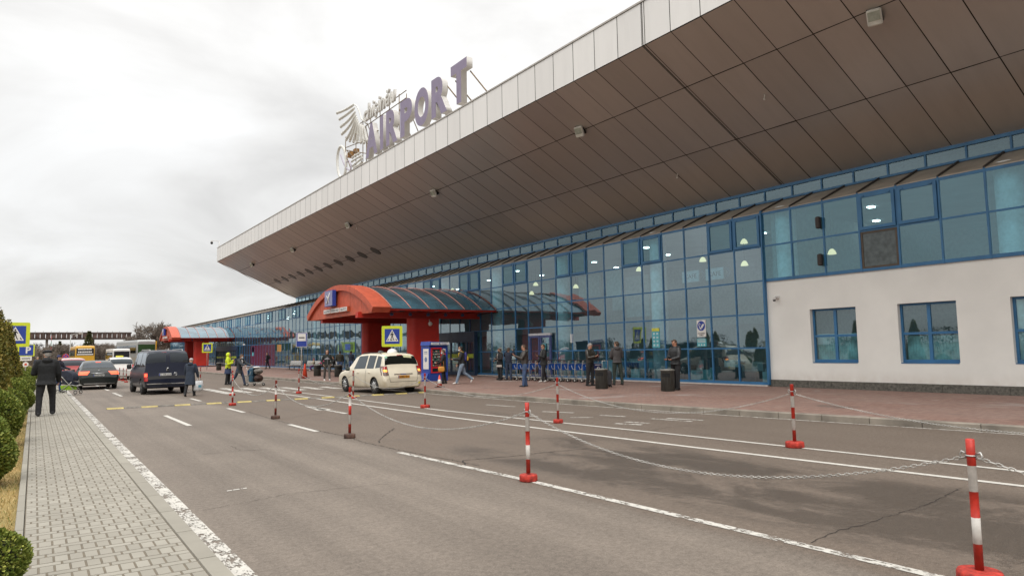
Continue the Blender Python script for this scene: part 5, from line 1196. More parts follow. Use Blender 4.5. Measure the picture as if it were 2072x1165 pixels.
class Body:
    """stations: (y, half width sill, half width belt, half width roof, z bottom, z waist, z belt, z top)"""
    def __init__(s, st, crown=.03, tight=.55): s.st = st; s.crown = crown; s.tight = tight; s.ys = [a[0] for a in st]
    def at(s, y):
        ys = s.ys
        for i in range(len(ys)-1):
            if y <= ys[i+1]: u = i+(y-ys[i])/(ys[i+1]-ys[i]); break
        else: u = len(ys)-1
        i = min(int(u), len(ys)-2); t = u-i
        a, b = s.st[i], s.st[i+1]; lin = [p+(q-p)*t for p, q in zip(a, b)]; cr = crom(s.st, u)
        return [l+(c-l)*s.tight for l, c in zip(lin, cr)]
    def prof(s, y):
        _, ws, wb, wr, zb, zm, zl, zt = s.at(y); zl = min(zl, zt-.02); h = zt-zl
        wg = wb*.965; e = .88
        half = [(0,zb),(ws*.9,zb),(ws,zb+.09),(wb,zm),(wb*.995,zm+(zl-zm)*.6),(wg,zl),(wg+(wr-wg)*e,zl+h*e),(wr*.93,zt-.005),(wr*.6,zt+s.crown*.7),(0,zt+s.crown)]
        return half
    def pt(s, y, v):     # v 0..9 right side, 9..18 mirrored to the left
        p = s.prof(y); m = v > 9; u = 18-v if m else v; x, z = crom2(p, u)
        return V((-x if m else x, y, z))
    def ty(s, z):
        y = s.ys[0]
        while y < s.ys[-1] and s.at(y)[7]+s.crown*.6 < z: y += .004
        return y
    def xs(s, y, z):
        p = s.prof(y); last = crom2(p, 1.5)
        for i in range(1, 60):
            c = crom2(p, 1.5+i*.1)
            if last[1] <= z <= c[1]: t = (z-last[1])/max(1e-6, c[1]-last[1]); return last[0]+(c[0]-last[0])*t
            last = c
        return last[0]
    def corner(s, b, z0, z1, win, side, sg, mi=0, n=8):
        g = []
        for i in range(n+1):
            z = z0+(z1-z0)*i/n; yt = s.ty(z); xo = s.xs(yt+.05, z)
            w = win[0]+(win[1]-win[0])*i/n; d = side[0]+(side[1]-side[0])*i/n
            for x, y in ((xo-w, yt-.010), (xo-.05, yt-.012), (xo-.012, yt-.002), (xo+.008, yt+.035), (s.xs(yt+d, z)+.010, yt+d)): g.append((sg*x, y, z))
        b.add(g, [(i*5+j, i*5+j+1, i*5+j+6, i*5+j+5) for i in range(n) for j in range(4)], mi, True)
    def patch(s, b, q, off=.006, n=8, m=6, mi=0, fn=None):
        """q: four (y, v) corners in order; bilinear sheet lying off the surface"""
        g = []
        for i in range(n+1):
            for j in range(m+1):
                a, c = i/n, j/m
                y = (q[0][0]*(1-a)+q[1][0]*a)*(1-c)+(q[3][0]*(1-a)+q[2][0]*a)*c; v = (q[0][1]*(1-a)+q[1][1]*a)*(1-c)+(q[3][1]*(1-a)+q[2][1]*a)*c
                p = s.pt(y, v); dy = s.pt(min(y+.02, s.ys[-1]), v)-s.pt(max(y-.02, s.ys[0]), v); dv = s.pt(y, min(v+.05, 18))-s.pt(y, max(v-.05, 0)); nn = dv.cross(dy)
                nn = nn.normalized() if nn.length > 1e-9 else V((0,0,1))
                if nn.dot(p-V((0, min(max(y, s.ys[0]+1), s.ys[-1]-1), .7))) < 0: nn = -nn
                g.append(p+nn*off)
        b.add(g, [(i*(m+1)+j, (i+1)*(m+1)+j, (i+1)*(m+1)+j+1, i*(m+1)+j+1) for i in range(n) for j in range(m)], mi, True)
    def mesh(s, ny=60, nv=5):
        b = MB(); ys = set()
        for a, c in zip(s.ys, s.ys[1:]):
            k = max(2, int((c-a)/(s.ys[-1])*ny)+1)
            for i in range(k): ys.add(a+(c-a)*i/k)
        ys = sorted(ys)+[s.ys[-1]]; rings = []
        for y in ys:
            r = [s.pt(y, 18*i/(18*nv)) for i in range(18*nv)]; rings.append(r)
        b.loft(rings, 0, True); return b
def crom2(p, u):
    n = len(p)-1; i = min(int(u), n-1); t = u-i; a, b, c, d = p[max(i-1,0)], p[i], p[i+1], p[min(i+2,n)]
    lin = (b[0]+(c[0]-b[0])*t, b[1]+(c[1]-b[1])*t)
    cr = [.5*((2*b[k])+(-a[k]+c[k])*t+(2*a[k]-5*b[k]+4*c[k]-d[k])*t*t+(-a[k]+3*b[k]-3*c[k]+d[k])*t**3) for k in (0, 1)]
    return (lin[0]*.6+cr[0]*.4, lin[1]*.6+cr[1]*.4)
def wheel(t, x, y, r, w, spokes=7, rim=None):
    b = MB(); s = 1 if x > 0 else -1
    b.lathe([(r*.62,-w/2),(r*.90,-w/2),(r,-w*.36),(r,w*.36),(r*.90,w/2),(r*.62,w/2)], (x,y,r), 28, 0, 'X'); o = b.build('wheel', TYRE, t)
    b = MB(); xo = x+s*w*.44
    b.lathe([(r*.60,-.012),(r*.66,-.004),(r*.66,.004),(r*.60,.012)], (xo,y,r), 24, 0, 'X'); b.lathe([(r*.61,-.03),(r*.61,-.028)], (xo-s*.04,y,r), 20, 1, 'X')
    b.lathe([(.07,-.015),(.06,.015)], (xo,y,r), 12, 0, 'X'); b.lathe([(r*.60,-.022),(r*.60,-.018)], (xo-s*.012,y,r), 20, 1, 'X')
    for k in range(spokes):
        a = 2*pi*k/spokes; b.tube([(xo,y,r),(xo-s*.005,y+r*.60*cos(a),r+r*.60*sin(a))], [.045,.036], 5, 0)
    b.build('rim', [rim or ALLOY, HOLE], o)
def car(name, label, cat, loc, rz, st, wheels, paint, side_glass, rear, wind, lamps, extra=None, group=None, crown=.03, rim=None, spokes=9, wr=.32, bumper=None, tight=.55):
    t = thing(name, label, cat, loc, rz, group); B = Body(st, crown, tight)
    me = B.mesh().mesh('b', paint); bm = bmesh.new(); bm.from_mesh(me); bmesh.ops.remove_doubles(bm, verts=bm.verts, dist=1e-5); bmesh.ops.recalc_face_normals(bm, faces=bm.faces); bm.to_mesh(me); bm.free()
    ct = MB(); hw = max(a[2] for a in st)
    for y in wheels:
        for s in (-1, 1): ct.lathe([(wr*1.16, s*(hw-.30)), (wr*1.16, s*(hw+.2))], (0,y,wr*1.02), 28, 0, 'X')
    co_ = ct.build('cut', HOLE); 
    o = bpy.data.objects.new('tmp', me); COL.objects.link(o); md = o.modifiers.new('b', 'BOOLEAN'); md.object = co_; md.operation = 'DIFFERENCE'; md.solver = 'EXACT'
    dg = bpy.context.evaluated_depsgraph_get(); dg.update(); me2 = bpy.data.meshes.new_from_object(o.evaluated_get(dg), depsgraph=dg); bpy.data.objects.remove(o); bpy.data.objects.remove(co_)
    set_mats(me2, [paint, HOLE])
    for p in me2.polygons:
        c = p.center; inn = any((c.y-y)**2+(c.z-wr*1.02)**2 < (wr*1.165)**2 and abs(c.x) < hw for y in wheels) and (abs(p.normal.x) > .95 and abs(c.x) < hw-.25 or abs(p.normal.x) < .3 and abs(math.hypot(c.y-min(wheels, key=lambda q: abs(q-c.y)), c.z-wr*1.02)-wr*1.16) < .03)
        p.material_index = 1 if inn else 0
    link('body', me2, t)
    for y in wheels:
        for s in (-1, 1): wheel(t, s*(hw-.125), y, wr, .21, spokes, rim)
    for q in side_glass:
        for mir in (0, 1):
            qq = [(y, 18-v if mir else v) for y, v in q]; b = MB(); B.patch(b, qq, .004); b.build('side_window', CGL, t)
    for nm, qs, m in rear:
        b = MB()
        for q in qs: B.patch(b, q, .005, 8, 10)
        b.build(nm, m, t)
    if wind: b = MB(); B.patch(b, wind, .004, 6, 12); b.build('windscreen', CGL, t)
    for nm, q, m, both in lamps:
        for mir in ((0, 1) if both else (0,)):
            b = MB(); B.patch(b, [(y, 18-v if mir else v) for y, v in q], .008, 5, 5); b.build(nm, m, t)
    if bumper:
        b = MB()
        for q in bumper: B.patch(b, q, .004, 6, 14)
        b.build('bumper_trim', TRIM, t)
    if extra: extra(t, B)
    return t
def plate_(t, y, z, m, txt, w=.52, x=0, rot=8):
    b = MB(); b.cbox((x,y,z),(w,.012,.11),0,Matrix.Rotation(rad(rot),3,'X')); o = b.build('number_plate', m, t)
    b = MB(); b.cbox((x-w/2+.02,y-.0075,z),(.035,.002,.10),0,Matrix.Rotation(rad(rot),3,'X')); b.build('plate_band', PB, o)
    if txt: text_on('plate_text', txt, (x-w*.40,x+w*.44,-.03,.03), Matrix.Rotation(rad(rot),3,'X') @ FACE_S, (0,y-.0075,z), mat('plate_black', (.02,.02,.02), .6), .001, .01, o)
PY_ = mat('plate_amber', (.62,.26,.02), .5); PWT = mat('plate_white', (.62,.62,.6), .5)
# --- cream taxi : compact people carrier
ZAF = [(0,.72,.80,.72,.30,.50,.60,.66),(.05,.80,.87,.80,.26,.52,.70,.80),(.11,.83,.885,.82,.25,.54,.80,.93),(.17,.85,.89,.80,.24,.55,.90,1.05),(.26,.86,.895,.75,.23,.56,.96,1.34),(.38,.865,.90,.70,.22,.56,.97,1.54),(.60,.87,.90,.67,.22,.58,.97,1.61),(1.6,.87,.90,.66,.22,.6,.96,1.645),(2.5,.87,.90,.65,.22,.6,.94,1.61),(2.95,.87,.90,.63,.22,.6,.93,1.49),(3.35,.87,.895,.62,.22,.6,.92,1.22),(3.62,.87,.885,.62,.23,.6,.90,1.02),(4.0,.85,.87,.64,.23,.58,.84,.93),(4.3,.80,.82,.62,.24,.54,.72,.80),(4.45,.66,.70,.55,.28,.5,.60,.66)]
def taxi_x(t, B):
    yb = B.ty(.80); b = MB(); b.cbox((0,yb-.012,.80),(.86,.03,.035),0,None,.008); b.build('tailgate_bar', CHR, t)
    b = MB(); b.cbox((0,yb-.028,.80),(.24,.008,.028)); b.build('badge_strip', mat('badge_blue', (.03,.08,.3), .4), t)
    plate_(t, B.ty(.69)-.02, .69, PY_, 'XBK 411')
    for s in (-1, 1):
        b = MB(); B.corner(b, .76, 1.13, (.17,.13), (.20,.30), s); o = b.build('tail_lamp', LGREY, t)
        b = MB(); B.corner(b, .90, .99, (.13,.12), (.05,.06), s); 
        for q in range(len(b.v)): b.v[q] = (b.v[q][0]*1.002, b.v[q][1]-.006, b.v[q][2])
        b.build('indicator', LAMB, o)
        b = MB(); B.corner(b, 1.02, 1.10, (.13,.12), (.06,.06), s)
        for q in range(len(b.v)): b.v[q] = (b.v[q][0]*1.002, b.v[q][1]-.006, b.v[q][2])
        b.build('red_lens', LRED, o)
        g = MB(); pts = [(s*(B.xs(B.ty(z)+.05, z)-w_), B.ty(z)-.004, z) for z, w_ in ((.50,.26),(.62,.22),(.76,.18),(.95,.16),(1.12,.145))]; g.tube(pts, .006, 4); g.build('door_gap', TRIM, t)
    g = MB(); g.tube([(-.62,B.ty(.5)-.003,.50),(.62,B.ty(.5)-.003,.50)], .006, 4); g.build('door_gap', TRIM, t)
    for s in (-1, 1):
        b = MB(); b.cbox((s*1.0,3.05,1.0),(.20,.12,.15),0,None,.04); b.tube([(s*.88,3.08,.97),(s*.96,3.06,.98)], .02, 5); b.build('wing_mirror', mat('mirror_dark', (.03,.04,.035), .5), t)
        b = MB(); b.tube([(s*.60,.75,1.62),(s*.61,.9,1.67),(s*.60,2.2,1.675),(s*.58,2.5,1.60)], .018, 6); b.build('roof_rail', TRIM, t)
        for y in (1.62, 2.62):
            b = MB(); b.cbox((s*.905,y-.32,.86),(.03,.15,.03),0,None,.008); b.build('door_handle', CREAM, t)
            b = MB(); pts = [B.pt(y, v if s > 0 else 18-v) for v in (2.4,3,3.6,4.4,5.0)]; b.tube([p+V((s*.002,0,0)) for p in pts], .006, 4); b.build('door_gap', TRIM, t)
    b = MB(); b.tube([(-.12,.36,1.555),(.12,.36,1.555)], .02, 6); b.build('brake_light', LRED, t)
    b = MB(); b.ell((.28,1.45,1.66),(.23,.17,.17),16,8,0,None,-.2); b.build('taxi_dome', mat('white_dome', (.72,.72,.70), .35), t)
    b = MB(); b.ell((-.10,1.75,1.66),(.16,.08,.10),12,6,0,None,-.2); b.build('roof_lamp', mat('dark_dome', (.06,.06,.06), .4), t)
    b = MB(); B.patch(b, [(.30,7.7),(.36,7.5),(.37,8.6),(.31,8.6)], .012, 3, 4); b.build('window_sticker', mat('sticker_pale', (.5,.5,.3), .5), t)
    b = MB(); B.patch(b, [(.315,10.6),(.37,10.6),(.37,11.4),(.32,11.4)], .012, 3, 4); b.build('window_sticker', mat('sticker_green', (.25,.45,.32), .5), t)
    b = MB(); b.add([(.66,-.012,.40),(.78,.0,.40),(.72,-.004,.50)], [(0,1,2)]); b.build('warning_sticker', mat('sticker_yellow', (.6,.5,.03), .5), t)
VGL = 6.1
def pvan(name, label, loc, rz, paint, txt, pm, extra, group=None):
    return car(name, label, 'car', loc, rz, ZAF, (.88, 3.58), paint,
      [[(2.78,5.12),(1.72,5.12),(1.72,6.0),(2.55,6.0)],[(1.60,5.12),(.98,5.12),(.98,6.0),(1.60,6.0)],[(.86,5.14),(.42,5.2),(.50,5.95),(.86,6.0)]],
      [('rear_window',[[(.21,6.5),(.36,6.5),(.36,11.5),(.21,11.5)]],CGL)], [(3.48,6.5),(3.0,6.5),(3.0,11.5),(3.48,11.5)],
      [], extra, group,
      bumper=[[(.0,1.2),(.045,1.6),(.045,16.4),(.0,16.8)]] if False else None)
pvan('taxi', 'cream people carrier taxi with amber plate stopped on the speed bump', (12.42,25.98,0), rad(4.5), CREAM, '', PY_, taxi_x)
# --- dark navy van
VAN = [(0,.80,.88,.84,.34,.52,.60,.66),(.04,.86,.93,.90,.30,.55,.72,.86),(.08,.88,.945,.92,.29,.60,.95,1.10),(.14,.90,.95,.88,.28,.62,1.12,1.55),(.22,.905,.955,.82,.28,.62,1.14,1.83),(.36,.91,.955,.79,.27,.62,1.14,1.915),(1.6,.91,.955,.78,.27,.62,1.14,1.95),(3.0,.91,.955,.77,.27,.62,1.13,1.92),(3.4,.91,.955,.75,.27,.62,1.12,1.80),(3.85,.91,.95,.72,.28,.62,1.10,1.42),(4.1,.9,.94,.72,.28,.62,1.06,1.16),(4.5,.87,.90,.70,.28,.6,.92,1.0),(4.78,.78,.82,.66,.30,.55,.72,.78)]
def van_x(t, B):
    plate_(t, B.ty(.88)-.015, .88, PWT, 'C XM 653', .50, -.12, 4)
    for s in (-1, 1):
        b = MB(); B.corner(b, .60, .97, (.12,.10), (.10,.14), s); o = b.build('tail_lamp', LRED, t)
        b = MB(); B.corner(b, .80, .93, (.10,.09), (.05,.05), s); 
        for q in range(len(b.v)): b.v[q] = (b.v[q][0]*1.002, b.v[q][1]-.006, b.v[q][2])
        b.build('lit_lens', LON, o)
    b = MB(); b.box(-.86,-.03,.46,.86,.03,.50); b.build('bumper_strip', CHR, t)
    b = MB(); b.tube([(0,B.ty(z)-.004,z) for z in (.6,.8,1.0,1.2,1.4,1.6,1.8)], .010, 4); b.build('door_gap', TRIM, t)
    yv = B.ty(.92)-.012; b = MB(); b.tube([(.30+.065*cos(2*pi*i/18),yv,.90+.065*sin(2*pi*i/18)) for i in range(18)], .009, 5, closed=True)
    b.tube([(.25,yv,.94),(.285,yv,.85),(.30,yv,.885),(.315,yv,.85),(.35,yv,.94)], .008, 4); b.tube([(.275,yv,.955),(.30,yv,.905),(.325,yv,.955)], .008, 4); b.build('round_badge', CHR, t)
    b = MB(); b.cbox((-.02,B.ty(1.1)-.02,1.10),(.10,.05,.16),0,None,.02); b.build('door_handle', CHR, t)
    for s in (-1, 1):
        b = MB(); b.cbox((s*1.07,3.55,1.22),(.20,.10,.24),0,None,.04); b.tube([(s*.93,3.55,1.18),(s*1.02,3.55,1.18)], .025, 5); b.build('wing_mirror', TRIM, t)
        b = MB(); b.tube([(s*.66,.5,1.92),(s*.67,.62,1.985),(s*.66,2.7,1.99),(s*.64,2.85,1.93)], .022, 6); b.build('roof_rail', ALLOY, t)
    b = MB(); b.tube([(-.25,.24,1.86),(-.06,.24,1.865)], .012, 5); b.build('brake_light', LRED, t)
car('van', 'dark navy van with two tinted rear windows and roof rails seen from behind', 'van', (4.98,34.55,0), rad(2.2), VAN, (.95, 3.85), NVB,
    [[(3.5,5.12),(2.7,5.12),(2.7,6.05),(3.25,6.05)],[(2.58,5.12),(1.5,5.12),(1.5,6.05),(2.58,6.05)],[(1.4,5.12),(.35,5.16),(.40,6.05),(1.4,6.05)]],
    [('rear_window',[[(.118,5.7),(.245,6.6),(.215,8.82),(.118,8.82)]],CGL),('rear_window',[[(.118,12.3),(.245,11.4),(.215,9.18),(.118,9.18)]],CGL)], [(3.98,6.5),(3.5,6.5),(3.5,11.5),(3.98,11.5)],
    [], van_x, wr=.335, rim=mat('dark_rim', (.12,.12,.12), .5, metal=.5), bumper=[[(.002,1.5),(.03,2.6),(.03,15.4),(.002,16.5)]])
# --- black estate car
EST = [(0,.74,.82,.76,.30,.50,.58,.62),(.05,.82,.89,.84,.26,.54,.68,.74),(.12,.85,.915,.85,.24,.56,.80,.90),(.24,.87,.92,.82,.22,.57,.90,1.0),(.42,.88,.925,.74,.21,.58,.95,1.14),(.80,.885,.925,.66,.20,.58,.95,1.40),(1.15,.885,.925,.63,.20,.58,.94,1.465),(2.0,.885,.925,.62,.20,.58,.93,1.50),(2.75,.885,.925,.60,.20,.58,.92,1.45),(3.15,.885,.92,.60,.20,.58,.91,1.25),(3.55,.88,.91,.62,.20,.58,.90,1.0),(4.2,.86,.88,.62,.22,.56,.80,.90),(4.7,.76,.78,.58,.24,.5,.66,.74),(4.85,.62,.66,.5,.28,.5,.56,.60)]
def est_x(t, B):
    plate_(t, B.ty(.74)-.02, .74, PWT, 'BHW 027', .50, -.02, 14)
    for s in (-1, 1): b = MB(); B.corner(b, .78, .96, (.34,.42), (.16,.24), s); b.build('tail_lamp', LON, t)
    b = MB(); b.tube([(-.36,B.ty(.86)-.012,.86),(.36,B.ty(.86)-.012,.86)], .018, 6); b.build('chrome_bar', CHR, t)
    b = MB(); b.box(-.70,-.004,.30,.70,.03,.335); b.build('bumper_strip', CHR, t)
    ys = B.ty(.985)-.012; b = MB(); b.tube([(.05*cos(2*pi*i/14),ys,.985+.05*sin(2*pi*i/14)) for i in range(14)], .006, 4, closed=True)
    for k in range(3): a = pi/2+2*pi*k/3; b.tube([(0,ys,.985),(.05*cos(a),ys,.985+.05*sin(a))], .005, 4)
    b.build('star_badge', CHR, t)
    b = MB(); b.tube([(-.12,.80,1.435),(.12,.80,1.435)], .018, 6); b.build('brake_light', LON, t); b = MB(); b.tube([(.05,.46,1.16),(.30,.44,1.13),(.42,.45,1.14)], .012, 5); b.build('wiper', TRIM, t)
    for s in (-1, 1): b = MB(); b.cbox((s*1.0,3.05,.98),(.18,.10,.13),0,None,.04); b.build('wing_mirror', BKP, t)
car('estate_car', 'black estate car with lit red tail lamps stopped at the left kerb', 'car', (2.88,42.9,0), rad(1.2), EST, (.98,3.85), BKP,
    [[(2.95,5.12),(2.0,5.12),(2.0,6.0),(2.6,6.0)],[(1.9,5.12),(1.05,5.12),(1.15,6.0),(1.9,6.0)]],
    [('rear_window',[[(.40,6.9),(.78,6.9),(.78,11.1),(.40,11.1)]],CGL)], [(3.45,6.6),(2.9,6.6),(2.9,11.4),(3.45,11.4)], [], est_x)
def small_x(txt, pm, roofl=None):
    def f(t, B):
        plate_(t, B.ty(.70)-.02, .70, pm, '')
        for s in (-1, 1): b = MB(); B.corner(b, .78, 1.12, (.15,.12), (.2,.26), s); b.build('tail_lamp', LRED, t)
        for s in (-1, 1): b = MB(); b.cbox((s*1.0,3.05,1.0),(.18,.10,.14),0,None,.04); b.build('wing_mirror', TRIM, t)
        if roofl: b = MB(); b.cbox((0,1.6,1.72),(.5,.22,.14),0,None,.03); b.build('roof_sign', roofl, t)
    return f
def hatch(name, label, loc, rz, paint, x):
    return car(name, label, 'car', loc, rz, ZAF, (.88, 3.58), paint, [[(2.78,5.12),(1.72,5.12),(1.72,6.0),(2.55,6.0)],[(1.60,5.12),(.60,5.12),(.60,6.0),(1.60,6.0)]],
      [('rear_window',[[(.20,6.4),(.36,6.4),(.36,11.6),(.20,11.6)]],CGL)], None, [], x)
hatch('taxi', 'white taxi with a yellow roof sign between the black estate and the van', (5.35,59,0), 0, WHP, small_x('', PWT, mat('roof_sign_yellow', (.6,.55,.05), .5)))
h_ = hatch('hatchback', 'red hatchback with a white roof ahead of the black estate', (2.15,54,0), rad(3), RDP, small_x('', PWT))
b = MB(); Body(ZAF).patch(b, [(.40,6.6),(2.4,6.6),(2.4,11.4),(.40,11.4)], .008, 8, 10); b.build('roof_wrap', WHP, h_)
# --- coaches
def coach(label, loc, rz, L, H, W, paint, band, glassm, belt, decal=None, name='coach'):
    w = W/2; st = [(0,w*.92,w*.96,w*.9,.42,.9,H*.5,H*.93),(.06,w*.97,w*.995,w*.95,.35,.9,H*.5,H*.975),(.3,w,w,w*.965,.30,.9,H*.5,H),(L*.5,w,w,w*.965,.3,.9,H*.5,H),(L-.4,w,w,w*.96,.3,.9,H*.5,H),(L-.1,w*.95,w*.97,w*.9,.33,.9,H*.5,H*.95),(L,w*.88,w*.9,w*.8,.4,.9,H*.48,H*.85)]
    t = thing(name, label, 'coach' if H > 2.9 else 'minibus', loc, rz, None); B = Body(st, .05, .2); me = B.mesh(24, 4).mesh('body', paint); link('body', me, t)
    z0, z1 = belt
    for s in (-1, 1):
        g = MB(); n = max(3, int((L-1)/1.5)); x = s*(w+.006)
        for k in range(n): y0 = .5+(L-1.1)*k/n; y1 = .5+(L-1.1)*(k+1)/n-.05; g.add([(x,y0,z0),(x,y1,z0),(x*.975,y1,z1),(x*.975,y0,z1)], [(0,1,2,3)])
        g.build('side_window', CGL, t)
        for y in (L*.27, L*.80): wheel(t, s*(w-.14), y, .46 if H > 2.9 else .34, .26, 8)
        b = MB(); b.box(s*w*.86-.14,-.025,.75,s*w*.86+.14,.03,1.25); b.build('tail_lamp', LRED, t)
        b = MB(); b.tube([(s*w*.9,L-.2,H*.8),(s*(w+.22),L+.05,H*.72),(s*(w+.24),L+.05,H*.55)], .05, 6); b.build('wing_mirror', TRIM, t)
    b = MB(); b.box(-w*.86,-.03,z0+.05,w*.86,.03,z1+.12); b.build('rear_window', glassm, t)
    if band: b = MB(); b.box(-w*.95,-.02,.55,w*.95,.05,z0-.1); b.build('rear_panel', band, t)
    b = MB(); b.box(-w*.93,-.045,.36,w*.93,.05,.55); b.build('bumper', TRIM, t); b = MB(); b.cbox((0,-.05,.72),(.5,.01,.12)); b.build('number_plate', PWT, t)
    if decal: decal(t, w, z0, z1)
    return t
def dec_y(t, w, z0, z1):
    b = MB(); R = random.Random(6); m = PW
    for r in range(2):
        x = -w*.7
        while x < w*.65: q = R.uniform(.10,.22); b.box(x,-.036,z0+.85-.42*r,x+q,-.031,z0+1.05-.42*r); x += q+.05
    b.box(-w*.8,-.036,z0+.12,w*.8,-.031,z0+.26); b.build('window_print', m, t)
coach('yellow coach seen from behind beyond the black estate car', (6.05,118,0), rad(1.5), 10.5, 3.35, 2.5, YLP, None, mat('coach_dark', (.02,.02,.024), .2), (1.95,2.85), dec_y)
coach('white minibus beyond the parked cars, left of the silver coach', (9.6,106,0), rad(3), 7, 2.75, 2.1, WHP, None, mat('coach_dark', (.02,.02,.024), .2), (1.45,2.3), name='minibus')
b = None
sc_ = coach('silver and yellow coach with a green tinted rear window', (13.35,113,0), rad(8), 12, 4.05, 2.6, SVP, mat('coach_grey_panel', (.30,.30,.29), .5), mat('coach_green', (.03,.065,.022), .2), (2.2,3.3))
for s, nm in ((1,'yellow_edge'),):
    b = MB(); b.box(1.18,-.04,.5,1.34,.3,3.9); b.build(nm, YLP, sc_)
b = MB(); b.box(-1.315,7.5,.6,-1.30,10.5,2.0); b.build('side_stripe', YLP, sc_)
# ------------------------------------------------------------------ people
SKIN = mat('skin', (.48,.27,.18), .55, var=.08, vs=9); SKIN2 = mat('skin_ruddy', (.52,.26,.17), .55, var=.08, vs=9)
EYE_ = mat('eye_dark', (.02,.015,.012), .3); LIP = mat('lip', (.38,.13,.11), .5)
def cloth(name, col, rough=.85, bump=.5, bs=14, var=.18): return mat(name, col, rough, var=var, vs=7, bump=bump, bs=bs)
def ring(c, rx, ry, R_, F_, n=16, sq=2.3):
    o = []
    for i in range(n):
        a = 2*pi*i/n; ca, sa = cos(a), sin(a); k = (abs(ca)**sq+abs(sa)**sq)**(-1/sq)
        o.append(c+R_*(rx*ca*k)+F_*(ry*sa*k))
    return o
def limb(b, pts, rs, n=12, mi=0):      # round tapering limb with round ends
    p0 = V(pts[0]); p1 = V(pts[-1])
    b.ell(p0, (rs[0],)*3, n, 7, mi); b.ell(p1, (rs[-1],)*3, n, 7, mi)
    b.tube(pts, rs, n, mi)
    for p, r in zip(pts[1:-1], rs[1:-1]): b.ell(V(p), (r*1.0,)*3, n, 7, mi)
def fuse(b, vox, sm=4):
    me = modded(b, [('REMESH', dict(mode='VOXEL', voxel_size=vox, use_smooth_shade=True)), ('SMOOTH', dict(factor=.5, iterations=sm))])
    for p in me.polygons: p.use_smooth = True
    return me
def person(label, loc, face, H=1.75, pose=None, top=None, legs=None, shoe=None, hair=None, hem=.47, fat=1.0, hat=None, mask=False, skirt=0, hoodup=None, collar=True, beard=None, hood=None, belt_band=None, skin=None, two=None):
    """face: heading in degrees, 0 = away along the road, + turns left.  pose angles in degrees."""
    po = dict(lean=0, lL=(6,4), lR=(-4,6), aL=(5,10,15,0), aR=(5,10,15,0), head=(0,0), sit=None); po.update(pose or {})
    k = H/1.75; t = thing('person', label, 'person', loc, rad(face)); Xv = V((1,0,0))
    sk = skin or SKIN
    thigh, shin, ank = .42*k, .42*k, .085*k
    J = {}
    def leg(s, fl, kn, ab=3):
        a = rad(fl); b2 = rad(fl-kn); hp = V((s*.095*k*fat**.5, 0, 0))
        d1 = V((s*sin(rad(ab)), sin(a), -cos(a))).normalized(); d2 = V((s*sin(rad(ab))*.4, sin(b2), -cos(b2))).normalized()
        kn_ = hp+d1*thigh; an = kn_+d2*shin; return hp, kn_, an, d2
    L = leg(-1, *po['lL']); R_ = leg(1, *po['lR'])
    low = min(L[2].z, R_[2].z); pz = -low+ank
    if po['sit']: pz = po['sit']
    O = V((0,0,pz)); L = [O+q for q in L[:3]]+[L[3]]; R_ = [O+q for q in R_[:3]]+[R_[3]]
    ln = rad(po['lean']); up = V((0, sin(ln), cos(ln))); F = V((0, cos(ln), -sin(ln)))
    T = lambda h, f=0: O+up*h*k+F*f*k
    sh_h = .50; sw = .185*k*min(1.12, fat**.5)
    nk = T(.555, -.005); hd = T(.70, .02)
    yw, pt = rad(po['head'][0]), rad(po['head'][1])
    HR = Matrix.Rotation(yw, 3, 'Z') @ Matrix.Rotation(-ln*.6-pt, 3, 'X')
    # --- arms
    def arm(s, fl, ab, el, inw):
        sh = T(sh_h)+Xv*s*sw; a = rad(fl)+ln; b2 = rad(fl+el)+ln
        d1 = V((s*sin(rad(ab)), sin(a)*cos(rad(ab)), -cos(a)*cos(rad(ab)))).normalized()
        d2 = V((-s*sin(rad(inw))+s*sin(rad(ab))*.5, sin(b2), -cos(b2))).normalized()
        e = sh+d1*.295*k; w_ = e+d2*.255*k; return sh, e, w_, d2
    aL = arm(-1, *po['aL']); aR = arm(1, *po['aR'])
    # --- body : one continuous surface
    b = MB()
    secs = [(-.05,.12,.09),(.03,.145,.10),(.16,.12,.085),(.30,.14,.10),(.42,.155,.105),(.50,.13,.085),(.545,.06,.06),(.60,.052,.056),(.66,.052,.058)]
    b.loft([ring(T(h), rx*k*fat**.5, ry*k*fat, Xv, F) for h, rx, ry in secs])
    for q in (L, R_): limb(b, q[:3], [.075*k*fat**.5,.052*k,.036*k])
    for q in (aL, aR): limb(b, q[:3], [.048*k,.038*k,.027*k])
    hs = [(-.115,.028,.030,.055),(-.10,.045,.055,.030),(-.065,.060,.075,.012),(-.02,.069,.090,.002),(.03,.074,.096,0),(.07,.073,.094,-.004),(.10,.060,.078,-.006),(.122,.032,.044,-.008),(.128,.008,.012,-.008)]
    b.loft([ring(hd+HR @ V((0,f*k,z*k)), rx*k, ry*k, HR @ Xv, HR @ V((0,1,0)), 18, 2.05) for z, rx, ry, f in hs])
    b.ell(hd+HR @ V((0,.098*k,-.020*k)), (.013*k,.020*k,.018*k), 8, 6); b.tube([hd+HR @ V((0,.088*k,.022*k)), hd+HR @ V((0,.104*k,-.018*k))], [.008*k,.013*k], 8)
    me = fuse(b, .0115, 3); bm = bmesh.new(); bm.from_mesh(me); n0 = len(bm.faces)
    b = MB(); b.v = [tuple(v.co) for v in me.vertices]; b.f = [tuple(p.vertices) for p in me.polygons]; b.m = [0]*len(b.f); b.s = [True]*len(b.f); bm.free()
    for s in (-1, 1):
        b.ell(hd+HR @ V((s*.076*k,-.005*k,.002*k)), (.010*k,.020*k,.032*k), 8, 6, 0, HR)
        b.ell(hd+HR @ V((s*.030*k,.086*k,.022*k)), (.011*k,.008*k,.007*k), 8, 5, 1, HR)
        b.tube([hd+HR @ V((s*.014*k,.096*k,.038*k)), hd+HR @ V((s*.046*k,.085*k,.040*k))], .005*k, 5, 2)
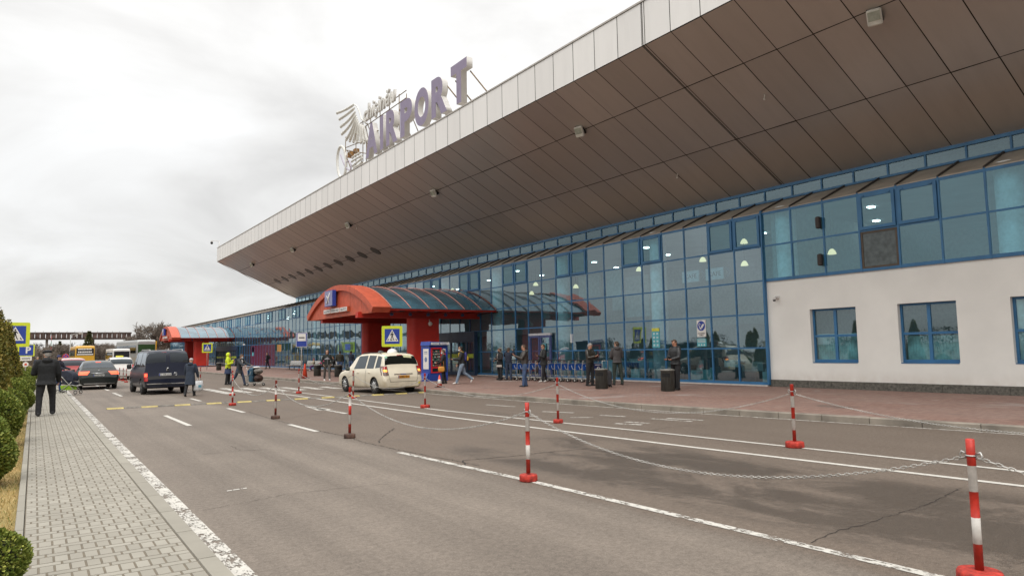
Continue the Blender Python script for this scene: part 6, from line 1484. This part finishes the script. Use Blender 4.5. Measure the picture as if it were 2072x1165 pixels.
    b.ell(hd+HR @ V((0,.090*k,-.062*k)), (.022*k,.010*k,.007*k), 8, 5, 3, HR)
    for s, q in ((-1, aL), (1, aR)):      # hands : palm, four curled fingers of unequal length, thumb at the side
        d = q[3]; w_ = q[2]; sd = Xv-d*Xv.dot(d); sd = sd.normalized() if sd.length > .2 else V((0,1,0)); nrm = d.cross(sd).normalized()
        if abs(d.z) > .6: across, inn = d.cross(Xv).normalized(), Xv*(-s)
        else: across, inn = sd, V((0,0,1))-d*d.z
        inn = (inn-d*inn.dot(d)).normalized(); across = d.cross(inn).normalized()
        pc = w_+d*.045*k; rot = Matrix((across, inn, d)).transposed()
        b.ell(pc, (.040*k,.017*k,.052*k), 10, 7, 0, rot)
        for i, (o_, l) in enumerate(((-.028,.062),(-.010,.074),(.009,.070),(.027,.054))):
            p0 = w_+d*.085*k+across*o_*k; p1 = p0+(d*.8+inn*.35).normalized()*l*.5*k; p2 = p1+(d*.35+inn*.9).normalized()*l*.5*k
            b.tube([p0, p1, p2], [.0095*k,.0088*k,.0072*k], 6); b.ell(p2, (.0072*k,)*3, 6, 4)
        sg_ = 1 if across.dot(V((0,1,0))) > 0 else -1
        p0 = w_+d*.030*k+across*.030*k*sg_; p1 = p0+(across*sg_*.75+d*.6+inn*.3).normalized()*.034*k; p2 = p1+(d*.9+inn*.5).normalized()*.028*k
        b.tube([p0, p1, p2], [.012*k,.010*k,.008*k], 6); b.ell(p2, (.008*k,)*3, 6, 4)
    o = link('body', b.mesh('body', [sk, EYE_, hair or EYE_, LIP]), t)
    # --- trousers
    b = MB(); f2 = fat**.6
    b.loft([ring(T(h), rx*k*f2, ry*k*f2, Xv, F) for h, rx, ry in ((-.075,.13,.10),(0,.158,.118),(.07,.155,.115),(.15,.140,.105))])
    for q in (L, R_):
        kn_ = q[1]; an = q[2]; m1 = q[0].lerp(kn_, .5); m2 = kn_.lerp(an, .5); d = (an-kn_).normalized()
        limb(b, [q[0]+V((0,0,.0)), m1, kn_, m2, an+d*.01*k], [.098*k*f2,.090*k*f2,.070*k*f2,.064*k*f2,.060*k*f2])
    me = fuse(b, .014, 4); set_mats(me, legs); link('trousers', me, t)
    # --- shoes
    for q in (L, R_):
        an = q[2]; d = q[3]; fw = V((0,1,0)); 
        tilt = math.atan2(d.y, -d.z); fwd_ = V((0, cos(tilt), sin(tilt)*1.0)); up_ = V((0, -sin(tilt), cos(tilt)))
        if tilt > -.25: fwd_, up_ = V((0,1,0)), V((0,0,1))
        base = an-up_*.072*k; b = MB()
        rs = [(-.075,.030,.03,.035),(-.06,.040,.045,.042),(.0,.042,.050,.048),(.06,.043,.040,.038),(.12,.046,.028,.027),(.165,.040,.022,.022),(.185,.020,.014,.016)]
        b.loft([ring(base+fwd_*y*k+up_*z*k, rx*k, rz*k, Xv, up_, 12, 2.6) for y, rx, rz, z in rs]); b.build('shoe', shoe or BLK, t)
    # --- upper garment
    b = MB(); f3 = fat**.75
    S_ = [(.02,.178,.128),(.10,.172,.128),(.20,.165,.124),(.32,.178,.134),(.42,.190,.134),(.49,.178,.112),(.53,.120,.088),(.56,.078,.076)]
    hb = .02-(.47-hem)*0
    if skirt:
        n_ = 4; 
        for i in range(n_): h = .02-skirt*(i+1)/n_; S_ = [(h, .182+.012*i, .140+.012*i)]+S_
    b.loft([ring(T(h) if h > 0 else O+V((0,0,h*k))+F*0, rx*k*f3, ry*k*f3, Xv, F, 20, 2.4) for h, rx, ry in S_])
    for s, q in ((-1, aL), (1, aR)):
        m1 = q[0].lerp(q[1], .5); m2 = q[1].lerp(q[2], .5)
        limb(b, [q[0]-Xv*s*.03*k, m1, q[1], m2, q[2]-q[3]*.01*k], [.082*k*f3,.074*k*f3,.064*k*f3,.058*k*f3,.050*k*f3])
    if collar: b.tube([nk+Xv*.072*k*cos(a)+F*.070*k*sin(a)+up*.028*k for a in [2*pi*i/12 for i in range(12)]], .020*k, 7, closed=True)
    if hood: b.ell(nk-F*.105*k+up*.0, (.125*k,.070*k,.075*k), 14, 9); b.ell(nk-F*.06*k+up*.05*k, (.10*k,.05*k,.04*k), 12, 8)
    me = fuse(b, .0135, 5)
    ms = top if isinstance(top, list) else [top]; set_mats(me, ms)
    if two:       # second cloth colour over part of the garment: two(local point, torso height)
        for p in me.polygons:
            q = p.center-O
            if two(q.x/k, q.dot(F)/k, q.dot(up)/k): p.material_index = 1
    o = link('coat' if skirt > .2 else 'jacket', me, t)
    if belt_band: 
        b = MB(); z0, z1 = belt_band[:2]
        b.loft([ring(T(h), .197*k*f3, .146*k*f3, Xv, F, 20, 2.4) for h in (z0, z1)], 0, True, False); b.build('reflective_band', belt_band[2], t)
    # --- head wear
    def cap(zc, r, m, nm, zmin=-.25, back=.0):
        b = MB(); b.ell(hd+HR @ V((0,(-.010-back)*k,zc*k)), (r[0]*k, r[1]*k, r[2]*k), 16, 10, 0, HR, zmin); return b.build(nm, m, t)
    if hair and not hoodup:
        b = MB(); b.ell(hd+HR @ V((0,-.014*k,.036*k)), (.082*k,.100*k,.100*k), 18, 12, 0, HR, -.20); b.ell(hd+HR @ V((0,-.042*k,.0)), (.078*k,.070*k,.085*k), 14, 9, 0, HR); b.ell(hd+HR @ V((.01*k,.045*k,.095*k)), (.055*k,.048*k,.040*k), 12, 7, 0, HR)
        link('hair', (lambda m_: (set_mats(m_, hair), m_)[1])(fuse(b, .010, 2)), t)
    if hat == 'flat':
        b = MB(); b.ell(hd+HR @ V((0,.005*k,.088*k)), (.112*k,.138*k,.054*k), 20, 10, 0, HR @ Matrix.Rotation(rad(-6),3,'X')); b.ell(hd+HR @ V((0,.105*k,.066*k)), (.072*k,.055*k,.012*k), 14, 6, 0, HR); b.ell(hd+HR @ V((0,-.01*k,.065*k)), (.083*k,.104*k,.04*k), 16, 7, 0, HR)
        link('flat_cap', (lambda m_: (set_mats(m_, cloth('cap_black', (.012,.013,.015))), m_)[1])(fuse(b, .011, 3)), t)
    elif hat: cap(.045, (.088,.104,.098), hat, 'knitted_hat', -.15)
    if hoodup:
        b = MB(); b.ell(hd+HR @ V((0,-.030*k,.015*k)), (.112*k,.118*k,.145*k), 20, 14, 0, HR); b.ell(nk-F*.01*k+up*.02*k, (.115*k,.095*k,.07*k), 16, 9)
        me = fuse(b, .012, 3); bm = bmesh.new(); bm.from_mesh(me)       # open the hood around the face
        dl = [v for v in bm.verts if (HR.transposed() @ (v.co-hd)).y > .045*k and abs((HR.transposed() @ (v.co-hd)).x) < .078*k and -.11*k < (HR.transposed() @ (v.co-hd)).z < .10*k]
        bmesh.ops.delete(bm, geom=dl, context='VERTS'); bm.to_mesh(me); bm.free(); set_mats(me, hoodup); link('hood', me, t)
    if beard: b = MB(); b.ell(hd+HR @ V((0,.048*k,-.085*k)), (.058*k,.048*k,.042*k), 14, 8, 0, HR); b.build('beard', beard, t)
    if mask:
        b = MB(); b.ell(hd+HR @ V((0,.060*k,-.050*k)), (.066*k,.050*k,.055*k), 14, 9, 0, HR); b.build('face_mask', mask if not isinstance(mask, bool) else mat('mask_blue', (.45,.58,.66), .8), t)
        for s in (-1, 1): b = MB(); b.tube([hd+HR @ V((s*.062*k,.055*k,-.035*k)), hd+HR @ V((s*.080*k,-.004*k,.0))], .003*k, 4); b.build('mask_strap', PWH, t)
    M = Matrix.Translation(V(loc)) @ Matrix.Rotation(rad(face), 4, 'Z')
    return dict(t=t, wl=M @ aL[2], wr=M @ aR[2], hl=M @ (aL[2]+aL[3]*.09*k), hr=M @ (aR[2]+aR[3]*.09*k), back=M @ T(.34, -.14), hip=M @ T(.0), M=M, neck=M @ nk, k=k)
def phone(pr, hand, label):
    t = thing('mobile_phone', label, 'phone', pr[hand], pr['t'].rotation_euler.z); b = MB(); b.cbox((0,.02,.02),(.07,.012,.14),0,Matrix.Rotation(rad(-50),3,'X'),.004); b.build('case', BLK, t)
def pack(pr, label, m, m2, sz=(.32,.18,.46)):
    t = thing('backpack', label, 'backpack', pr['back'], pr['t'].rotation_euler.z); b = MB(); b.cbox((0,-.05,0),sz,0,None,.07); me = modded(b, [('SUBSURF', dict(levels=2))]); set_mats(me, m); link('main_pocket', me, t)
    b = MB(); b.cbox((0,-.05-sz[1]/2,-.08),(sz[0]*.7,.08,sz[2]*.45),0,None,.03); b.build('front_pocket', m2, t)
    b = MB()
    for s in (-.11,.11): b.tube([(s,.03,.2),(s*1.1,.13,.24),(s*1.2,.27,.16),(s*1.25,.28,.0),(s*1.3,.12,-.16)], .016, 5)
    b.build('strap', m2, t)
JB = cloth('jacket_black', (.018,.018,.019)); JD = cloth('jacket_brown_black', (.030,.024,.020), .6); JG = cloth('jacket_grey', (.075,.068,.068)); JN = cloth('jacket_navy', (.018,.024,.045)); JO = cloth('jacket_olive', (.035,.034,.022)); LE = cloth('leather_brown', (.032,.026,.019), .4)
TB = cloth('trousers_black', (.015,.015,.017)); TG = cloth('trousers_grey', (.085,.082,.075)); DEN = cloth('denim_blue', (.055,.095,.19), .85, .5, 18, .3); DNL = cloth('denim_pale', (.20,.26,.34), .85, .5, 18, .2); DGN = cloth('trousers_green', (.030,.042,.034)); DNB = cloth('denim_dark', (.03,.045,.08))
PUF = cloth('puffer_black', (.017,.018,.020), .45, 1.0, 8); PUB = cloth('puffer_brown', (.040,.033,.028), .5, 1.0, 8)
HB = mat('hair_brown', (.07,.042,.025), .7, var=.2, vs=30); HK = mat('hair_dark', (.022,.016,.012), .7, var=.2, vs=30); HGY = mat('hair_grey', (.26,.24,.22), .7, var=.2, vs=30); SHW = mat('shoe_white', (.62,.60,.57), .6); SHK = mat('shoe_black', (.012,.012,.012), .5)
# man in the cap walking away on the pavement
person('man in black flat cap and black hooded jacket walking away on the left pavement', (.30,23.3,.124), 3, 1.80, dict(lL=(-4,8,5), lR=(14,6,7), aL=(10,14,80,50), aR=(4,12,25,0), head=(22,0), lean=2), cloth('cap_man_jacket', (.011,.012,.013)), TB, SHK, HGY, fat=1.28, hat='flat', hood=True, skirt=.12)
p = person('person in blue cap and blue trousers hidden behind the cap man pushing the pushchair', (.95,38.4,.124), -118, 1.72, dict(lL=(-14,20), lR=(16,8), aL=(30,8,40,0), aR=(30,8,40,0)), cloth('jacket_blue_black', (.015,.016,.03)), cloth('trousers_blue', (.018,.045,.16)), SHK, HK, hat=cloth('cap_blue', (.02,.028,.10)))
# woman with the bag
p = person('woman in long navy coat and pale knitted hat carrying a white bag beside the van', (5.45,32.0,0), -28, 1.60, dict(lL=(-10,14), lR=(16,10), aL=(8,10,20,0), aR=(2,12,12,0), head=(-14,8), lean=6), cloth('coat_navy', (.022,.032,.052)), TB, SHK, None, fat=1.15, skirt=.42, hat=cloth('hat_pale', (.42,.36,.36)), hood=True)
q = p['hr']; t = thing('carrier_bag', 'white patterned carrier bag held by the woman in the navy coat', 'bag', (q.x, q.y, q.z-.52), .4)
b = MB(); b.loft([ring(V((0,0,z)), rx, ry, V((1,0,0)), V((0,1,0)), 16, 3) for z, rx, ry in ((0,.17,.10),(.05,.20,.12),(.25,.21,.11),(.40,.19,.06),(.42,.18,.03))]); b.build('bag_body', mat('bag_plastic', (.56,.57,.58), .4, var=.12, vs=8, bump=.6, bs=12), t)
b = MB(); b.tube([(-.08,0,.41),(-.03,0,.51),(.03,0,.51),(.08,0,.41)], .010, 5); b.build('bag_handle', mat('bag_plastic', (.56,.57,.58)), t)
b = MB(); b.cbox((.0,-.118,.2),(.14,.006,.10),0); b.build('bag_print', mat('print_teal', (.12,.35,.45), .5), t)
# lime coat, trolley pusher
LIME = cloth('hivis_lime', (.56,.66,.015), .7, .5)
person('worker in lime high visibility coat with the hood up and hand at the face', (9.15,42.1,0), -112, 1.80, dict(lL=(4,4), lR=(-3,4), aL=(12,14,128,22), aR=(10,10,100,50), head=(0,6)), [LIME, cloth('hivis_navy', (.03,.045,.10))], TB, SHK, None, fat=1.15, skirt=.34, hoodup=LIME, belt_band=(.22,.26,mat('reflective', (.6,.6,.6), .4)), two=lambda x, y, z: z < -.02)
p = person('man with face mask and dark jacket pushing the loaded trolley', (9.35,40.35,0), -142, 1.78, dict(lL=(24,8), lR=(-20,22), aL=(38,8,25,0), aR=(38,8,25,0), head=(12,4), lean=10), [cloth('jacket_charcoal', (.035,.042,.048)), PWH], DNB, SHK, HB, mask=True, skirt=.22, two=lambda x, y, z: y > .08 and abs(x) < .05 and z > .2)
pack(p, 'dark rucksack on the back of the trolley pusher', JB, JB, (.30,.14,.40))
# far front of the building
p = person('man with a dark rucksack seen walking along the far plum glass', (20.3,75.4,PZ), 62, 1.72, dict(lL=(10,6), lR=(-10,14)), JB, TB, SHK, HB); pack(p, 'black rucksack of the far walking man', JB, JB)
person('hooded man in grey trousers with hands in pockets walking between two bins', (13.84,39.0,PZ), 166, 1.74, dict(lL=(14,4), lR=(-10,12), aL=(-8,18,42,22), aR=(-8,18,42,22), head=(-14,0)), [cloth('jacket_black_green', (.016,.020,.018)), mat('chevron_grey', (.30,.30,.33), .8)], TG, SHW, None, hoodup=cloth('hood_brown', (.075,.052,.036)), two=lambda x, y, z: y > .03 and (.30 < z < .42-.6*abs(x) or (abs(x) < .012 and 0 < z < .3)))
person('man in olive jacket and blue jeans standing back turned near the benches', (18.6,49.7,PZ), -24, 1.70, dict(lL=(3,3), lR=(-3,3), aL=(12,12,30,10), aR=(12,12,30,10)), JO, DEN, SHK, HK, fat=1.1)
person('man in navy jacket beside the olive jacket man with one hand at his head', (20.2,51.6,PZ), -48, 1.68, dict(lL=(2,3), lR=(-2,3), aL=(60,20,110,30), aR=(10,12,30,10)), JN, DEN, SHK, HK)
person('person in black sitting on the bench end nearest the taxi', (20.35,55.6,PZ), 92, 1.7, dict(lL=(82,80), lR=(80,84), sit=.50, aL=(30,8,60,20), aR=(30,8,60,20), lean=8, head=(0,14)), JB, TB, SHK, HK)
person('child in purple sitting on the bench with a pink hat', (20.35,60.7,PZ), 92, 1.25, dict(lL=(78,70), lR=(76,74), sit=.48, aL=(40,8,50,20), aR=(40,8,50,20)), cloth('jacket_pale', (.35,.30,.22)), cloth('trousers_purple', (.09,.02,.13)), SHW, None, hat=cloth('hat_pink', (.45,.05,.12)))
person('woman in pink top sitting at the far bench middle', (20.35,58.2,PZ), 92, 1.62, dict(lL=(82,82), lR=(80,84), sit=.50, aL=(25,8,60,20), aR=(25,8,60,20)), cloth('top_pink', (.40,.05,.12)), TB, SHK, HK)
# in front of the near doors
p = person('woman in black coat and face mask with an orange handbag by the vending machine', (16.1,29.35,PZ), 58, 1.62, dict(lL=(4,4), lR=(-4,6), aL=(14,10,60,30), aR=(4,10,18,0), head=(4,6)), JB, TB, SHK, HB, mask=True, skirt=.34, fat=1.05)
t = thing('handbag', 'orange handbag hanging at the side of the woman in black', 'bag', p['M'] @ V((-.24,.05,.70)), rad(58)); b = MB(); b.cbox((0,.04,.0),(.13,.32,.27),0,None,.04); me = modded(b, [('SUBSURF', dict(levels=1))]); set_mats(me, mat('bag_orange', (.55,.24,.03), .6, var=.1)); link('bag_body', me, t)
b = MB(); b.tube([(0,-.08,.12),(.05,-.05,.4),(.14,-.02,.62),(.22,-.06,.66)], .012, 5); b.build('strap', mat('bag_orange', (.55,.24,.03)), t)
p = person('young man in pale jeans and white shoes walking with a colourful backpack', (16.62,28.5,PZ), 64, 1.80, dict(lL=(20,4), lR=(-18,34), aL=(18,10,70,10), aR=(-6,10,40,0), head=(-8,0), lean=3), JB, DNL, SHW, HK, mask=mat('mask_white', (.6,.62,.62), .8), fat=1.08)
pack(p, 'backpack in blue, yellow and red on the walking young man', mat('pack_blue', (.05,.05,.22), .7, var=.4, vs=6), mat('pack_yellow', (.55,.36,.02), .7))
p = person('woman in black wide trousers and pale trimmed coat leaning at the door', (19.83,30.15,PZ), 100, 1.64, dict(lL=(3,3), lR=(-3,3), aL=(20,8,70,30), aR=(12,8,60,30), head=(0,10)), [JB, mat('trim_pale', (.42,.38,.34), .8)], TB, SHK, HK, mask=JB, skirt=.22, fat=1.0, two=lambda x, y, z: (abs(x-.06) < .02 and z > .1 and y > 0) or (z < -.08 and z > -.2 and y > .02))
person('man in navy jacket with his back turned beside the first trolley', (20.12,29.75,PZ), -52, 1.66, dict(lL=(3,3), lR=(-3,3), aL=(70,20,110,40), aR=(70,20,110,40), head=(0,10)), JN, DNB, SHK, HB, fat=1.1)
person('person with a pale grey hood standing behind the navy jacket man', (20.55,31.2,PZ), 60, 1.66, dict(), cloth('hood_grey', (.34,.33,.30)), TG, SHK, None, hoodup=cloth('hood_grey', (.34,.33,.30)))
p = person('man in brown puffer jacket and blue jeans reading his phone before the trolleys', (17.0,23.95,PZ), 62, 1.75, dict(lL=(6,2), lR=(-3,3), aL=(32,8,82,12), aR=(32,8,86,14), head=(0,16)), PUB, DEN, SHK, HB, fat=1.12, hood=True, skin=SKIN2); phone(p, 'hl', 'phone in the hands of the brown puffer man')
p = person('bearded man in long black coat with a bag before the trolley row', (20.0,26.6,PZ), 78, 1.80, dict(lL=(12,4), lR=(-8,8), aL=(20,8,85,20), aR=(6,20,20,0), head=(6,12)), [JB, mat('zip_white', (.6,.6,.6), .6)], TB, SHW, HB, beard=HGY, skirt=.16, two=lambda x, y, z: abs(x) < .007 and y > .06 and z > .3); phone(p, 'hl', 'phone held by the bearded man')
q = p['hr']; t = thing('shoulder_bag', 'dark brown bag hanging from the hand of the bearded man', 'bag', (q.x, q.y, q.z-.42), rad(60)); b = MB(); b.cbox((0,0,.16),(.34,.14,.36),0,None,.05); me = modded(b, [('SUBSURF', dict(levels=1))]); set_mats(me, mat('bag_brown', (.030,.020,.016), .6)); link('bag_body', me, t); b = MB(); b.tube([(-.08,0,.33),(0,0,.43),(.08,0,.33)], .01, 5); b.build('bag_handle', BLK, t)
p = person('man in brown leather jacket looking down at his phone behind the first bin', (19.05,22.15,PZ), -170, 1.76, dict(lL=(2,3), lR=(-2,3), aL=(22,4,82,38), aR=(22,4,82,38), head=(12,24)), LE, TB, SHK, HGY, fat=1.1, skin=SKIN2); phone(p, 'hl', 'phone held by the leather jacket man')
person('man in grey hooded jacket and dark green trousers seen from behind', (20.2,21.75,PZ), -26, 1.82, dict(lL=(4,3,4), lR=(-5,3,7), aL=(14,10,50,45), aR=(14,10,50,45), head=(38,0)), JG, DGN, SHK, HB, hood=True, fat=1.0, skirt=.04)
person('man in black puffer jacket and track trousers fiddling with his hands at the right bin', (19.1,17.5,PZ), 88, 1.81, dict(lL=(5,3), lR=(-4,3), aL=(16,8,58,30), aR=(16,8,58,30), head=(0,22)), PUF, [TB], SHK, HB, fat=1.1, hood=True, skirt=.05, skin=SKIN2)
# distant walkers
person('far pedestrian in dark jacket walking along the hedge', (.25,72,.12), 180, 1.72, dict(lL=(12,5), lR=(-10,10)), JN, TB, SHK, HGY)
person('person in bright blue jacket standing by the open taxi beyond the van', (7.1,78,0), 150, 1.72, dict(), cloth('jacket_bright_blue', (.03,.09,.36)), TB, SHK, HB)
person('person in dark cap beside the bright blue jacket', (6.6,84,0), 120, 1.75, dict(), JB, TB, SHK, HK)
